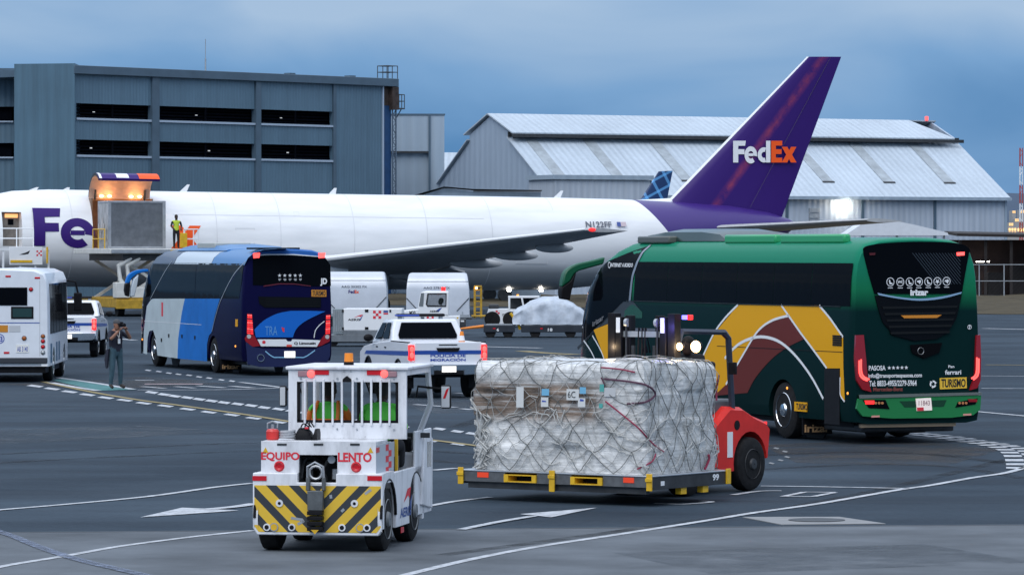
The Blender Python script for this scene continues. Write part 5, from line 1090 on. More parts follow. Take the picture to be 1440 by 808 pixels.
q = smoothpath([Vector((FB_.rear(*zD(*p))[0], -.056, FB_.rear(*zD(*p))[1])) for p in ((262,512),(345,575),(420,582),(640,582),(715,576),(825,502))], 4); part('blue_piping', mat('piping_blue', (.25,.5,.72), .3), bp_, lambda B: B.ribbon(q, .028, (0,-1,0)))
np_ = tp_('number_plate', mat('bright_plate', (.8,.8,.78), .4, emit=(1,.92,.8), estr=.9), [zD(478,512), zD(600,512), zD(600,586), zD(478,586)], .07)  # plate glow is emission standing in for light falling on it
ex = FB_.rear(*zD(208,588)); part('exhaust_pipe', M_CHROME, bu, lambda B: B.lathe([(.1,.10),(-.08,.105),(-.08,.085),(.1,.08)], (ex[0], -.0, ex[1]), 1, 16))
# ================================================================ tow tractor (foreground)
FT = Fr(-2.207, 48.52, -9.5)
tt = thing('tow_tractor', 'white baggage tow tractor with striped bumper reading EQUIPO LENTO', 'tractor', FT)
zE = zoomed(340, 590, 4.04); zF = zoomed(390, 500, 5.76); zG = zoomed(340, 500, 2.787)
def scuffed(name, col):
    m = bpy.data.materials.new(name); m.use_nodes = True; t, b = tree(m); N = t.nodes.new; Lk = t.links.new
    co = N('ShaderNodeTexCoord')
    def nz(sc, scale, det, rough):
        mp = N('ShaderNodeMapping'); mp.inputs['Scale'].default_value = sc; Lk(co.outputs['Object'], mp.inputs[0])
        n = N('ShaderNodeTexNoise'); n.inputs['Scale'].default_value = scale; n.inputs['Detail'].default_value = det; n.inputs['Roughness'].default_value = rough; Lk(mp.outputs[0], n.inputs['Vector']); return n.outputs[0]
    g1 = nz((1,1,.35), 3.5, 6, .65); g2 = nz((1,1,1), 16, 6, .75)
    r1 = N('ShaderNodeValToRGB'); r1.color_ramp.elements[0].position = .32; r1.color_ramp.elements[1].position = .52; r1.color_ramp.elements[0].color = tuple(c*.66 for c in col)+(1,); r1.color_ramp.elements[1].color = (*col, 1); Lk(g1, r1.inputs[0])
    r2 = N('ShaderNodeMapRange'); r2.inputs[1].default_value = .665; r2.inputs[2].default_value = .69; r2.inputs[4].default_value = .8; Lk(g2, r2.inputs[0])
    mx = N('ShaderNodeMix'); mx.data_type = 'RGBA'; mx.inputs[7].default_value = (.16,.15,.14,1); Lk(r2.outputs[0], mx.inputs[0]); Lk(r1.outputs[0], mx.inputs[6]); Lk(mx.outputs[2], b.inputs['Base Color']); b.inputs['Roughness'].default_value = .45
    return m
M_TW = scuffed('tractor_white', (.74,.75,.78))
def chevron():
    m = bpy.data.materials.new('hazard_stripes'); m.use_nodes = True; t, b = tree(m); N = t.nodes.new; Lk = t.links.new
    co = N('ShaderNodeTexCoord'); sp = N('ShaderNodeSeparateXYZ'); Lk(co.outputs['Object'], sp.inputs[0])
    ab = N('ShaderNodeMath'); ab.operation = 'ABSOLUTE'; Lk(sp.outputs[0], ab.inputs[0])
    mu = N('ShaderNodeMath'); mu.operation = 'MULTIPLY_ADD'; mu.inputs[1].default_value = 1.0; Lk(ab.outputs[0], mu.inputs[0])
    ng_ = N('ShaderNodeMath'); ng_.operation = 'MULTIPLY'; ng_.inputs[1].default_value = -.98; Lk(sp.outputs[2], ng_.inputs[0]); Lk(ng_.outputs[0], mu.inputs[2])
    dv = N('ShaderNodeMath'); dv.operation = 'MULTIPLY'; dv.inputs[1].default_value = 1/.265; Lk(mu.outputs[0], dv.inputs[0])
    fr_ = N('ShaderNodeMath'); fr_.operation = 'FRACT'; Lk(dv.outputs[0], fr_.inputs[0])
    gt = N('ShaderNodeMath'); gt.operation = 'GREATER_THAN'; gt.inputs[1].default_value = .46; Lk(fr_.outputs[0], gt.inputs[0])
    mx = N('ShaderNodeMix'); mx.data_type = 'RGBA'; mx.inputs[6].default_value = (.028,.034,.042,1); mx.inputs[7].default_value = (.72,.46,.035,1); Lk(gt.outputs[0], mx.inputs[0])
    n = N('ShaderNodeTexNoise'); n.inputs['Scale'].default_value = 9; n.inputs['Detail'].default_value = 6; n.inputs['Roughness'].default_value = .7; Lk(co.outputs['Object'], n.inputs['Vector'])
    sc = N('ShaderNodeMapRange'); sc.inputs[1].default_value = .66; sc.inputs[2].default_value = .70; Lk(n.outputs[0], sc.inputs[0])
    m2 = N('ShaderNodeMix'); m2.data_type = 'RGBA'; m2.inputs[7].default_value = (.5,.5,.5,1); Lk(sc.outputs[0], m2.inputs[0]); Lk(mx.outputs[2], m2.inputs[6]); Lk(m2.outputs[2], b.inputs['Base Color']); b.inputs['Roughness'].default_value = .5
    return m
W2 = .745; TL = 3.05
rzE = lambda x, y, yy=0: FT.rear(*zE(x, y), yy)
z_bot, z_str, z_ledge, z_deck = rzE(400,655)[1], rzE(400,373)[1], rzE(100,300)[1], rzE(400,122,.08)[1]
xl, xr = rzE(62,500)[0], rzE(800,500)[0]
HX0, HX1, HZ0 = rzE(324,0,.08)[0], rzE(543,0,.08)[0], rzE(0,350,.08)[1]
# bumper slab with rounded lower corners
bz = part('rear_bumper', M_TW, tt, lambda B: B.prism([(xl,z_ledge),(xl,z_bot+.08),(xl+.05,z_bot),(xr-.05,z_bot),(xr,z_bot+.08),(xr,z_ledge),(HX1,z_ledge),(HX1,HZ0),(HX0,HZ0),(HX0,z_ledge)], 1, 0, .10), .012)
part('hazard_panel', chevron(), bz, lambda B: B.prism([(xl+.02,z_str),(xl+.02,z_bot+.10),(xl+.07,z_bot+.035),(xr-.07,z_bot+.035),(xr-.02,z_bot+.10),(xr-.02,z_str)], 1, -.004, 0))
for x, y in ((215,472),(641,474),(143,608),(285,609),(570,611),(712,612)):
    a = rzE(x, y); q = part('rivet_plate', M_TW, bz, lambda B: B.cyl((a[0],-.004,a[1]), (a[0],-.016,a[1]), .042, n=16)); part('bolt_hole', M_BLACK, q, lambda B: B.cyl((a[0],-.016,a[1]), (a[0],-.019,a[1]), .018 if y < 500 else .026, n=12))
for x, y in ((184,608),(673,612)): a = rzE(x, y); q = part('tow_eye_badge', M_STEEL, bz, lambda B: B.cyl((a[0],-.004,a[1]), (a[0],-.014,a[1]), .05, n=16)); part('badge_face', M_YEL, q, lambda B: B.cyl((a[0],-.014,a[1]), (a[0],-.017,a[1]), .038, n=16))
for x0, x1 in ((62,141),(714,797)): part('reflector', M_REFL, bz, lambda B: (lambda a, c: B.box(a[0], c[0], -.008, -.0, c[1], a[1]))(rzE(x0,317), rzE(x1,345)))
part('paint_scrape', M_STEEL, bz, lambda B: [B.ribbon([Vector((rzE(*p)[0],-.006,rzE(*p)[1])) for p in pts], .03, (0,-1,0)) for pts in (((280,556),(345,566),(352,580)),((318,592),(352,574)),((566,520),(582,505)),((505,425),(508,445)),((700,420),(735,395)))], smooth=0)['kind'] = 'stuff'
# upper rear face
ul, ur = rzE(110,200,.08)[0], rzE(762,200,.08)[0]
hx0, hx1, hz0, hz1 = rzE(324,0,.08)[0], rzE(543,0,.08)[0], rzE(0,350,.08)[1], rzE(0,195,.08)[1]
uf = part('rear_panel', M_TW, tt, lambda B: [B.box(ul, hx0, .08, .13, z_ledge, z_deck), B.box(hx1, ur, .08, .13, z_ledge, z_deck), B.box(hx0, hx1, .08, .13, hz1, z_deck), B.box(hx0-.001, hx0, .08, .13, z_ledge, z_ledge+.01)])
for a, c in ((xl+.005, HX0-.035), (HX1+.035, xr-.005)): part('ledge', M_TW, tt, lambda B: B.box(a, c, .101, .7, z_ledge-.12, z_ledge-.003))
lettering('EQUIPO', M_TXTR, uf, on_rear(FT, bb(zE,110,181,328,236), .077), .035); lettering('LENTO', M_TXTR, uf, on_rear(FT, bb(zE,546,184,738,240), .077), .035)
for x, y in ((213,263),(650,268)): a = rzE(x, y, .08); part('round_reflector', M_REFL, uf, lambda B: B.lathe([(-.003,.02),(-.02,.045),(0,.062)], (a[0], .08, a[1]), 1, 18, caps=True))
for x in (228, 436, 643): a = rzE(x, 139, .08); part('lifting_slot', M_DARKM, uf, lambda B: B.box(a[0]-.055, a[0]+.055, .074, .08, a[1]-.012, a[1]+.012))
for x, y in ((135,172),(731,172)): a = rzE(x, y, .08); part('warning_sticker', M_YEL, uf, lambda B: B.add([(a[0]-.035,.077,a[1]-.03),(a[0]+.035,.077,a[1]-.03),(a[0],.077,a[1]+.035)], [(0,1,2)]), smooth=0)
# engine hole: cavity with hitch gear
cv_ = part('hitch_cavity', mat('cavity_grey', (.07,.075,.08), .7, var=.5, vscale=6), tt, lambda B: [B.box(hx0-.02, hx1+.02, .62, .64, hz0-.05, hz1+.05), B.box(hx0-.03, hx0-.01, .131, .62, hz0-.05, hz1+.05), B.box(hx1+.01, hx1+.03, .131, .62, hz0-.05, hz1+.05), B.box(hx0, hx1, .131, .62, hz0-.05, hz0-.02), B.box(hx0, hx1, .131, .62, hz1+.02, hz1+.05)])
for i, pts in enumerate((((345,330),(355,240),(380,215),(430,235),(460,260)), ((370,250),(420,270),(455,300)), ((400,335),(440,330),(450,290),(420,275),(395,300)), ((340,210),(400,205),(470,245)), ((500,225),(470,280),(480,340)))):
    part('hydraulic_hose', M_BLACK if i % 2 else M_DARKM, cv_, lambda B: B.tube(smoothpath([Vector((rzE(*p,.3)[0], .22+.05*k, rzE(*p,.3)[1])) for k, p in enumerate(pts)], 4), .022, 6))
a = rzE(425, 298, .2); part('coupling_ring', M_STEEL, cv_, lambda B: B.tube([(a[0]+.075*math.cos(t*.5236), .16, a[1]+.075*math.sin(t*.5236)) for t in range(13)], .016, 6)); a = rzE(510,225,.2); part('work_lamp', M_STEEL, cv_, lambda B: B.cyl((a[0],.2,a[1]), (a[0],.26,a[1]), .045, n=14))
part('valve_block', M_DARKM, cv_, lambda B: B.box(rzE(335,0)[0], rzE(375,0)[0], .3, .45, rzE(0,330)[1], rzE(0,240)[1]), .01); part('valve_block', M_STEEL, cv_, lambda B: B.box(rzE(475,0)[0], rzE(530,0)[0], .35, .5, rzE(0,345)[1], rzE(0,280)[1]), .01)
# tow hitch
ht = part('tow_hitch', mat('hitch_steel', (.11,.12,.125), .5, .4, var=.3, vscale=8), tt, lambda B: [B.box(rzE(382,0)[0], rzE(470,0)[0], -.10, -.005, rzE(0,508)[1], rzE(0,395)[1]), B.box(rzE(372,0)[0], rzE(392,0)[0], -.08, -.005, rzE(0,395)[1], rzE(0,320)[1]), B.box(rzE(462,0)[0], rzE(480,0)[0], -.08, -.005, rzE(0,395)[1], rzE(0,320)[1])], .008)
part('hitch_pin', M_STEEL, ht, lambda B: B.tube([(rzE(380,0)[0],-.06,rzE(0,330)[1]),(rzE(382,0)[0],-.08,rzE(0,260)[1]),(rzE(425,0)[0],-.09,rzE(0,235)[1]),(rzE(470,0)[0],-.08,rzE(0,260)[1]),(rzE(472,0)[0],-.06,rzE(0,330)[1])], .014, 6))
part('hitch_jaw', M_BLACK, ht, lambda B: [B.box(rzE(382,0)[0], rzE(468,0)[0], -.12, -.005, rzE(0,510+30*k+22)[1], rzE(0,510+30*k)[1]) for k in range(4)], .006); part('jaw_marker', M_YEL, ht, lambda B: B.add([(rzE(405,0)[0],-.123,rzE(0,615)[1]),(rzE(450,0)[0],-.123,rzE(0,615)[1]),(rzE(428,0)[0],-.123,rzE(0,640)[1])], [(0,1,2)]), smooth=0)
# body side and deck
part('deck', M_TW, tt, lambda B: B.box(ul+.002, ur-.002, .131, .78, z_deck-.035, z_deck), .006)
RWH = .365; yrw, yfw = FT.side(*zG(578,650), W2)[0], FT.side(*zG(683,628), W2)[0]
def archpoly(y0, y1, z0, z1, ar, r, zc_):
    pts = [(y0, z1), (y0, z0)]
    for c in ar:
        a0 = math.asin(max(-1, min(1, (z0-zc_)/r)))
        pts += [(c+r*math.cos(math.pi-a0-(math.pi-2*a0)*i/12), zc_+r*math.sin(math.pi-a0-(math.pi-2*a0)*i/12)) for i in range(13)]
    return pts+[(y1, z0), (y1, z1)]
for s in (-1, 1):
    x0, x1 = (W2-.05, W2) if s > 0 else (-W2, -W2+.05)
    sp_ = part('side_skirt', M_TW, tt, lambda B: B.prism(archpoly(.102, 2.55, .24, z_ledge-.02, (yrw, yfw), .43, .39), 0, x0, x1), .008)
    part('wheel_arch', M_BLACK, sp_, lambda B: [B.tube([(s*(W2-.01), c+.43*math.cos(i*math.pi/12), .39+.43*math.sin(i*math.pi/12)) for i in range(13)], .018, 5) for c in (yrw, yfw)])['kind'] = 'stuff'
    x0, x1 = (ur-.05, ur) if s > 0 else (ul, ul+.05)
    part('side_panel', M_TW, tt, lambda B: B.box(x0, x1, .131, 1.0, z_ledge+.001, z_deck-.036), .006)
    part('step_sill', M_TW, tt, lambda B: B.box(s*W2-.03 if s > 0 else -W2, s*W2 if s > 0 else -W2+.03, 2.0, TL, .30, 1.30 if s > 0 else .8), .01)
    for y_ in (yrw, yfw): wheel(tt, s*(W2-.13), y_, RWH, .22, mat('grey_rim', (.20,.21,.22), .5, .3), s, .62)
part('chassis', M_BLACK, tt, lambda B: B.box(-W2+.30, W2-.30, .15, TL-.1, .22, .6)); part('front_hood', M_TW, tt, lambda B: B.box(-W2+.02, W2-.04, 2.1, TL, .42, 1.05), .03)
# right flank details
yS = lambda x, y, xx=W2+.003: FT.side(*zG(x, y), xx)
lettering('AERIS', mat('logo_blue', (.04,.09,.3), .5), tt, on_side(FT, bb(zG,621,598,664,622), W2+.004), .03); 
part('logo_swoosh', M_TXTR, tt, lambda B: B.add([(W2+.004, *yS(*p)) for p in ((635,575),(650,520),(663,512),(660,560),(652,545))], [(0,1,2,3,4)]), smooth=0); part('logo_swoosh', mat('logo_blue', (.04,.09,.3), .5), tt, lambda B: B.add([(W2+.004, *yS(*p)) for p in ((655,590),(662,560),(666,540),(664,600))], [(0,1,2,3)]), smooth=0)
part('reflector', M_REFL, tt, lambda B: (lambda a, c: B.box(W2+.001, W2+.008, a[0], c[0], c[1], a[1]))(yS(623,672), yS(634,690)))
yU = lambda x, y: FT.side(*zG(x, y), ur+.003)
st = part('sticker_sheet', mat('sticker_grey', (.45,.50,.55), .5), tt, lambda B: (lambda a, c: B.box(ur+.001, ur+.004, a[0], c[0], c[1], a[1]))(yU(528,350), yU(600,462)))
for k in range(5):
    for j in range(2):
        if (k+j) % 2 == 0: part('logo_square', M_TXTR, st, lambda B: (lambda a, c: B.box(ur+.004, ur+.006, a[0], c[0], c[1], a[1]))(yU(564+11*j, 348+22*k), yU(575+11*j, 370+22*k)))
part('data_plate', M_DARKM, tt, lambda B: (lambda a, c: B.box(ur+.004, ur+.008, a[0], c[0], c[1], a[1]))(yU(596,395), yU(615,466))); part('reflector', M_REFL, tt, lambda B: (lambda a, c: B.box(ur+.004, ur+.010, a[0], c[0], c[1], a[1]))(yU(527,360), yU(538,377)))
# cab
YC = .78
rF = lambda x, y, yy=YC: FT.rear(*zF(x, y), yy)
cx0, cx1 = rF(90,0)[0], rF(1045,0)[0]; zc1 = rF(0,92)[1]; wz0, wz1 = rF(0,538)[1], rF(0,208)[1]; wx0, wx1 = rF(158,0)[0], rF(980,0)[0]
cab = part('cab_rear_wall', M_TW, tt, lambda B: [B.box(cx0, wx0, YC, YC+.05, z_deck+.002, zc1-.03), B.box(wx1, cx1, YC, YC+.05, z_deck+.002, zc1-.03), B.box(wx0, wx1, YC, YC+.05, z_deck+.002, wz0), B.box(wx0, wx1, YC, YC+.05, wz1, zc1-.03)])
for cx_, cz_, sx_, sz_ in ((wx0,wz0,1,1),(wx1,wz0,-1,1),(wx0,wz1,1,-1),(wx1,wz1,-1,-1)):
    part('window_gusset', M_BLACK, cab, lambda B: B.prism([(cx_,cz_),(cx_+sx_*.10,cz_)]+[(cx_+sx_*(.10-.10*math.sin(t*math.pi/12)), cz_+sz_*(.10-.10*math.cos(t*math.pi/12))) for t in range(1, 6)]+[(cx_,cz_+sz_*.10)], 1, YC+.012, YC+.035))
part('window_seal', M_BLACK, cab, lambda B: [B.box(wx0+.0, wx0+.035, YC+.012, YC+.034, wz0, wz1), B.box(wx1-.035, wx1, YC+.012, YC+.034, wz0, wz1), B.box(wx0+.036, wx1-.036, YC+.012, YC+.034, wz0, wz0+.03)])
for x in (222, 298, 372, 447, 522, 610, 685, 760, 835, 908): a = rF(x, 0, YC-.02); part('guard_bar', M_TW, cab, lambda B: B.box(a[0]-.012, a[0]+.012, YC-.025, YC-.001, wz0-.03, wz1+.03), .003)
part('camera_pod', M_BLACK, cab, lambda B: B.prism([(rF(535,0)[0],wz1-.0),(rF(600,0)[0],wz1-.0),(rF(600,0)[0],rF(0,185)[1]),(rF(568,0)[0],rF(0,158)[1]),(rF(535,0)[0],rF(0,185)[1])], 1, YC-.05, YC-.002), .004)
for x, y in ((190,183),(487,183),(645,183),(945,185),(540,122),(595,122),(190,590),(485,592),(645,595),(945,597)): a = rF(x, y); part('bolt', M_STEEL, cab, lambda B: B.cyl((a[0],YC-.002,a[1]), (a[0],YC-.012,a[1]), .012, n=8))
for (lx0, lx1, hot, r0, r1) in ((168,300,275,305,418), (845,970,868,727,840)):
    l_ = part('tail_lamp', mat('clear_pink_lens', (.35,.20,.22), .2), cab, lambda B: B.box(rF(lx0,0)[0], rF(lx1,0)[0], YC-.02, YC-.001, rF(0,168)[1], rF(0,120)[1]), .012)
    a = rF(hot, 145); part('lamp_bulb', M_TAILHOT, l_, lambda B: B.lathe([(-.034,.005),(-.032,.03),(-.02,.045)], (a[0], YC, a[1]), 1, 14, caps=True))
    part('reflector', M_REFL, cab, lambda B: B.box(rF(r0,0)[0], rF(r1,0)[0], YC-.012, YC-.001, rF(0,151)[1], rF(0,113)[1]))
rf = part('cab_roof', M_TW, tt, lambda B: B.box(cx0-.03, cx1+.03, YC-.03, 2.33, zc1-.028, zc1+.012), .012)
a = FT.rear(490.5, 515, 1.4); bk = part('beacon', M_ORANGE, rf, lambda B: B.cyl((a[0],1.4,zc1+.05), (a[0],1.4,zc1+.15), .055, .05, n=16)); part('beacon_base', M_BLACK, bk, lambda B: B.cyl((a[0],1.4,zc1+.013), (a[0],1.4,zc1+.05), .06, n=16))
for s, x in ((-1, cx0+.03), (1, cx1-.03)):
    part('front_post', M_TW, tt, lambda B: B.tube([(x,2.25,zc1-.03),(x+s*.02,2.36,1.62),(s*(W2-.05),2.48,1.24)], .036, 6)); part('roof_rail', M_TW, tt, lambda B: B.box(x-.03, x+.03, YC+.051, 2.3, zc1-.09, zc1-.03))
    if s < 0: part('side_curtain_post', M_TW, tt, lambda B: B.box(x-.03, x+.03, 1.5, 1.56, z_deck, zc1-.09))
dr = part('door', M_TW, tt, lambda B: B.prism([(2.28,.42),(2.95,.34),(2.98,1.18),(2.62,1.25),(2.50,1.28)], 0, W2-.02, W2+.03), .012); part('door_window', mat('door_glass', (.25,.28,.30), .15), dr, lambda B: B.box(W2+.031, W2+.034, 2.6, 2.85, .85, 1.15))
part('grab_handle', M_YEL, tt, lambda B: B.box(W2-.09, W2-.05, YC+.38, YC+.43, .78, 1.26), .01); part('seat', M_BLACK, tt, lambda B: [B.box(.06, .56, 1.25, 1.75, .72, 1.08), B.box(-.56, -.06, 1.25, 1.75, .72, 1.08)], .03)
part('cab_floor', M_DARKM, tt, lambda B: B.box(-W2+.06, W2-.06, .79, 2.1, .56, .62))
part('dash_board', M_BLACK, tt, lambda B: B.box(-W2+.08, W2-.08, 2.12, 2.35, 1.051, 1.22), .03); part('steering_wheel', M_BLACK, tt, lambda B: B.tube([(-.30+.17*math.cos(t*.5236), 2.02+.05*math.sin(t*.5236), 1.28+.15*math.sin(t*.5236)) for t in range(13)], .014, 6))
ws = part('windscreen_frame', M_DARKM, tt, lambda B: [B.box(cx0+.02, cx1-.02, 2.30, 2.34, zc1-.07, zc1-.005), B.box(cx0+.02, cx1-.02, 2.33, 2.37, 1.21, 1.27), B.box(-.02, .02, 2.31, 2.35, 1.271, zc1-.071)]); part('wiper', M_BLACK, ws, lambda B: B.tube([(.05,2.30,zc1-.1),(.18,2.30,1.62)], .012, 5))
for s, px0, px1, py0, py1 in ((-1,393,403,542,571),(1,620,634,541,574)):
    a, c = FT.rear(px0, py0, 2.2), FT.rear(px1, py1, 2.2)
    mr_ = part('mirror', M_BLACK, tt, lambda B: B.box(a[0], c[0], 2.18, 2.25, c[1], a[1]), .02); part('mirror_glass', mat('mirror_glass', (.55,.57,.60), .25), mr_, lambda B: B.box(a[0]+.012, c[0]-.012, 2.172, 2.179, c[1]+.015, a[1]-.015)); part('mirror_arm', M_BLACK, mr_, lambda B: B.tube([((a[0]+c[0])/2,2.22,a[1]-.05),(s*.72,2.3,a[1]-.02),(s*.68,2.4,a[1]-.15)], .014, 5))
    if s > 0: part('mirror_reflection_band', M_REFL, mr_, lambda B: B.add([(a[0]+.03,2.168,c[1]+.12),(a[0]+.06,2.168,c[1]+.12),(c[0]-.015,2.168,a[1]-.03),(c[0]-.05,2.168,a[1]-.05)], [(0,1,2,3)]), smooth=0)
# things lying on the tractor deck
a = FT.rear(*zE(175,122), .35); ex_ = thing('fire_extinguisher', 'small red fire extinguisher standing on the tow tractor deck', 'extinguisher', Fr(*(FT.M @ Vector((a[0],.35,z_deck)))[:2], -9.5, z_deck))
part('bottle', M_RED, ex_, lambda B: B.lathe([(0,.06),(.015,.075),(.10,.075),(.125,.06),(.13,.03)], (0,0,0), 2, 18, caps=True)); part('valve', M_STEEL, ex_, lambda B: [B.cyl((0,0,.13), (0,0,.18), .018, n=8), B.tube([(-.06,0,.13),(-.06,0,.19),(0,0,.215),(.06,0,.19),(.055,0,.14)], .010, 6)])
a = FT.rear(*zE(372,122), .4); bg_ = thing('tool_bag', 'black soft bag with cables on the tow tractor deck', 'bag', Fr(*(FT.M @ Vector((a[0],.45,z_deck)))[:2], -9.5, z_deck))
def bag(B):
    secs = []
    for k in range(9):
        t = k/8; h = .15*(math.sin(math.pi*min(1, t*1.2+.12))**.5 if t < .8 else .9)+.02*noise.noise((t*5,0,0)); x = -.125+.25*t; secs.append([(x,-.10,0),(x,-.105,h*.7),(x,-.06,h),(x,.06,h*.95),(x,.1,h*.6),(x,.1,0)])
    B.loft(secs)
part('bag_body', M_BLACK, bg_, bag, .0, 60); part('cable', M_BLACK, bg_, lambda B: [B.tube(smoothpath([Vector((-.08+.05*k,-.06,.12)), Vector((-.04+.04*k,-.08,.19+.01*k)), Vector((.02+.03*k,-.05,.15))], 4), .008, 5) for k in range(3)]); part('red_clip', M_TXTR, bg_, lambda B: B.box(-.02, .02, -.09, -.075, .13, .15))
a = FT.rear(*zE(255,122), .35); cl_ = thing('coiled_hose', 'grey coiled hose beside the extinguisher on tractor deck', 'hose', Fr(*(FT.M @ Vector((a[0],.40,z_deck)))[:2], -9.5, z_deck))
part('coil', mat('grey_hose', (.35,.36,.38), .6), cl_, lambda B: B.tube([(.09*math.cos(t*.5)*(1-.004*t), .09*math.sin(t*.5), .02+.0022*t) for t in range(40)], .018, 6))

# ================================================================ airfreight pallet, its base and net
e1 = Vector((math.cos(R(35)), -math.sin(R(35)), 0)); ey_ = Vector((math.sin(R(35)), math.cos(R(35)), 0)); PL, PW = 3.15, 2.0
pc = Vector((1.85, 57, 0))-e1*PL/2+ey_*PW/2; FC = Fr(pc.x, pc.y, -35)
z8 = zoomed(630, 430, 2.885)
pb = thing('carrying_platform', 'steel carrying platform with yellow fork pockets held up by the forklift', 'platform', FC)
ZP0, ZP1 = .20, .42
M_PST = mat('worn_steel_grey', (.14,.145,.15), .5, .5, var=.35, vscale=5)
fy = lambda x, y: FC.rear(*z8(x, y), -PW/2)
pkt = [(fy(230,690)[0], fy(360,690)[0]), (fy(500,700)[0], fy(628,700)[0])]
edges = [-PL/2, pkt[0][0], pkt[0][1], pkt[1][0], pkt[1][1], PL/2]
for k in (0, 2, 4): part('side_beam', M_PST, pb, lambda B: B.box(edges[k], edges[k+1], -PW/2, -PW/2+.06, ZP0+.06, ZP1-.02), .004)
part('deck_plate', mat('bright_alloy', (.55,.57,.60), .35, .8, var=.1), pb, lambda B: B.box(-PL/2-.01, PL/2+.01, -PW/2-.01, PW/2, ZP1-.018, ZP1), .004)
part('lower_rail', M_DARKM, pb, lambda B: [B.box(-PL/2+.12, PL/2-.1, -PW/2+.05, -PW/2+.13, ZP0-.03, ZP0+.058)]); part('end_beam', M_DARKM, pb, lambda B: B.box(PL/2-.06, PL/2, -PW/2+.061, PW/2, ZP0+.03, ZP1-.02), .004); part('end_beam', M_DARKM, pb, lambda B: B.box(-PL/2, -PL/2+.06, -PW/2+.061, PW/2, ZP0+.03, ZP1-.02)); part('side_beam', M_DARKM, pb, lambda B: B.box(-PL/2+.061, PL/2-.061, PW/2-.06, PW/2, ZP0+.06, ZP1-.02))
for a, c in pkt:
    q = part('fork_pocket', M_YEL, pb, lambda B: [B.box(a, a+.07, -PW/2-.025, PW/2-.1, ZP0+.07, ZP1-.045), B.box(c-.07, c, -PW/2-.025, PW/2-.1, ZP0+.07, ZP1-.045), B.box(a+.071, c-.071, -PW/2-.02, PW/2-.1, ZP1-.06, ZP1-.045), B.box(a+.071, c-.071, -PW/2-.02, PW/2-.1, ZP0+.07, ZP0+.085)]); part('fork_tip', M_BLACK, q, lambda B: B.box(a+.10, c-.10, -PW/2+.15, PW/2-.11, ZP0+.09, ZP0+.13))
for x, y in ((55,-1),(425,-1),(820,-1)):
    a = fy(x, 690)[0]; part('corner_post' if x != 425 else 'centre_latch', M_YEL, pb, lambda B: [B.box(a-.045, a+.045, -PW/2-.03, -PW/2-.011, ZP0+.02-(.06 if x == 425 else 0), ZP1+.03), B.box(a-.055, a+.055, -PW/2-.045, -PW/2-.03, ZP1-.08, ZP1-.03)], .005)
part('corner_post', M_YEL, pb, lambda B: B.box(PL/2+.001, PL/2+.03, PW/2-.12, PW/2-.02, ZP0+.03, ZP1+.02), .005)
for y in (-.2, .35): part('end_bracket', M_YEL, pb, lambda B: B.box(PL/2-.12, PL/2-.03, y, y+.14, ZP0-.06, ZP0+.029))
for x0, x1 in ((120,165),(712,755)): a, c = fy(x0,684)[0], fy(x1,684)[0]; part('reflector', mat('orange_red_reflector', (.75,.06,.02), .35, emit=(1,.08,.03), estr=.15), pb, lambda B: B.box(a, c, -PW/2-.008, -PW/2-.001, ZP0+.12, ZP0+.19))
lettering('99', M_TXT, pb, lambda u, v: (PL/2+.003, .55+.16*u, ZP0+.09+.09*v), .04); part('label', M_TXT, pb, lambda B: B.box(PL/2+.001, PL/2+.004, -.75, -.66, ZP0+.08, ZP0+.14))
cg = thing('wrapped_cargo', 'tall plastic-wrapped airfreight load under a cord net on the forklift platform', 'cargo', Fr(pc.x, pc.y, -35, ZP1+.002))
CH = 1.49; CXh, CYh = 1.43, .94
def rrect(t, hx, hy, r):
    """point and normal on a rounded rectangle, t in metres along it from the near-left corner"""
    segs = [(2*(hx-r), 'f'), (math.pi*r/2, 'c1'), (2*(hy-r), 'r'), (math.pi*r/2, 'c2'), (2*(hx-r), 'b'), (math.pi*r/2, 'c3'), (2*(hy-r), 'l'), (math.pi*r/2, 'c4')]
    tot = sum(s for s, _ in segs); t = t % tot
    for s, k in segs:
        if t <= s+1e-9: break
        t -= s
    if k == 'f': return Vector((-hx+r+t, -hy, 0)), Vector((0,-1,0))
    if k == 'r': return Vector((hx, -hy+r+t, 0)), Vector((1,0,0))
    if k == 'b': return Vector((hx-r-t, hy, 0)), Vector((0,1,0))
    if k == 'l': return Vector((-hx, hy-r-t, 0)), Vector((-1,0,0))
    a = t/r; c, a0 = {'c1': ((hx-r,-hy+r), -math.pi/2), 'c2': ((hx-r,hy-r), 0), 'c3': ((-hx+r,hy-r), math.pi/2), 'c4': ((-hx+r,-hy+r), math.pi)}[k]
    n_ = Vector((math.cos(a0+a), math.sin(a0+a), 0)); return Vector((c[0], c[1], 0))+n_*r, n_
RC = .13; PER = 4*(CXh-RC)+4*(CYh-RC)+2*math.pi*RC
def cargo_pt(t, z, off=0):
    """t along the girth, z up the side; beyond CH it runs over the top"""
    p, n_ = rrect(t, CXh, CYh, RC)
    bx_ = math.floor(p.x/.46+.3*math.floor(z/.37)); bz_ = math.floor(z/.37); by_ = math.floor(p.y/.52)
    d = .04*noise.noise((p.x*1.4, p.y*1.4, z*2.0))+.045*(noise.cell((bx_+.5, by_+.5, bz_+.5))-.5)+.014*noise.noise((p.x*6, p.y*6, z*7+3))
    zz_ = min(z, CH); r = .14
    if z <= CH-r: return p+n_*(d+off)+Vector((0,0,z))
    a = min((z-(CH-r))/r, math.pi/2); ins = max(0, z-(CH-r)-r*math.pi/2)
    q = p-n_*(r-r*math.cos(a)); q *= max(0, 1-ins/1.0) if ins else 1
    top = .05*noise.noise((q.x*1.1+4, q.y*1.1, 2))+.025*noise.noise((q.x*4, q.y*4, 5))
    return q+n_*((d+off)*math.cos(a))+Vector((0,0,CH-r+r*math.sin(a)+off*math.sin(a)+top*math.sin(a)))
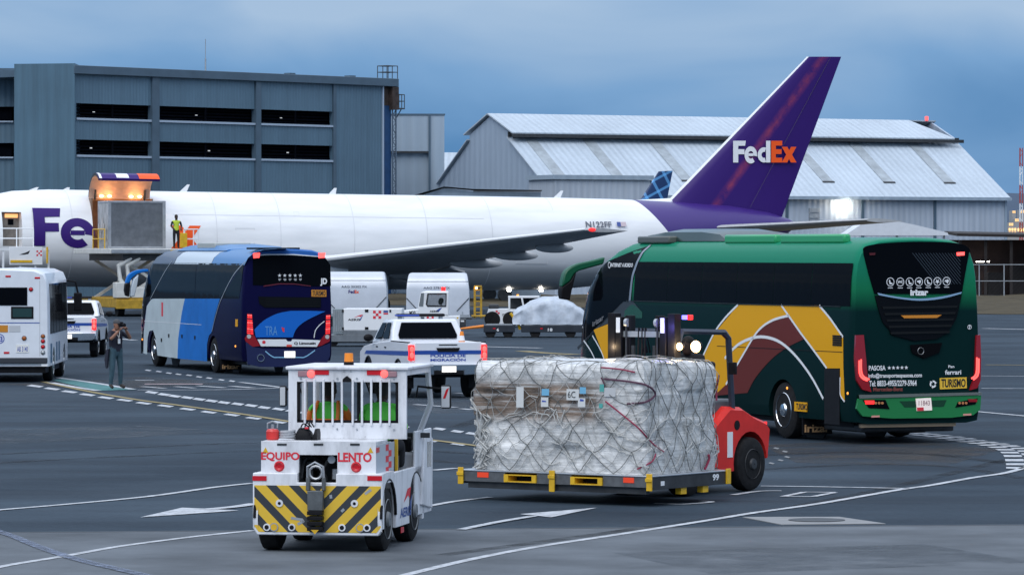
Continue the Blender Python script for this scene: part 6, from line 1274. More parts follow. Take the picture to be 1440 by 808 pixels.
def wrapmat():
    m = bpy.data.materials.new('stretch_wrap'); m.use_nodes = True; t, b = tree(m); N = t.nodes.new; Lk = t.links.new
    co = N('ShaderNodeTexCoord'); sp = N('ShaderNodeSeparateXYZ'); Lk(co.outputs['Object'], sp.inputs[0])
    def nz(sc, scale, det=6, rough=.6):
        mp = N('ShaderNodeMapping'); mp.inputs['Scale'].default_value = sc; Lk(co.outputs['Object'], mp.inputs[0])
        n = N('ShaderNodeTexNoise'); n.inputs['Scale'].default_value = scale; n.inputs['Detail'].default_value = det; n.inputs['Roughness'].default_value = rough; Lk(mp.outputs[0], n.inputs['Vector']); return n.outputs[0]
    st_ = nz((.35,.35,9), 2.4); bl = nz((1,1,1.6), 1.5, 4); fi = nz((1,1,1), 11, 5)
    # cardboard shows through the film in a band at mid height of the long face
    bu_ = N('ShaderNodeMapRange'); bu_.inputs[1].default_value = .62; bu_.inputs[2].default_value = .78; Lk(sp.outputs[2], bu_.inputs[0])
    bd = N('ShaderNodeMapRange'); bd.inputs[1].default_value = 1.30; bd.inputs[2].default_value = 1.14; Lk(sp.outputs[2], bd.inputs[0])
    mm = N('ShaderNodeMath'); mm.operation = 'MULTIPLY'; Lk(bu_.outputs[0], mm.inputs[0]); Lk(bd.outputs[0], mm.inputs[1])
    xm = N('ShaderNodeMapRange'); xm.inputs[1].default_value = .95; xm.inputs[2].default_value = .55; Lk(sp.outputs[0], xm.inputs[0])
    ym = N('ShaderNodeMapRange'); ym.inputs[1].default_value = -.75; ym.inputs[2].default_value = -.88; Lk(sp.outputs[1], ym.inputs[0])
    m2 = N('ShaderNodeMath'); m2.operation = 'MULTIPLY'; Lk(mm.outputs[0], m2.inputs[0]); Lk(xm.outputs[0], m2.inputs[1])
    m2b = N('ShaderNodeMath'); m2b.operation = 'MULTIPLY'; Lk(m2.outputs[0], m2b.inputs[0]); Lk(ym.outputs[0], m2b.inputs[1])
    sr = N('ShaderNodeMapRange'); sr.inputs[1].default_value = .34; sr.inputs[2].default_value = .50; Lk(st_, sr.inputs[0])
    m3 = N('ShaderNodeMath'); m3.operation = 'MULTIPLY'; Lk(m2b.outputs[0], m3.inputs[0]); Lk(sr.outputs[0], m3.inputs[1])
    rp = N('ShaderNodeValToRGB'); rp.color_ramp.elements[0].position = .3; rp.color_ramp.elements[1].position = .66; rp.color_ramp.elements[0].color = (.36,.37,.37,1); rp.color_ramp.elements[1].color = (.84,.84,.825,1)
    ad = N('ShaderNodeMath'); ad.operation = 'MULTIPLY_ADD'; ad.inputs[1].default_value = .45; Lk(fi, ad.inputs[0])
    bq = N('ShaderNodeMath'); bq.operation = 'MULTIPLY'; bq.inputs[1].default_value = .58; Lk(bl, bq.inputs[0]); Lk(bq.outputs[0], ad.inputs[2]); Lk(ad.outputs[0], rp.inputs[0])
    mx = N('ShaderNodeMix'); mx.data_type = 'RGBA'; mx.inputs[7].default_value = (.225,.165,.125,1); Lk(m3.outputs[0], mx.inputs[0]); Lk(rp.outputs[0], mx.inputs[6])
    sk_ = nz((.5,.5,22), 2.0, 5, .7); s2_ = N('ShaderNodeMapRange'); s2_.inputs[1].default_value = .35; s2_.inputs[2].default_value = .65; s2_.inputs[3].default_value = .74; s2_.inputs[4].default_value = 1.18; Lk(sk_, s2_.inputs[0]); v2_ = N('ShaderNodeVectorMath'); v2_.operation = 'SCALE'; Lk(mx.outputs[2], v2_.inputs[0]); Lk(s2_.outputs[0], v2_.inputs[3]); Lk(v2_.outputs[0], b.inputs['Base Color'])  # glossy streaks of the film painted into its colour as bright lines
    b.inputs['Roughness'].default_value = .22; b.inputs['Specular IOR Level'].default_value = .5
    cr_ = nz((1.2,1.2,2.2), 7, 8, .65)
    bp = N('ShaderNodeBump'); bp.inputs['Strength'].default_value = .65; bp.inputs['Distance'].default_value = .03; Lk(cr_, bp.inputs['Height'])
    bp2 = N('ShaderNodeBump'); bp2.inputs['Strength'].default_value = .5; bp2.inputs['Distance'].default_value = .015; Lk(st_, bp2.inputs['Height']); Lk(bp.outputs[0], bp2.inputs['Normal']); Lk(bp2.outputs[0], b.inputs['Normal'])
    return m
def cargo(B):
    nt_ = 220; zs_ = [CH*k/44 for k in range(41)]+[CH-.14+.22*k/6 for k in range(1, 7)]+[CH+.08+.9*k/8 for k in range(1, 9)]
    zs_ = sorted(set(zs_)); B.loft([[cargo_pt(PER*i/nt_, z) for i in range(nt_)] for z in zs_])
cgb = part('load', wrapmat(), cg, cargo, 0, 60)
# cord net: knotted diamonds with slack
rn = random.Random(3)
LFR = 2*(CXh-RC)+RC; LRT = LFR+2*(CYh-RC)+RC; NV = 6; dz_ = (CH+.30)/NV; TS = [LFR*k/5 for k in range(5)]+[LFR+(LRT-LFR)*k/5 for k in range(5)]+[LRT+(LFR)*k/4 for k in range(4)]+[LRT+LFR+(PER-LRT-LFR)*k/4 for k in range(4)]; NU = len(TS); TS2 = TS+[PER+TS[0], PER+TS[1]]; nodes = {}
for i in range(NU):
    for j in range(NV+1): nodes[i, j] = ((TS2[i]+TS2[i+1])/2+rn.uniform(-.09,.09) if j % 2 else TS2[i]+rn.uniform(-.09,.09), max(.01, dz_*j+rn.uniform(-.08,.08)*(0 < j)))
def net(B, r_=.0056):
    for j in range(NV):
        for i in range(NU):
            for di in ((0, 1) if j % 2 else (-1, 0)):
                a = nodes[i, j]; c = nodes[(i+di) % NU, j+1]; cu = c[0]
                if cu-a[0] > PER/2: cu -= PER
                if a[0]-cu > PER/2: cu += PER
                sg = rn.random(); pts = [cargo_pt(a[0]+(cu-a[0])*t, a[1]+(c[1]-a[1])*t-.07*sg*math.sin(math.pi*t), .03) for t in (0,.2,.4,.6,.8,1)]
                B.tube(pts, r_, 5)
M_NET = mat('net_cord', (.13,.135,.13), .8, var=.4, vscale=6)
part('cargo_net', M_NET, cg, net, 0, 60)['kind'] = 'stuff'
NV = 9; dz_ = (CH+.30)/NV; TS = [LFR*k/8 for k in range(8)]+[LFR+(LRT-LFR)*k/7 for k in range(7)]+[LRT+LFR*k/5 for k in range(5)]+[LRT+LFR+(PER-LRT-LFR)*k/5 for k in range(5)]; NU = len(TS); TS2 = TS+[PER+TS[0], PER+TS[1]]; nodes.clear()
for i in range(NU):
    for j in range(NV+1): nodes[i, j] = ((TS2[i]+TS2[i+1])/2+rn.uniform(-.1,.1) if j % 2 else TS2[i]+rn.uniform(-.1,.1), max(.01, dz_*j+rn.uniform(-.08,.08)*(0 < j)))
part('inner_net', mat('pale_net_cord', (.40,.40,.385), .8, var=.3), cg, lambda B: net(B, .0046), 0, 60)['kind'] = 'stuff'
def slack(B):
    for k in range(46):
        t0 = rn.uniform(.1, 4.4); z0 = rn.uniform(.12,.85); w_ = rn.uniform(.15,.6); h_ = rn.uniform(-.12,.2)
        tl__ = rn.uniform(-.25,.25); B.tube([cargo_pt(t0+w_*i/8, max(.02, z0-h_*math.sin(math.pi*i/8)+tl__*i/8+.03*rn.random()), .03) for i in range(9)], .007, 5)
    for k in range(14):     # bunched ends at the left corner
        z0 = rn.uniform(.1, 1.0); B.tube([cargo_pt(PER-.1+rn.uniform(-.1,.05), z0, .04), cargo_pt(.05+rn.uniform(-.05,.2), z0-rn.uniform(.1,.4), .05), cargo_pt(.0+rn.uniform(-.2,.1), max(.02,z0-.5), .05)], .011, 5)
part('loose_cord', mat('pale_cord', (.52,.52,.50), .8, var=.2), cg, slack, 0, 60)['kind'] = 'stuff'
LF_ = 2*(CXh-RC)
def strap(nm, m, pts, r=.011): part(nm, m, cg, lambda B: B.tube(smoothpath([cargo_pt(t, z, .035) for t, z in pts], 5), r, 5), 0, 60)
M_RSTR = mat('red_strap', (.28,.03,.07), .6); M_PSTR = mat('plum_strap', (.10,.04,.07), .6)
strap('strap', M_RSTR, [(LF_-.55,1.42),(LF_-.25,1.40),(LF_-.02,1.37)]); strap('strap', M_PSTR, [(LF_-.5,1.28),(LF_-.1,1.25),(LF_+.15,1.2),(LF_+.35,1.08),(LF_+.15,.98),(LF_-.15,.95)], .014); strap('strap', M_RSTR, [(LF_-.45,.98),(LF_-.2,.82),(LF_+.05,.62),(LF_+.3,.42),(LF_+.5,.3)]); strap('strap', M_RSTR, [(LF_+.02,.08),(LF_+.2,.18),(LF_+.3,.28)]); strap('strap', M_PSTR, [(LF_-.55,1.3),(LF_-.5,1.2),(LF_-.52,1.12)])
strap('strap', M_RSTR, [(LF_+1.55,.02),(LF_+1.62,.15),(LF_+1.6,.22)], .018); strap('strap', M_RSTR, [(LF_+1.9,1.3),(LF_+1.93,1.1),(LF_+1.9,.95)], .014)
# paper labels
def paper(nm, m, x, y, w, h, txt=None):
    a = FC.rear(*z8(x, y), -CYh-.06); z_ = a[1]-ZP1
    o = part(nm, m, cg, lambda B: B.add([(a[0]-w/2,-CYh-.052,z_-h/2),(a[0]+w/2,-CYh-.050,z_-h/2),(a[0]+w/2,-CYh-.046,z_+h/2),(a[0]-w/2,-CYh-.048,z_+h/2)], [(0,1,2,3)]), smooth=0)
    if txt: lettering(txt, M_TXTK, o, lambda u, v: (a[0]-w*.38+w*.62*u, -CYh-.056, z_-h*.28+h*.58*v), -.005)
M_PAP = mat('paper', (.62,.63,.62), .7); M_PBL = mat('pale_blue_tag', (.16,.42,.62), .6)
paper('paper_label', M_PAP, 504, 360, .20, .15, '6C'); paper('paper_label', M_PAP, 540, 392, .12, .12); paper('paper_label', M_PAP, 390, 390, .12, .13); paper('paper_label', mat('grey_paper', (.50,.51,.52), .7), 655, 350, .18, .12)
paper('paper_label', M_PBL, 393, 350, .12, .09); paper('paper_label', M_PBL, 545, 343, .10, .09); paper('paper_label', mat('teal_tag', (.08,.36,.33), .6), 622, 333, .07, .10); paper('paper_label', M_TXTB, 388, 385, .07, .03); paper('paper_label', M_TXTB, 541, 382, .06, .03); paper('paper_label', mat('teal_tag', (.08,.36,.33), .6), 618, 405, .06, .06); paper('paper_label', M_PAP, 290, 370, .12, .28)

# ================================================================ forklift behind the cargo
of = pc+ey_*(PW/2+.15); FK = Fr(of.x, of.y, 145)
fk = thing('forklift', 'red counterbalance forklift with black mast carrying the netted cargo', 'forklift', FK)
M_FR = mat('forklift_red', (.66,.030,.024), .42, spec=.25, var=.12, vscale=3)
# mast
for s in (-1, 1):
    ms = part('mast_upright', M_BLACK, fk, lambda B: [B.box(s*.50-.06, s*.50+.06, -.18, -.02, .12, 2.55), B.box(s*.37-.05, s*.37+.05, -.14, .0, .12, 2.50), B.box(s*.25-.04, s*.25+.04, -.20, -.06, .12, 2.52)], .006)
    part('mast_label', M_WHITE, ms, lambda B: B.box(s*.37-.032, s*.37+.032, .001, .006, 2.28, 2.49)); part('lift_chain', M_DARKM, ms, lambda B: B.box(s*.26-.012, s*.26+.012, -.05, -.03, .5, 2.4)); part('chain_roller', M_STEEL, ms, lambda B: B.cyl((s*.25-.02,-.04,2.42), (s*.25+.02,-.04,2.42), .06, n=14))
    part('fork', M_DARKM, fk, lambda B: [B.box(s*.5-.06, s*.5+.06, .02, .07, .29, .95), B.box(s*.5-.06, s*.5+.06, .07, 1.1, .29, .33)])
    part('lift_cylinder', M_DARKM, fk, lambda B: B.cyl((s*.18,-.1,.3), (s*.18,-.1,2.1), .035, n=10))
part('mast_crossbar', M_STEEL, fk, lambda B: [B.box(-.32, .32, -.10, -.05, 2.22, 2.30), B.box(-.32, .32, -.12, -.04, 1.2, 1.3)]); part('carriage', M_BLACK, fk, lambda B: [B.box(-.55, .55, -.015, .018, .9, 1.02), B.box(-.55, .55, -.015, .018, .45, .56)]); part('hose_bundle', M_BLACK, fk, lambda B: [B.tube([(x,-.06,.6),(x+.02,-.05,1.5),(x,-.06,2.35),(x-.04,-.12,2.0)], .015, 5) for x in (-.05,0,.06)])
# chassis
def rearwt(B):
    pr = [(-.95,.30),(-.95,.86),(-1.22,1.08),(-1.45,1.22),(-1.80,1.20),(-2.15,1.06),(-2.46,.98),(-2.54,.86),(-2.48,.46),(-2.30,.40),(-1.5,.30)]
    B.loft([[(x, y*(1 if abs(x) < .5 else 1)+(.03 if abs(x) > .5 and y < -2.4 else 0), z-(.05 if abs(x) > .5 and z > .9 else 0)) for y, z in pr] for x in (-.58,-.50,.50,.58)])
cw = part('counterweight', M_FR, fk, rearwt, .0, 20)
for s in (-1, 1): cutout(cw, MB().cyl((s*.30, -1.98, .40), (s*.75, -1.98, .40), .45, n=24))
cw.data.shade_smooth(); cw.data.set_sharp_from_angle(angle=R(14))
part('white_stripes', M_WHITE, cw, lambda B: [B.slab([(-.40+.14*k,-2.12,1.074),(-.32+.14*k,-2.12,1.074),(-.32+.14*k,-1.81,1.199),(-.40+.14*k,-1.81,1.199)], (0,0,.006)) for k in range(2)]); part('side_plate', M_WHITE, cw, lambda B: B.box(-.588, -.581, -1.5, -1.36, .5, .86)); part('filler_cap', M_BLACK, cw, lambda B: B.cyl((-.588,-1.62,.95), (-.58,-1.62,.95), .07, n=14)); part('rear_lamp', M_TAILON, cw, lambda B: B.box(-.54, -.50, -2.50, -2.44, .93, .97))
part('chassis', M_BLACK, fk, lambda B: B.box(-.46, .46, -1.6, -.2, .18, .55)); part('front_cowl', M_FR, fk, lambda B: B.box(-.42, .42, -.75, -.25, .56, 1.15), .03); part('engine_hood', mat('hood_grey', (.10,.11,.12), .5), fk, lambda B: B.box(-.42, .42, -1.75, -1.05, 1.10, 1.32), .04); part('seat', M_BLACK, fk, lambda B: [B.box(-.25, .25, -1.45, -1.0, 1.33, 1.45), B.box(-.25, .25, -1.6, -1.46, 1.33, 1.85)], .04)
part('step', M_DARKM, fk, lambda B: B.box(-.60, -.47, -1.1, -.75, .3, .36))
for s in (-1, 1): wheel(fk, s*.52, -.32, .40, .24, M_FR, s, .5); wheel(fk, s*.50, -1.98, .385, .24, M_DARKM, s, .55)
M_GRD = mat('guard_blue_grey', (.035,.045,.07), .4, var=.1)
gd = part('overhead_guard', M_GRD, fk, lambda B: [B.tube([(s*.5,-1.62,1.15),(s*.5,-1.52,2.18),(s*.48,-1.42,2.27)], .05, 6) for s in (-1,1)]+[B.tube([(s*.48,-1.42,2.27),(s*.46,-.35,2.30),(s*.47,-.25,2.1),(s*.45,-.22,1.15)], .045, 6) for s in (-1,1)]); 
for k in range(5): part('guard_bar', M_GRD, gd, lambda B: B.box(-.46, .46, -1.38+.22*k, -1.33+.22*k, 2.27, 2.30))
hl = None
for px, py, yy_, big in ((868,487,-.12,0),(957,487,-.12,0),(980,487,-.24,1)):
    a = FK.at(px, py, 1, yy_); r_ = .075 if big else .05
    hl = part('head_lamp', M_BLACK, fk, lambda B: B.lathe([(-.06,.02),(-.04,r_),(.03,r_*1.15)], (a.x, yy_, a.z), 1, 14, caps=True)); part('lens', M_WARM, hl, lambda B: B.lathe([(.031,r_*1.1),(.045,r_*.8),(.05,.005)], (a.x, yy_, a.z), 1, 14)); lamp_at('head_light', hl, (a.x, yy_+.14, a.z), 9 if big else 5, (1,.72,.42), .05)
a = FK.at(944, 460, 1, -.2); part('led_strip', M_LEDB, fk, lambda B: B.box(a.x-.03, a.x+.03, -.19, -.17, a.z-.28, a.z+.12)); lamp_at('led_light', fk, (a.x-.1, .1, a.z), 5, (.25,.2,1), .05)
a = FK.at(965, 446, 1, -.3); bk = part('beacon', M_TAILON, fk, lambda B: B.box(a.x-.10, a.x-.03, -.33, -.27, a.z-.035, a.z+.035), .01); part('beacon_lens', M_LEDB, bk, lambda B: B.box(a.x-.028, a.x+.06, -.33, -.27, a.z-.03, a.z+.03), .01)
a = FK.at(1030, 517, 1, -1.2); part('mirror', M_BLACK, fk, lambda B: [B.box(a.x-.06, a.x+.06, -1.23, -1.18, a.z-.09, a.z+.08), B.tube([(a.x+.05,-1.22,a.z),(-.5,-1.5,a.z+.1)], .012, 5)], .01)
def clear_glass():
    m = mat('clear_glass', (.02,.03,.03), .05, spec=.4); m.node_tree.nodes['Principled BSDF'].inputs['Alpha'].default_value = .35; return m
# ================================================================ patrol pickups
def pickup(fr, label, letters, wide=True):
    t = thing('patrol_pickup', label, 'pickup', fr, 'white patrol pickups')
    M_PW = mat('pickup_white', (.74,.76,.80), .25, coat=.5); hw = .925; L_ = 5.2; ya_, yf_ = 1.15, 4.2; rw_ = .40
    zb, zr, zt = .52, 1.30, 1.80
    for s in (-1, 1):
        x0, x1 = (hw-.09, hw) if s > 0 else (-hw, -hw+.09)
        q = part('body_side', M_PW, t, lambda B: B.prism([(.12,zr-.02),(.06,.80),(.12,zb+.08)]+archpoly(.12, 5.0, zb, 1.2, (ya_, yf_), .47, .42)[2:-2]+[(4.95,zb),(5.12,.70),(5.10,.98),(4.7,1.12),(3.85,1.20),(2.0,zr)], 0, x0, x1), .02)
        part('blue_stripe', mat('stripe_blue', (.02,.07,.32), .35), q, lambda B: B.prism([(.10,.99),(4.6,.93),(4.4,1.02),(.10,1.10)], 0, *((hw+.001, hw+.005) if s > 0 else (-hw-.005, -hw-.001))))
        part('arch_trim', M_BLACK, q, lambda B: [B.tube([(s*(hw-.01), c+.46*math.cos(i*math.pi/12), .42+.46*math.sin(i*math.pi/12)) for i in range(13)], .03, 5) for c in (ya_, yf_)])['kind'] = 'stuff'
        part('door_handle', M_BLACK, q, lambda B: [B.box(s*hw-.012, s*hw+.012, y, y+.16, 1.12, 1.15) for y in (2.35,3.2)])['kind'] = 'stuff'
        for y in (ya_, yf_): wheel(t, s*(hw-.14), y, rw_, .25, mat('alloy_rim', (.35,.36,.37), .35, .7), s, .62)
        part('tail_lamp', M_TAILON, t, lambda B: B.box(min(s*hw*.87, s*(hw+.004)), max(s*hw*.87, s*(hw+.004)), .02, .16, .88, 1.24), .015); part('lamp_bulb', M_TAILHOT, t, lambda B: [B.ball((s*hw*.935, .018, z), .05, .012, .07, 10, 6) for z in (1.0,1.14)])
        mr_ = part('mirror', M_BLACK, t, lambda B: B.ball((s*(hw+.15), 3.55, 1.34), .12, .07, .09, 12, 8))
        part('mud_flap', M_BLACK, t, lambda B: B.box(s*(hw-.14)-.12, s*(hw-.14)+.12, .68, .70, .22, .62))
    part('floor_pan', M_BLACK, t, lambda B: B.box(-hw+.1, hw-.1, .25, 4.9, .48, .74)); part('bed', M_PW, t, lambda B: [B.box(-hw+.1, hw-.1, .12, 1.95, .75, .80), B.box(-hw+.1, hw-.1, 1.9, 1.95, .81, zr)]); part('bonnet', M_PW, t, lambda B: B.loft([[(-hw+.092,y,.75),(-hw+.092,y,z-.06),(-hw*.6,y,z),(hw*.6,y,z),(hw-.092,y,z-.06),(hw-.092,y,.75)] for y, z in ((3.85,1.24),(4.5,1.2),(4.95,1.08),(5.08,.95))]), 0, 50)
    part('bed_rail', M_BLACK, t, lambda B: [B.box(s*hw-.05 if s > 0 else -hw+.0, s*hw if s > 0 else -hw+.05, .14, 1.9, zr-.018, zr+.005) for s in (-1,1)])['kind'] = 'stuff'
    tg = part('tailgate', M_PW, t, lambda B: B.box(-hw*.865, hw*.865, .05, .13, .78, zr), .02)
    part('blue_stripe', mat('stripe_blue', (.02,.07,.32), .35), tg, lambda B: B.box(-hw*.86, hw*.86, .044, .049, 1.02, 1.11)); part('gate_handle', M_BLACK, tg, lambda B: B.prism([(-.28,1.17),(-.24,1.08),(.24,1.08),(.28,1.17)], 1, .03, .048)); part('gate_slot', M_BLACK, tg, lambda B: B.box(-.22, .22, .040, .049, 1.23, 1.25))
    for i, s in enumerate(letters): lettering(s, M_TXTB, tg, lambda u, v: (-.42+.84*u, .043, .955-.095*i+.075*v), .03)
    bp = part('rear_bumper', M_CHROME, t, lambda B: B.prism([(-hw,.80),(-hw,.62),(-hw+.12,.56),(-.35,.54),(-.35,.64),(.35,.64),(.35,.54),(hw-.12,.56),(hw,.62),(hw,.80)], 1, -.06, .08), .02); part('bumper_step', M_BLACK, bp, lambda B: B.box(-.36, .36, -.05, .04, .56, .77)); part('number_plate', mat('bright_plate', (.8,.8,.78), .4, emit=(1,.92,.8), estr=.3), bp, lambda B: B.box(-.17, .17, -.062, -.053, .61, .75))  # plate made to glow by emission, in place of light on it
    # cab
    bs = [(-hw+.03,1.95,zr-.05),(hw-.03,1.95,zr-.05),(hw-.03,4.05,1.19),(-hw+.03,4.05,1.19)]; tp_r = [(-hw+.17,2.22,zt),(hw-.17,2.22,zt),(hw-.17,3.30,zt-.02),(-hw+.17,3.30,zt-.02)]
    V = Vector; mid = [tuple(V(a).lerp(V(b), .55)+V((math.copysign(.02, a[0]), 0, 0))) for a, b in zip(bs, tp_r)]
    part('cab', M_PW, t, lambda B: B.loft([bs, mid, tp_r]), .05, 40)
    def pane(nm, i0, i1, u0, u1, v0, v1, off):
        f = lambda u, v: V(bs[i0]).lerp(V(bs[i1]), u).lerp(V(tp_r[i0]).lerp(V(tp_r[i1]), u), v)+V(off)
        g = .03*math.sin(math.pi*.5)
        part(nm, M_GLASS, t, lambda B: B.slab([f(u0+.02,v0), f(u1-.02,v0), f(u1,v0+.15), f(u1-.03,v1), f(u0+.03,v1), f(u0,v0+.15)], V(off)*.3))
    pane('rear_window', 0, 1, .08, .92, .18, .86, (0,-.03,0)); pane('side_window', 3, 0, .14, .52, .2, .86, (-.028,0,0)); pane('side_window', 3, 0, .56, .90, .2, .86, (-.028,0,0)); pane('side_window', 1, 2, .10, .44, .2, .86, (.028,0,0)); pane('side_window', 1, 2, .48, .86, .2, .86, (.028,0,0)); pane('windscreen', 2, 3, .06, .94, .12, .9, (0,.03,0))
    lb = part('light_bar', M_BLACK, t, lambda B: B.box(-.58, .58, 2.62, 2.86, zt+.05, zt+.12), .03); part('bar_lens', M_TXTB, lb, lambda B: B.box(-.6, -.05, 2.60, 2.88, zt+.06, zt+.10), .02); part('bar_foot', M_STEEL, lb, lambda B: [B.box(x-.04, x+.04, 2.7, 2.8, zt-.01, zt+.055) for x in (-.5,.5)])['kind'] = 'stuff'
    return t
def rearfr(px, py, deg, w, dx=0):     # rear-centre frame from the ground point of the rear-left corner
    g = G(px, py); return Fr(g.x+w*math.cos(R(deg)), g.y+w*math.sin(R(deg)), deg)
frp = rearfr(576, 560.5, 15, .925)
pickup(frp, 'white pickup lettered POLICIA DE MIGRACION between blue coach and wrapped cargo', ('POLICIA DE', 'MIGRACIÓN'))
g_ = G(135, 503); frq = Fr(g_.x-.93, g_.y, 1)
pickup(frq, 'white pickup partly hidden behind the shuttle bus at left', ('POLICIA DE', 'MIGRACIÓN'))
q = frp.M @ Vector((.56, .95, .81)); cn = thing('traffic_cone', 'orange and white traffic cone standing in the pickup bed', 'cone', Fr(q.x, q.y, 15, q.z))
for k, (z0, z1_) in enumerate(((.03,.18),(.18,.34),(.34,.50),(.50,.62),(.62,.72))): part('cone_band', M_ORANGE if k % 2 == 0 else M_WHITE, cn, lambda B: B.cyl((0,0,z0), (0,0,z1_), .16-.17*z0, .16-.17*z1_, n=16))
part('cone_base', M_ORANGE, cn, lambda B: B.box(-.19, .19, -.19, .19, 0, .03))

# ================================================================ apron shuttle bus (left edge)
FS = Fr(-11.96-1.22, 110.2, 2.0); zS = zoomed(0, 340, 3.675)
sh = thing('shuttle_bus', 'white apron shuttle bus cut off by the left picture edge', 'bus', FS)
SW = 1.22; ST_ = 2.95
def shb(B):
    pr = [(SW,.42),(SW,1.1),(SW*.99,2.2),(SW*.97,2.62),(SW*.9,2.82),(SW*.7,2.92),(0,ST_)]; pr = pr+[(-x,z) for x, z in pr[::-1][1:]]
    B.loft([[(x*sx,y,z-dz*(z > 2.5)) for x, z in pr] for y, sx, dz in ((0,.965,.05),(.06,.99,.02),(.18,1,0),(6.9,1,0),(7.2,.96,.08))])
so_ = part('body', mat('shuttle_white', (.70,.73,.78), .35, var=.05, coat=.3), sh, shb, 0, 40)
for yw_ in (1.7, 5.6):
    for s in (-1, 1): cutout(so_, MB().cyl((s*.6,yw_,.40), (s*1.5,yw_,.40), .50, n=24)); wheel(sh, s*(SW-.15), yw_, .42, .26, M_STEEL, s)
so_.data.shade_smooth(); so_.data.set_sharp_from_angle(angle=R(40))
SR = lambda x, y: FS.rear(*zS(x, y), 0)
def sp2(nm, m, x0, y0, x1, y1, t=.012, y=0, par=None, bev=0): a, c = SR(x0,y0), SR(x1,y1); return part(nm, m, par or sh, lambda B: B.box(a[0], c[0], y-t, y-.001, c[1], a[1]), bev)
sp2('rear_window', M_GLASS, -160, 235, 141, 328, .014); f = sp2('window_frame', M_BLACK, 57, 334, 173, 397, .016, bev=.02); sp2('pane', mat('green_glass', (.02,.05,.05), .1), 66, 343, 164, 388, .020, par=f)
sp2('blue_line', mat('stripe_blue', (.02,.07,.32), .35), -160, 416, 205, 420, .004); sp2('tourist_plate', mat('plate_orange', (.55,.22,.02), .4), -60, 430, 41, 466, .010); np_ = sp2('number_plate', M_PLATE, 83, 530, 149, 571, .012); lettering('AB 3140', M_TXTB, np_, on_rear(FS, bb(zS,88,540,144,566), -.014), .01); sp2('reflector', M_REFL, 20, 567, 48, 577, .010); sp2('vent', mat('vent_grey', (.48,.5,.53), .5), 48, 432, 105, 465, .006)
for x, y, r, m in ((160,245,.045,M_REFL),(125,497,.05,M_AMBER if 0 else mat('amber_lens', (.35,.10,.02), .25)),(222,487,.045,M_AMBER if 0 else mat('amber_lens', (.35,.10,.02), .25)),(222,512,.045,M_REFL),(222,541,.045,M_REFL),(222,571,.045,M_STEEL)):
    a = SR(x, y); l_ = part('lamp', M_BLACK, sh, lambda B: B.cyl((a[0],0,a[1]), (a[0],-.016,a[1]), r*1.25, n=14)); part('lens', m, l_, lambda B: B.lathe([(-.017,r),(-.03,r*.6),(-.034,.004)], (a[0],0,a[1]), 1, 14))
c_ = SR(-2, 500); part('number_ring', M_TXTB, sh, lambda B: B.add([(c_[0]+r*math.cos(i*math.pi/12), -.005, c_[1]+r*math.sin(i*math.pi/12)) for r in (.105,.125) for i in range(24)], [(i, (i+1) % 24, (i+1) % 24+24, i+24) for i in range(24)]), smooth=0); lettering('03', M_TXTB, sh, on_rear(FS, bb(zS,-17,487,13,515), -.005), .03)
for x, y in ((-40,172),(42,178),(193,186)): a = SR(x, y); part('roof_marker', M_REFL, sh, lambda B: B.box(a[0]-.07, a[0]+.07, -.01, .05, a[1]-.025, a[1]+.025), .008)
sp2('bumper', mat('bumper_dark', (.03,.035,.045), .5), -170, 598, 246, 626, .09, bev=.02); sp2('bumper_corner', M_WHITE, 214, 630, 246, 642, .06); part('underside', M_BLACK, sh, lambda B: B.box(-SW+.1, SW-.1, .1, 6.5, .25, .43))
sp2('hatch_line', mat('vent_grey', (.48,.5,.53), .5), 204, 200, 207, 590, .003); 
for k in range(6): y0 = .45+1.05*k; part('side_window', M_GLASS, sh, lambda B: B.slab([(SW*1.0+.004,y0,1.25),(SW*1.0+.004,y0+.95,1.25),(SW*.975+.006,y0+.95,2.55),(SW*.975+.006,y0,2.55)], (.012,0,0)))
part('blue_skirt', mat('skirt_blue', (.05,.12,.2), .4), sh, lambda B: [B.box(SW+.001, SW+.006, y, y+.5, .5, 1.0) for y in (.5,2.5,3.4)])['kind'] = 'stuff'
mi = part('mirror', M_BLACK, sh, lambda B: B.tube([(SW-.1,7.0,2.6),(SW+.2,7.05,2.55),(SW+.28,7.1,2.2)], .03, 6)); part('mirror_housing', M_BLACK, mi, lambda B: B.box(SW+.16, SW+.38, 7.02, 7.14, 1.75, 2.25), .03)

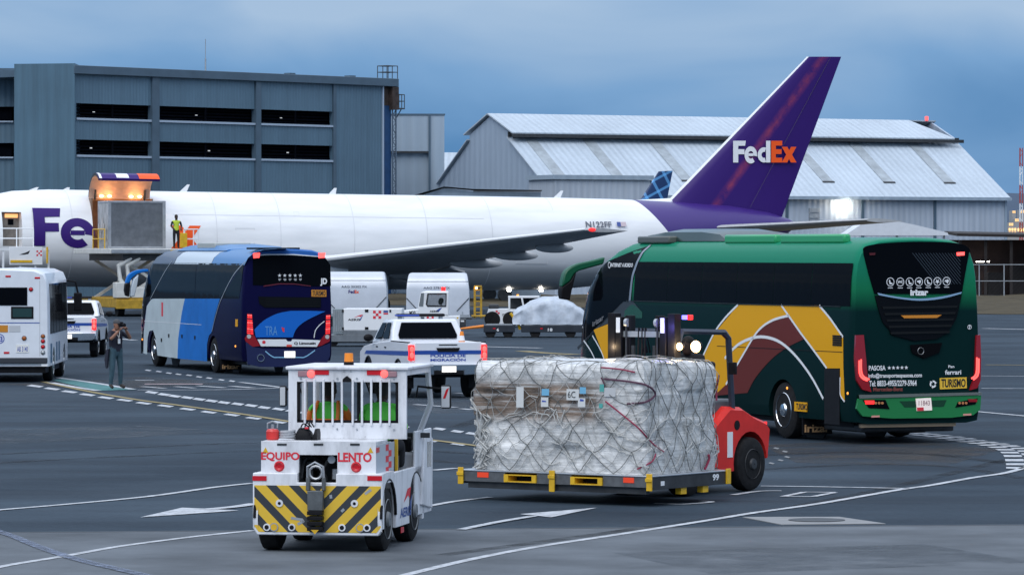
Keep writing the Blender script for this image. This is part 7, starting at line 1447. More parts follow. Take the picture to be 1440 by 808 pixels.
# ================================================================ freight containers, ground power unit, tugs
def uld(px0, px1, py0, py1, d, label, code, deg):
    a, c = P(px0, py1, d), P(px1, py0, d); fr = Fr((a.x+c.x)/2, d, deg); t = thing('freight_container', label, 'container', fr, 'domed silver air freight containers')
    w, h, z0 = (c.x-a.x)/2/math.cos(R(deg)), c.z-a.z, .52; dp = 2.2; h = c.z-z0
    def bd(B):
        prof = [(0,0),(0,.62*h),(.06,.80*h),(.22,.93*h),(.45,.985*h),(.8,h),(dp-.8,h),(dp-.45,.985*h),(dp-.2,.92*h),(dp,.62*h),(dp,0)]
        B.loft([[(x*(1-.085*(z/h)**4), y, z0+z*(1-dz)) for y, z in prof] for x, dz, iny in ((-w,.03,0),(-w+.05,.008,0),(-w+.14,0,0),(w-.14,0,0),(w-.05,.008,0),(w,.03,0))])
    M_ULD = mat('container_alloy', (.58,.61,.66), .38, .25, var=.08, vscale=1.2)
    b_ = part('shell', M_ULD, t, bd, 0, 40)
    part('top_seam', M_STEEL, b_, lambda B: B.box(-w+.05, w-.05, .05, .075, z0+.80*h-.01, z0+.80*h+.015)); part('base_frame', M_STEEL, t, lambda B: [B.box(-w-.02, w+.02, -.03, dp+.02, z0-.06, z0-.001), B.box(-w, w, -.02, -.004, z0+.0, z0+.07)])
    for s in (-1, 1): part('brace_strap', M_DARKM, t, lambda B: B.tube([(s*(w-.02),-.02,z0+.42*h),(s*(w-.55),-.02,z0+.12*h)], .018, 5))
    for k in range(4): part('post', M_STEEL, t, lambda B: B.box(-w+.3+k*(2*w-.6)/3-.02, -w+.3+k*(2*w-.6)/3+.02, -.02, -.005, z0+.07, z0+.2))
    lettering(code, mat('grey_print', (.10,.11,.14), .5), t, lambda u, v: (-.62+1.15*u, -.012, z0+h*.63+.10*v), .01)
    lettering('Fed', M_PURPLE, t, lambda u, v: (-.30+.27*u, -.012, z0+h*.50+.15*v), .03); lettering('Ex', M_CORANGE, t, lambda u, v: (-.02+.19*u, -.012, z0+h*.50+.15*v), .03)
    # its dolly
    fr2 = fr; dl = thing('container_dolly', 'low dark dolly carrying the domed container beside the blue coach' if px0 < 500 else 'low dark dolly carrying the domed container behind the apron truck', 'dolly', fr, 'dollies under the domed containers')
    part('bed', M_DARKM, dl, lambda B: B.box(-w-.1, w+.1, 0, dp, .38, .455))
    for x in (-w+.35, w-.35):
        for y in (.25, dp-.25): part('wheel', M_RUB, dl, lambda B: B.cyl((x,y-.07,.19), (x,y+.07,.19), .19, n=16))
    return t
uld(455, 544, 382, 430, 190, 'domed silver freight container with its left end hidden by the blue coach', 'AAG 30302 FX', 0); uld(571, 660, 383.5, 450, 186, 'domed silver freight container right behind the white apron truck', 'AAG 27815 FX', 0)
FGP = Fr(*G(466, 487)[:2], -2); sG = FGP.loc[1]/F; zI = zoomed(460, 340, 5.773)
gp = thing('ground_power_unit', 'long white ground power unit with logo on a low grey trailer', 'generator', FGP)
gI = lambda x, y: FGP.rear(*zI(x, y), 0)
x0, x1, xm = gI(45,0)[0], gI(605,0)[0], gI(132,0)[0]; zt, zm = gI(0,540)[1], gI(0,718)[1]
part('cabinet', M_WHITE, gp, lambda B: B.box(xm, x1, 0, 1.6, zm, zt), .02); lv = part('louvre_end', mat('louvre_grey', (.22,.26,.28), .5), gp, lambda B: B.box(x0, xm-.004, .02, 1.58, zm-.12, zt-.02), .01)
part('louvre', M_STEEL, lv, lambda B: [B.box(x0+.04+.07*k, x0+.07+.07*k, .0, .018, zm-.05, zt-.08) for k in range(5)])['kind'] = 'stuff'
part('trailer_frame', mat('trailer_grey', (.18,.20,.22), .5, .3, var=.2), gp, lambda B: [B.box(x0-.4, x1+.2, -.1, 1.7, zm-.40, zm-.16), B.box(xm, x1, -.02, 1.6, zm-.158, zm-.004)], .01); part('trailer_skirt', mat('skirt_grey', (.12,.13,.14), .6), gp, lambda B: B.box(x0-.4, x1+.1, .0, 1.6, .12, zm-.405))
for x in (x0, x1-.4): part('wheel', M_RUB, gp, lambda B: B.cyl((x,.0,.2), (x,.2,.2), .2, n=16))
lettering('AERIS', M_TXTK, gp, on_rear(FGP, bb(zI,168,622,268,640), -.004), .03); part('logo_swoosh', M_TXTR, gp, lambda B: B.add([(*[gI(*p)[0]], -.004, gI(*p)[1]) for p in ((215,615),(265,592),(293,590),(270,610),(262,602))], [(0,1,2,3,4)]), smooth=0); part('logo_swoosh', mat('logo_blue', (.04,.09,.3), .5), gp, lambda B: B.add([(gI(*p)[0], -.004, gI(*p)[1]) for p in ((260,636),(280,605),(293,592),(272,636))], [(0,1,2,3)]), smooth=0)
for i in range(3):
    for j in range(3):
        if (i+j) % 2 == 0: part('logo_square', M_TXTR, gp, lambda B: (lambda a, c: B.box(a[0], c[0], -.006, -.001, c[1], a[1]))(gI(373+22*i, 557+22*j), gI(395+22*i, 579+22*j)))
part('red_badge', M_TXTR, gp, lambda B: (lambda a, c: B.box(a[0], c[0], -.006, -.001, c[1], a[1]))(gI(457,576), gI(495,588))); part('red_badge', mat('logo_blue', (.04,.09,.3), .5), gp, lambda B: (lambda a, c: B.box(a[0], c[0], -.006, -.001, c[1], a[1]))(gI(457,556), gI(495,573)))
for x, y in ((314,558),(328,558),(314,700),(328,700),(128,560),(128,702),(513,560)): a = gI(x, y); part('latch', M_BLACK, gp, lambda B: B.box(a[0]-.03, a[0]+.03, -.02, -.001, a[1]-.045, a[1]+.045))
part('tow_bar', M_DARKM, gp, lambda B: B.tube([(x1,.8,.4),(x1+1.0,.8,.35)], .05, 6))
# white apron truck M20
FM = Fr(*G(600, 471)[:2], 0); mI = lambda x, y, yy=0: FM.rear(*zI(x, y), yy)
tk = thing('apron_truck', 'white apron truck marked M20 with driver in its cab', 'truck', FM)
cabp = [mI(*p) for p in ((738,598),(738,520),(760,412),(800,400),(985,402),(990,598))]
hood = part('hood', M_WHITE, tk, lambda B: B.prism([mI(*p) for p in ((560,720),(545,640),(600,560),(735,545),(760,600),(760,720))], 1, .02, 1.8), .03)
cb = part('cab', M_WHITE, tk, lambda B: B.prism(cabp, 1, 0, 1.75), .04); part('side_window', clear_glass(), cb, lambda B: B.prism([mI(*p) for p in ((818,515),(808,505),(818,425),(965,422),(962,520))], 1, -.02, -.002)); part('window_seal', M_BLACK, cb, lambda B: B.tube([(mI(*p)[0], -.012, mI(*p)[1]) for p in ((815,520),(806,505),(816,422),(967,420),(964,522),(815,520))], .025, 5)); part('corner_window', mat('corner_glass', (.16,.18,.19), .1), cb, lambda B: B.prism([mI(*p) for p in ((745,520),(762,415),(787,412),(780,522))], 1, -.02, -.002))
cutout(cb, MB().prism([mI(*p) for p in ((820,514),(812,505),(820,428),(962,424),(960,518))], 1, -.5, 2.5)); TRK = (mI(925,0)[0], mI(0,548)[1])
bpz = [mI(*p) for p in ((545,722),(560,640),(760,600),(1075,600),(1078,720))]
lo = part('lower_body', M_WHITE, tk, lambda B: B.prism([mI(*p) for p in ((790,600),(1075,600),(1078,725),(1062,725),(1055,680),(1030,640),(990,625),(950,640),(925,680),(918,725),(790,725))], 1, -.01, 1.85), .02)
part('rear_box', M_DARKM, tk, lambda B: B.prism([mI(*p) for p in ((1079,628),(1125,628),(1125,700),(1079,700))], 1, .1, 1.7)); a = mI(1098,642); part('lamp', M_WHITE, tk, lambda B: B.box(a[0]-.07, a[0]+.07, .08, .099, a[1]-.03, a[1]+.03))
for x in (990, 640):
    a = mI(x, 690); wheel(tk, 0, 0, .36, .25, M_STEEL, -1)
    w_ = tk.children[-1]; w_.rotation_euler = (0, 0, R(90)); w_.location = (a[0], .20, 0); 
    w2_ = copy_tree(w_, tk); w2_.location = (a[0], 1.6, 0)
lettering('M20', M_TXTK, tk, on_rear(FM, bb(zI,668,560,718,592), .016), .03); lettering('AERIS', M_TXTK, cb, on_rear(FM, bb(zI,832,555,905,572), -.004), .03); part('logo_swoosh', mat('logo_blue', (.04,.09,.3), .5), cb, lambda B: B.add([(mI(*p)[0], -.004, mI(*p)[1]) for p in ((880,560),(910,540),(935,532),(905,568))], [(0,1,2,3)]), smooth=0)
for k in range(3): part('logo_square', M_TXTR, tk, lambda B: (lambda a, c: B.box(a[0], c[0], -.014, -.011, c[1], a[1]))(mI(808+20*k, 606+(14 if k % 2 else 0)), mI(826+20*k, 622+(14 if k % 2 else 0))))
a = mI(942, 388); bk = part('beacon', M_TAILON, cb, lambda B: B.cyl((a[0],.5,cabp[3][1]+.01), (a[0],.5,cabp[3][1]+.16), .09, n=12)); part('marker_plate', M_YEL, tk, lambda B: (lambda a, c: B.box(a[0], c[0], -.016, -.011, c[1], a[1]))(mI(1053,610), mI(1066,622)))
# second tow tractor behind the dollies
zK = zoomed(640, 400, 8); FT2 = Fr(*G(705, 460)[:2], 0); kI = lambda x, y: FT2.rear(*zK(x, y), 0)
t2 = thing('tow_tractor', 'white tow tractor standing behind the covered pallet dolly', 'tractor', FT2)
part('body', M_WHITE, t2, lambda B: B.prism([kI(*p) for p in ((355,455),(355,345),(372,275),(600,272),(640,300),(640,460),(600,462),(590,440),(560,440),(475,455),(460,400),(420,375),(385,395),(372,450))], 1, 0, 1.6), .02)
cb = part('cab', M_WHITE, t2, lambda B: [B.prism([kI(*p) for p in ((595,130),(950,128),(950,150),(598,152))], 1, 0, 1.6), B.prism([kI(*p) for p in ((597,152),(620,152),(620,290),(600,290))], 1, 0, .08), B.prism([kI(*p) for p in ((740,150),(760,150),(790,290),(770,290))], 1, 0, .08), B.prism([kI(*p) for p in ((597,152),(620,152),(620,290),(600,290))], 1, 1.5, 1.58), B.prism([kI(*p) for p in ((620,275),(790,285),(790,460),(620,460))], 1, .02, 1.6)], .01)
part('windscreen', M_GLASS, cb, lambda B: B.prism([kI(*p) for p in ((762,152),(935,150),(900,290),(792,290))], 1, .03, 1.5)); part('cab_interior', M_DARKM, cb, lambda B: B.prism([kI(*p) for p in ((622,154),(740,154),(768,275),(622,275))], 1, .7, .8)); part('roof_beacon', M_AMBER, cb, lambda B: B.cyl((kI(705,0)[0],.8,kI(0,128)[1]), (kI(705,0)[0],.8,kI(0,112)[1]), .05, n=10))
for i in range(2):
    for j in range(3):
        if (i+j) % 2 == 0: part('logo_square', M_TXTR, t2, lambda B: (lambda a, c: B.box(a[0], c[0], -.008, -.001, c[1], a[1]))(kI(457+22*i, 290+20*j), kI(479+22*i, 310+20*j)))
lettering('107', M_TXTK, t2, on_rear(FT2, bb(zK,530,325,568,355), -.004), .02); part('engine_gear', M_DARKM, t2, lambda B: B.prism([kI(*p) for p in ((378,225),(490,225),(490,272),(378,272))], 1, .2, 1.3), .03)
for x in (418, 625): a = kI(x, 430); part('wheel', M_RUB, t2, lambda B: B.cyl((a[0],-.02,.35), (a[0],.22,.35), .35, n=20)); part('wheel', M_RUB, t2, lambda B: B.cyl((a[0],1.35,.35), (a[0],1.58,.35), .35, n=20))
# two pallet dollies and the covered load
def dolly(px0, px1, label, num, bar):
    g = G(px0, 474.5); fr = Fr(g.x, g.y, 0); d_ = thing('pallet_dolly', label, 'dolly', fr, 'pallet dollies towed in line'); s = g.y/F; w = (px1-px0)*s
    M_DB = mat('dolly_blue_black', (.018,.024,.034), .5, var=.3); zz_ = lambda y: fr.rear(0, y, 0)[1]
    part('deck', M_DB, d_, lambda B: B.box(0, w, 0, 2.2, zz_(467), zz_(457)), .02); part('roller_rail', M_STEEL, d_, lambda B: [B.box(.1, w-.1, y, y+.06, zz_(457)+.004, zz_(456.2)) for y in (.05,.7,1.4,2.1)])['kind'] = 'stuff'
    for x in (.22*w, .78*w):
        for y in (.15, 2.0): part('wheel', M_RUB, d_, lambda B: B.cyl((x,y-.09,.2), (x,y+.09,.2), .21, n=18))
    part('red_reflector', M_REFL, d_, lambda B: [B.box(x, x+.1, -.012, -.001, zz_(462.5), zz_(460.8)) for x in (.3*w,)]); lettering(num, M_TXT, d_, lambda u, v: (.42*w+.09*len(num)*u, -.006, zz_(465.5)+.12*v), .02)
    if bar == 0: part('tow_bar', M_ORANGE, d_, lambda B: B.tube([(0,1,zz_(459)),(-.5,1,zz_(461)),(-1.0,.9,zz_(463))], .05, 6, rs=[.07,.06,.03]))
    else: part('tow_bar', M_YEL, d_, lambda B: B.tube([(-.05,.2,zz_(463)),(-.12,.2,zz_(455)),(-.42,.2,zz_(440))], .06, 6))
    return fr, d_
dolly(680, 724, 'empty dark dolly with orange tow bar lying ahead of the covered load', '6', 0)
frd, _ = dolly(733, 822, 'dark dolly numbered 18 carrying the plastic-covered load', '18', 1)
sd = frd.loc[1]/F
ld = thing('covered_load', 'freight load under pale blue plastic sheet on the numbered dolly', 'cargo', Fr(frd.loc[0], frd.loc[1], 0, frd.rear(0,456,0)[1]))
def dome(B):
    secs = []
    for k in range(25):
        t = k/24; px = 720+t*104; top = interp([(720,441),(730,432),(745,424),(765,418),(780,416.5),(793,419),(806,426),(815,432),(824,440)], px); h = (456-top)*sd; x = (px-733)*sd; x = max(x, -.33)
        sec = []
        for i in range(17):
            a = math.pi*i/16; y = 1.1-1.05*math.copysign(abs(math.cos(a))**.45, math.cos(a)); z = h*math.sin(a)**.5 if a not in (0,) else 0
            z = h*(abs(math.sin(a))**.55); sec.append((x+.05*noise.noise((x*3,z*4,9)), y+.14*noise.noise((x*2.5,z*3,i*.4)), z+.09*noise.noise((x*3,i*.6,2))*(z > .05)))
        secs.append(sec)
    B.loft(secs)
part('sheet', mat('blue_plastic_sheet', (.46,.51,.58), .4, var=.22, vscale=3.5, bump=.9, bscale=4), ld, dome, 0, 60)
# yellow access stand under the belly
ys = thing('access_stand', 'yellow lattice access stand beyond the container end', 'stand', Fr(*G(672, 447)[:2], 0)); sy = ys.location.y/F
for x in (-4.5, 4.5):
    for y in (0, 1.2): part('post', mat('dull_yellow', (.42,.25,.02), .6, var=.3, vscale=4), ys, lambda B: B.box(x*sy-.05, x*sy+.05, y-.05, y+.05, 0, 1.55))
for k in range(5): part('rung', mat('dull_yellow', (.42,.25,.02), .6, var=.3, vscale=4), ys, lambda B: B.box(-4.5*sy+.051, 4.5*sy-.051, -.03, .03, .25+.28*k, .31+.28*k))
part('platform', mat('dull_yellow', (.42,.25,.02), .6, var=.3, vscale=4), ys, lambda B: B.box(-5.5*sy, 5.5*sy, -.1, 1.3, 1.551, 1.62)); part('lamp', M_WARM, ys, lambda B: B.ball((-2*sy, -.12, 1.5), .06)); part('outrigger', mat('dull_yellow', (.42,.25,.02), .6, var=.3, vscale=4), ys, lambda B: B.tube([(-.3,0,.1),(1.0,-.6,.12),(1.6,-.8,.1)], .06, 6))

# ================================================================ main-deck loader, container on it, steps
lo_ = P(190, 350, 221); FL = Fr(lo_.x, lo_.y, 19)
ld = thing('cargo_loader', 'white and yellow scissor-lift cargo loader raised to the aircraft door', 'loader', FL)
LZ = lambda y: 3.45+(350-y)/27.1
M_DY = mat('dull_yellow', (.42,.25,.02), .6, var=.3, vscale=4); M_LW = mat('loader_white', (.60,.60,.57), .45, var=.12); zpl = LZ(349.5)
part('platform', M_LW, ld, lambda B: B.box(-1.95, 3.4, -2.6, 5.6, zpl-.26, zpl), .02); part('edge_beam', M_STEEL, ld, lambda B: B.box(-1.9, 3.3, -2.68, -2.602, zpl-.22, zpl-.05)); part('under_frame', M_DARKM, ld, lambda B: B.box(-1.2, 3.0, -2.3, 5.2, zpl-.62, zpl-.265)); part('warning_patch', M_YEL, ld, lambda B: B.box(1.2, 1.7, -2.70, -2.681, zpl-.2, zpl-.06)); part('edge_lamp', M_WHITE, ld, lambda B: B.box(2.6, 2.8, -2.70, -2.681, zpl-.16, zpl-.08))
for y in (-1.9, 4.3):
    for k, (xa, xb) in enumerate(((-1.0, 1.9), (1.9, -1.0))):
        part('scissor_arm', M_LW, ld, lambda B: B.slab([(xa-.14,y+.14*k,.95),(xa+.14,y+.14*k,.95),(xb+.14,y+.14*k,zpl-.63),(xb-.14,y+.14*k,zpl-.63)], (0,.12,0)))
for xx in (-1.25, -.8): part('lift_leg', M_LW, ld, lambda B: B.tube([(xx+.5,-2.2,zpl-.5),(xx-.18,-2.25,2.6),(xx-.1,-2.25,1.9),(xx+.6,-2.2,.95)], .12, 8))
part('chassis', M_DY, ld, lambda B: B.box(-1.7, 3.2, -2.9, 5.0, .45, .95), .03); part('control_box', M_LW, ld, lambda B: [B.box(-1.75, -1.0, -3.0, -2.3, .96, 1.75), B.box(-.9, .1, -2.9, -2.4, .96, 1.5)], .03)
part('fender', M_DY, ld, lambda B: B.box(-1.75, -.2, -3.1, -2.905, .40, .85), .02)
for x in (-1.3, 2.8):
    for y in (-2.0, 3.6): part('wheel', M_RUB, ld, lambda B: B.cyl((x-.17,y,.42), (x+.17,y,.42), .42, n=18))
def railing(B, pts, z0, h):
    for p in pts: B.cyl((p[0],p[1],z0), (p[0],p[1],z0+h), .03, n=5)
    for z in (z0+h*.5, z0+h): B.tube([(p[0],p[1],z) for p in pts], .03, 5)
part('guard_rail', M_YEL, ld, lambda B: railing(B, [(-1.9,-1.2),(-1.9,.2),(-1.9,1.4),(-1.3,1.4)], zpl, 1.0)); part('guard_rail', M_WHITE, ld, lambda B: railing(B, [(1.95,-2.5),(2.7,-2.5),(2.7,-1.6),(2.7,.2)], zpl, 1.0)); part('control_console', M_YEL, ld, lambda B: B.box(1.75, 2.1, -2.62, -2.45, zpl+.05, zpl+.80), .02)
cu = thing('uld_container', 'battered grey box container riding on the raised loader platform', 'container', Fr(*(FL.M @ Vector((-.22,-1.3,0)))[:2], 19, zpl+.004))
M_CG = mat('container_panel', (.16,.17,.185), .45, .4, var=.22, vscale=2.5); M_CF = mat('container_frame', (.40,.41,.43), .4, .5, var=.2); CW_, CD_, CHh = 1.52, 2.3, LZ(283)-zpl
part('side_panel', M_CG, cu, lambda B: B.box(-CW_+.1, CW_-.1, .03, CD_-.03, .10, CHh-.10)); [part('end_skin', mat('container_skin', (.40,.40,.40), .45, .2, var=.35, vscale=2), cu, lambda B: B.box(xa, xa+.079, .05, CD_-.05, .12, CHh-.12)) for xa in (-CW_+.02, CW_-.099)]
part('frame', M_CF, cu, lambda B: [B.box(-CW_, -CW_+.16, 0, .05, .11, CHh-.11), B.box(CW_-.16, CW_, 0, .05, .11, CHh-.11), B.box(-CW_, CW_, 0, CD_, CHh-.105, CHh), B.box(-CW_, CW_, 0, CD_, 0, .105), B.box(-CW_, -CW_+.05, CD_-.1, CD_, .11, CHh-.11), B.box(CW_-.05, CW_, CD_-.1, CD_, .11, CHh-.11)], .01); part('strap_patch', mat('torn_wrap', (.55,.52,.50), .6, var=.3, vscale=5), cu, lambda B: [B.box(-CW_-.012, -CW_-.001, .5+.35*k, .72+.35*k, .4+.25*(k % 3), 1.0+.3*(k % 3)) for k in range(5)])['kind'] = 'stuff'
# passenger steps at the crew door
sp0 = P(30, 350, 223); FST = Fr(sp0.x, sp0.y, 19); stp = thing('boarding_steps', 'white mobile boarding steps with checked logo at the crew door', 'steps', FST); SZ = lambda y: 3.45+(350-y)/26.9
part('side_panel', M_WHITE, stp, lambda B: B.box(-.85, .9, -1.0, -.95, SZ(372), SZ(347)), .01); pf = part('platform', M_WHITE, stp, lambda B: B.box(-1.6, 1.3, -.94, 2.6, SZ(351.5), SZ(349)))
part('yellow_beam', M_YEL, stp, lambda B: B.box(-.8, .35, -1.04, -.97, SZ(369), SZ(365.5))); part('support', M_WHITE, stp, lambda B: [B.box(x, x+.1, -.9, -.8, .3, SZ(352)) for x in (-1.2,-.3,.5,1.2)]+[B.tube([(-1.2,-.85,.6),(1.2,-.85,2.4)], .06, 5)])
for s in (2.5,): part('hand_rail', M_WHITE, stp, lambda B: railing(B, [(-1.5,s),(-.9,s),(.3,s),(1.2,s)], SZ(349), 1.05))
for i in range(3):
    for j in range(3):
        if (i+j) % 2 == 0: part('logo_square', M_TXTR, stp, lambda B: B.box(.58+.1*i, .67+.1*i, -1.006, -1.001, SZ(352)-.1*j-.09, SZ(352)-.1*j))
part('logo_swoosh', M_TXTK, stp, lambda B: B.add([(x,-1.004,z) for x, z in ((-.35,SZ(358)),(.0,SZ(355)),(.25,SZ(352)),(.15,SZ(357)),(-.1,SZ(358)))], [(0,1,2,3,4)]), smooth=0)
for k in range(12): part('stair_tread', M_STEEL, stp, lambda B: B.box(-1.75-.3*k, -1.5-.3*k, -.8, .6, SZ(350)-.26*(k+1)-.05, SZ(350)-.26*(k+1)))
part('stringer', M_WHITE, stp, lambda B: [B.slab([(-1.4,y,SZ(350)),(-1.4,y,SZ(356)),(-5.2,y,.1),(-5.2,y,.4)], (0,.05,0)) for y in (-.9,.65)]); part('truck_bed', M_WHITE, stp, lambda B: B.box(-4.5, 1.0, -.7, .5, .35, .8), .02)
part('yellow_frame', M_YEL, stp, lambda B: B.tube([(1.15,-1.0,SZ(347)),(1.15,-1.0,SZ(370))], .05, 5))
# ================================================================ people
def figure(name, label, fr, bones, joints, cat='person', root=0):
    """one skinned surface over a jointed skeleton; each bone carries its own clothing material"""
    t = thing(name, label, cat, fr)
    keys = list(joints); idx = {k: i for i, k in enumerate(keys)}
    me = bpy.data.meshes.new('body'); me.from_pydata([joints[k][0] for k in keys], [(idx[a], idx[b]) for a, b, _ in bones], [])
    o = bpy.data.objects.new('body', me); COL.objects.link(o)
    sk = o.modifiers.new('skin', 'SKIN'); sk.use_smooth_shade = True
    lay = me.skin_vertices[0].data
    for k in keys:
        r = joints[k][1]; r = r if isinstance(r, tuple) else (r, r); lay[idx[k]].radius = r; lay[idx[k]].use_root = (idx[k] == root)
    ss = o.modifiers.new('sub', 'SUBSURF'); ss.levels = 2; ss.render_levels = 2
    bpy.context.view_layer.update(); dg = bpy.context.evaluated_depsgraph_get()
    m2 = bpy.data.meshes.new_from_object(o.evaluated_get(dg)); bpy.data.objects.remove(o)
    mats = []; 
    for _, _, m in bones:
        if m not in mats: mats.append(m)
    segs = [(Vector(joints[a][0]), Vector(joints[b][0]), mats.index(m)) for a, b, m in bones]
    m2.materials.clear()
    for m in mats: m2.materials.append(m)
    for p in m2.polygons:
        best = (9, 0)
        for a, b, mi in segs:
            d = b-a; tt_ = max(0, min(1, (p.center-a).dot(d)/d.length_squared)); ds = (p.center-a-d*tt_).length
            if ds < best[0]: best = (ds, mi)
        p.material_index = best[1]; p.use_smooth = True
    b = bpy.data.objects.new('body', m2); COL.objects.link(b); b.parent = t
    return t
def head(t, c, skin, hair, look=0, capm=None, r=.105):
    """head with brow, nose, ears, eyes and hair, facing +y turned by look degrees"""
    c = Vector(c); Rz = Matrix.Rotation(R(look), 3, 'Z'); T_ = lambda v: c+Rz @ Vector(v)
    def hd(B):
        secs = []
        for k, (z, rx, ry, oy) in enumerate(((-.135,.03,.035,.02),(-.125,.05,.06,.02),(-.09,.066,.082,.012),(-.03,.075,.094,.0),(.03,.078,.1,-.005),(.08,.07,.09,-.008),(.115,.045,.06,-.01),(.128,.01,.015,-.01))): secs.append([T_((rx*math.cos(2*math.pi*i/14), oy+ry*math.sin(2*math.pi*i/14), z)) for i in range(14)])
        B.loft(secs)
        B.loft([[T_((-.014,.088,-.035)), T_((.014,.088,-.035)), T_((.005,.092,.02)), T_((-.005,.092,.02))], [T_((-.008,.118,-.038)), T_((.008,.118,-.038)), T_((.003,.097,.015)), T_((-.003,.097,.015))]])
        for s in (-1, 1): B.ball(T_((s*.078,-.005,-.01)), .012, .022, .032, 8, 6)
    h = part('head', skin, t, hd, 0, 60)
    part('eyes', M_TXTK, h, lambda B: [B.ball(T_((s*.03,.091,.012)), .010, .006, .006, 8, 5) for s in (-1,1)]); part('mouth', mat('lips', (.14,.05,.04), .6), h, lambda B: B.ball(T_((0,.086,-.07)), .022, .008, .006, 8, 5))
    if capm:
        part('cap', capm, h, lambda B: [B.loft([[T_((rx*math.cos(2*math.pi*i/16), ry*math.sin(2*math.pi*i/16)-.008, z)) for i in range(16)] for z, rx, ry in ((.035,.087,.108),(.07,.085,.105),(.11,.062,.078),(.135,.02,.03),(.137,.002,.003))], False), B.slab([T_((-.06,.085,.036)), T_((.06,.085,.036)), T_((.045,.17,.026)), T_((-.045,.17,.026))], (0,0,.012))], 0, 50)
    else:
        part('hair', hair, h, lambda B: B.loft([[T_((rx*math.cos(2*math.pi*i/16), ry*math.sin(2*math.pi*i/16)+oy, z)) for i in range(16)] for z, rx, ry, oy in ((-.06,.06,.05,-.052),(-.02,.079,.085,-.024),(.04,.087,.104,-.014),(.09,.077,.096,-.012),(.125,.045,.06,-.012),(.14,.006,.01,-.012))], True), 0, 60)
    return h
M_NAVYT = mat('navy_shirt', (.012,.014,.028), .85); M_JEAN = mat('blue_jeans', (.035,.075,.10), .85, var=.2, vscale=8); M_SHOE = mat('brown_shoe', (.03,.02,.016), .7); M_HIVIS = mat('hi_vis_green', (.10,.62,.06), .6, var=.1, vscale=8); M_HIYEL = mat('hi_vis_yellow', (.55,.68,.05), .6); M_HIOR = mat('hi_vis_orange', (.80,.20,.03), .6); M_GREYR = mat('reflective_tape', (.32,.28,.27), .5); M_DSKIN = mat('dark_skin', (.05,.028,.02), .6); M_MSKIN = mat('tan_skin', (.26,.125,.08), .6); M_CLOTH = mat('dark_trousers', (.015,.016,.02), .85)
def hand(t, c, d, side, m, s=1.0):
    """palm with four unequal bent fingers and a thumb leaving the palm's side; d = pointing direction"""
    c = Vector(c); d = Vector(d).normalized(); u = Vector((0,0,1)) if abs(d.z) < .9 else Vector((0,1,0)); r_ = d.cross(u).normalized(); u = r_.cross(d)
    def hb(B):
        pal = lambda a, w, h: [c+d*a+r_*w+u*h, c+d*a-r_*w+u*h, c+d*a-r_*w-u*h, c+d*a+r_*w-u*h]
        B.loft([pal(-.01*s,.024*s,.016*s), pal(.04*s,.038*s,.014*s), pal(.085*s,.040*s,.012*s)])
        for i, ln in enumerate((.062,.072,.068,.052)):
            b0 = c+d*.08*s+r_*((-.03+.02*i)*s*side); p1 = b0+d*ln*.5*s-u*.012*s; p2 = p1+d*ln*.3*s-u*.030*s; p3 = p2-u*.022*s-d*.006*s; B.tube([b0, p1, p2, p3], .009*s, 6, rs=[.010*s,.0095*s,.0085*s,.007*s])
        b0 = c+d*.025*s-r_*.034*side*s; B.tube([b0, b0-r_*.028*side*s+d*.022*s-u*.01*s, b0-r_*.030*side*s+d*.055*s-u*.022*s], .010*s, 6, rs=[.013*s,.011*s,.009*s])
    return part('hand', m, t, hb, 0, 60)
# photographer with the camera at his face
g_ = G(163, 546.5); sc = 1.0
FPH = Fr(g_.x, g_.y, -140)
J = {'pel': ((0,0,.92),(.15,.11)), 'wst': ((0,.0,1.06),(.15,.11)), 'chs': ((0,.0,1.28),(.17,.12)), 'nck': ((0,.01,1.43),(.06,.06)), 'hd0': ((0,.03,1.52),(.05,.05)),
     'shl': ((-.18,0,1.38),.065), 'ell': ((-.30,.20,1.24),.05), 'wrl': ((-.10,.28,1.46),.036), 'shr': ((.18,0,1.38),.065), 'elr': ((.30,.20,1.22),.05), 'wrr': ((.10,.29,1.45),.036),
     'hpl': ((-.10,0,.88),.10), 'knl': ((-.125,.02,.48),.072), 'anl': ((-.14,-.01,.09),.05), 'tol': ((-.17,.15,.04),.04), 'hpr': ((.10,0,.88),.10), 'knr': ((.135,.03,.48),.072), 'anr': ((.16,0,.09),.05), 'tor': ((.20,.16,.04),.04)}
ph = figure('person', 'photographer in dark shirt, cap and jeans holding a camera to his face', FPH, [('pel','wst',M_NAVYT),('wst','chs',M_NAVYT),('chs','nck',M_NAVYT),('nck','hd0',M_MSKIN),('chs','shl',M_NAVYT),('shl','ell',M_NAVYT),('ell','wrl',M_MSKIN),('chs','shr',M_NAVYT),('shr','elr',M_NAVYT),('elr','wrr',M_MSKIN),('pel','hpl',M_JEAN),('hpl','knl',M_JEAN),('knl','anl',M_JEAN),('anl','tol',M_SHOE),('pel','hpr',M_JEAN),('hpr','knr',M_JEAN),('knr','anr',M_JEAN),('anr','tor',M_SHOE)], J)
head(ph, (0,.045,1.585), M_MSKIN, M_HAIR, 0, mat('grey_cap', (.06,.06,.065), .8))
hand(ph, (-.095,.285,1.47), (.55,.5,.65), 1, M_MSKIN); hand(ph, (.095,.295,1.46), (-.55,.5,.65), -1, M_MSKIN)
part('lanyard', M_TXT, ph, lambda B: B.tube([(-.06,.08,1.43),(0,.135,1.25),(.06,.08,1.43)], .008, 5)); part('badge', M_TXT, ph, lambda B: B.box(-.035, .035, .135, .142, 1.12, 1.24)); part('jacket', M_NAVYT, ph, lambda B: B.loft([[(.16,-.02,1.0),(.24,.02,.98),(.22,-.1,.98)], [(.19,-.02,.75),(.28,.03,.7),(.26,-.12,.72)], [(.2,-.03,.55),(.26,.0,.5),(.24,-.1,.52)]]))
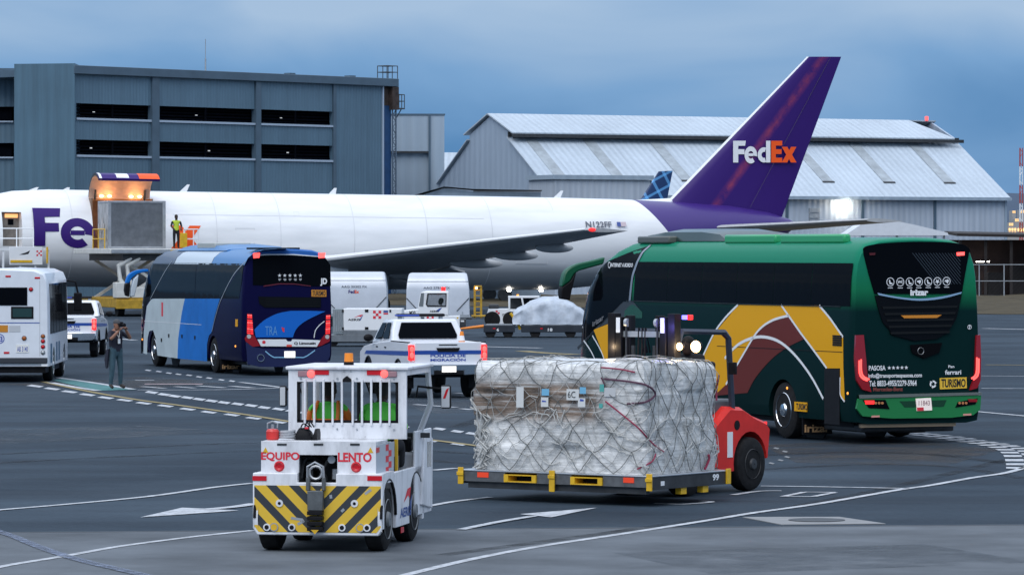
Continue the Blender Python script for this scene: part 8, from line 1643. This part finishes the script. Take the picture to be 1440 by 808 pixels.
cm = FPH.M @ Vector((0,.24,1.585)); ca = thing('stills_camera', 'black camera held up to the photographer face', 'camera', Fr(cm.x, cm.y, -140, cm.z))
part('camera_body', M_BLACK, ca, lambda B: [B.box(-.075, .075, -.03, .03, -.05, .045), B.box(-.03, .03, -.03, .03, .045, .075)], .008); part('lens', M_BLACK, ca, lambda B: B.lathe([(.03,.034),(.10,.036),(.14,.042),(.145,.035)], (0,0,-.005), 1, 18, caps=True)); part('strap', M_BLACK, ca, lambda B: B.tube([(-.075,0,.03),(-.12,-.1,-.1),(-.1,-.2,-.16)], .008, 5))
# the two in the tow tractor, seen from behind through the bars
def rider(px, vest, band, label, skin_):
    a = FT.rear(px, 560, 1.45); q = FT.M @ Vector((a[0], 1.45, 0)); fr = Fr(q.x, q.y, -9.5); z0 = 1.09
    J = {'pel': ((0,0,z0+.08),(.16,.13)), 'wst': ((0,-.03,z0+.24),(.155,.11)), 'chs': ((0,-.05,z0+.42),(.19,.12)), 'nck': ((0,-.03,z0+.56),(.065,.065)), 'hd0': ((0,.0,z0+.64),(.05,.05)), 'shl': ((-.19,-.04,z0+.49),.075), 'ell': ((-.25,.10,z0+.26),.052), 'wrl': ((-.16,.34,z0+.30),.036), 'shr': ((.19,-.04,z0+.49),.075), 'elr': ((.25,.10,z0+.26),.052), 'wrr': ((.16,.34,z0+.30),.036), 'knl': ((-.12,.45,z0+.06),.085), 'anl': ((-.12,.50,z0-.22),.05), 'knr': ((.12,.45,z0+.06),.085), 'anr': ((.12,.50,z0-.22),.05)}
    t = figure('person', label, fr, [('pel','wst',band),('wst','chs',vest),('chs','nck',vest),('nck','hd0',skin_),('chs','shl',vest),('shl','ell',M_HIOR if band == M_GREYR else vest),('ell','wrl',skin_),('chs','shr',vest),('shr','elr',M_HIOR if band == M_GREYR else vest),('elr','wrr',skin_),('pel','knl',M_CLOTH),('knl','anl',M_CLOTH),('pel','knr',M_CLOTH),('knr','anr',M_CLOTH)], J)
    head(t, (0,.02,z0+.71), skin_, M_HAIR, 0)
    for s, k in ((-1,'wrl'),(1,'wrr')): hand(t, J[k][0], (0,1,.1), -s, skin_)
    if band == M_GREYR:
        for zb_, m in ((.30,M_GREYR),(.36,M_HIOR)): part('vest_band', m, t, lambda B: B.lathe([(-.022,1),(.022,1)], (0,0,0), 2, 24).xf(Matrix.Translation((0,-.045,z0+zb_)) @ Matrix.Diagonal((.205,.145,1,1))), 0, 60)
        for s in (-1, 1): part('vest_brace', M_HIOR, t, lambda B: B.tube([(s*.13,-.17,z0+.33),(s*.14,-.17,z0+.45),(s*.12,-.06,z0+.58)], .022, 6), 0, 60)
    return t
rider(463, M_HIVIS, M_GREYR, 'rider in green vest with orange bands at left behind tractor bars', M_DSKIN); rider(537, M_HIVIS, M_HIVIS, 'rider in plain green top at right behind tractor bars', M_DSKIN)
# loader operator
lq = FL.M @ Vector((1.62,-2.2,0)); z0 = zpl+.002
J = {'pel': ((0,0,.92),(.14,.11)), 'wst': ((0,0,1.08),(.15,.11)), 'chs': ((0,0,1.3),(.18,.12)), 'nck': ((0,.0,1.46),(.06,.06)), 'hd0': ((0,.02,1.54),(.05,.05)), 'shl': ((-.2,0,1.4),.07), 'ell': ((-.28,.06,1.14),.05), 'wrl': ((-.18,.24,1.02),.035), 'shr': ((.2,0,1.4),.07), 'elr': ((.28,.06,1.14),.05), 'wrr': ((.2,.24,1.04),.035), 'hpl': ((-.1,0,.88),.1), 'knl': ((-.11,.02,.48),.07), 'anl': ((-.11,0,.08),.05), 'hpr': ((.1,0,.88),.1), 'knr': ((.11,.02,.48),.07), 'anr': ((.11,0,.08),.05), 'tol': ((-.12,.14,.045),.04), 'tor': ((.12,.14,.045),.04)}
op = figure('person', 'operator in yellow vest standing beside the container on the loader', Fr(lq.x, lq.y, 200, z0), [('pel','wst',M_HIYEL),('wst','chs',M_HIYEL),('chs','nck',M_HIYEL),('nck','hd0',M_DSKIN),('chs','shl',M_HIYEL),('shl','ell',M_CLOTH),('ell','wrl',M_DSKIN),('chs','shr',M_HIYEL),('shr','elr',M_CLOTH),('elr','wrr',M_DSKIN),('pel','hpl',M_CLOTH),('hpl','knl',M_CLOTH),('knl','anl',M_CLOTH),('anl','tol',M_SHOE),('pel','hpr',M_CLOTH),('hpr','knr',M_CLOTH),('knr','anr',M_CLOTH),('anr','tor',M_SHOE)], J)
head(op, (0,.03,1.62), M_DSKIN, M_HAIR, 0); hand(op, J['wrl'][0], (.1,.9,-.4), 1, M_DSKIN); hand(op, J['wrr'][0], (-.1,.9,-.4), -1, M_DSKIN)
# forklift driver
dq = FK.M @ Vector((0,-1.25,0)); z0 = 1.46
J = {'pel': ((0,0,z0+.08),(.16,.13)), 'wst': ((0,-.03,z0+.24),(.15,.11)), 'chs': ((0,-.05,z0+.40),(.17,.12)), 'nck': ((0,-.03,z0+.50),(.06,.06)), 'shl': ((-.19,-.04,z0+.44),.07), 'ell': ((-.25,.10,z0+.22),.05), 'wrl': ((-.14,.34,z0+.24),.036), 'shr': ((.19,-.04,z0+.44),.07), 'elr': ((.25,.10,z0+.22),.05), 'wrr': ((.14,.34,z0+.24),.036), 'knl': ((-.12,.40,z0+.04),.08), 'anl': ((-.12,.44,z0-.4),.05), 'knr': ((.12,.40,z0+.04),.08), 'anr': ((.12,.44,z0-.4),.05)}
fd = figure('person', 'forklift driver in dark clothes seated behind the mast', Fr(dq.x, dq.y, 145), [('pel','wst',M_CLOTH),('wst','chs',M_CLOTH),('chs','nck',M_CLOTH),('chs','shl',M_CLOTH),('shl','ell',M_CLOTH),('ell','wrl',M_DSKIN),('chs','shr',M_CLOTH),('shr','elr',M_CLOTH),('elr','wrr',M_DSKIN),('pel','knl',M_CLOTH),('knl','anl',M_CLOTH),('pel','knr',M_CLOTH),('knr','anr',M_CLOTH)], J)
head(fd, (0,.02,z0+.62), M_DSKIN, M_HAIR, 0); hand(fd, J['wrl'][0], (0,1,.1), 1, M_DSKIN); hand(fd, J['wrr'][0], (0,1,.1), -1, M_DSKIN)

tq = FM.M @ Vector((TRK[0], .6, 0)); z0 = TRK[1]-.35
J = {'pel': ((0,0,z0+.08),(.16,.13)), 'chs': ((0,0,z0+.40),(.18,.12)), 'nck': ((0,0,z0+.55),(.06,.06)), 'shl': ((-.19,0,z0+.46),.07), 'wrl': ((-.16,.36,z0+.36),.04), 'shr': ((.19,0,z0+.46),.07), 'wrr': ((.16,.36,z0+.36),.04)}
td = figure('person', 'driver in dark top behind the white apron truck cab window', Fr(tq.x, tq.y, 90), [('pel','chs',M_CLOTH),('chs','nck',M_CLOTH),('chs','shl',M_CLOTH),('shl','wrl',M_CLOTH),('chs','shr',M_CLOTH),('shr','wrr',M_CLOTH)], J)
head(td, (0,.02,z0+.67), M_DSKIN, M_HAIR, 0); hand(td, J['wrl'][0], (0,1,.1), 1, M_DSKIN); hand(td, J['wrr'][0], (0,1,.1), -1, M_DSKIN)
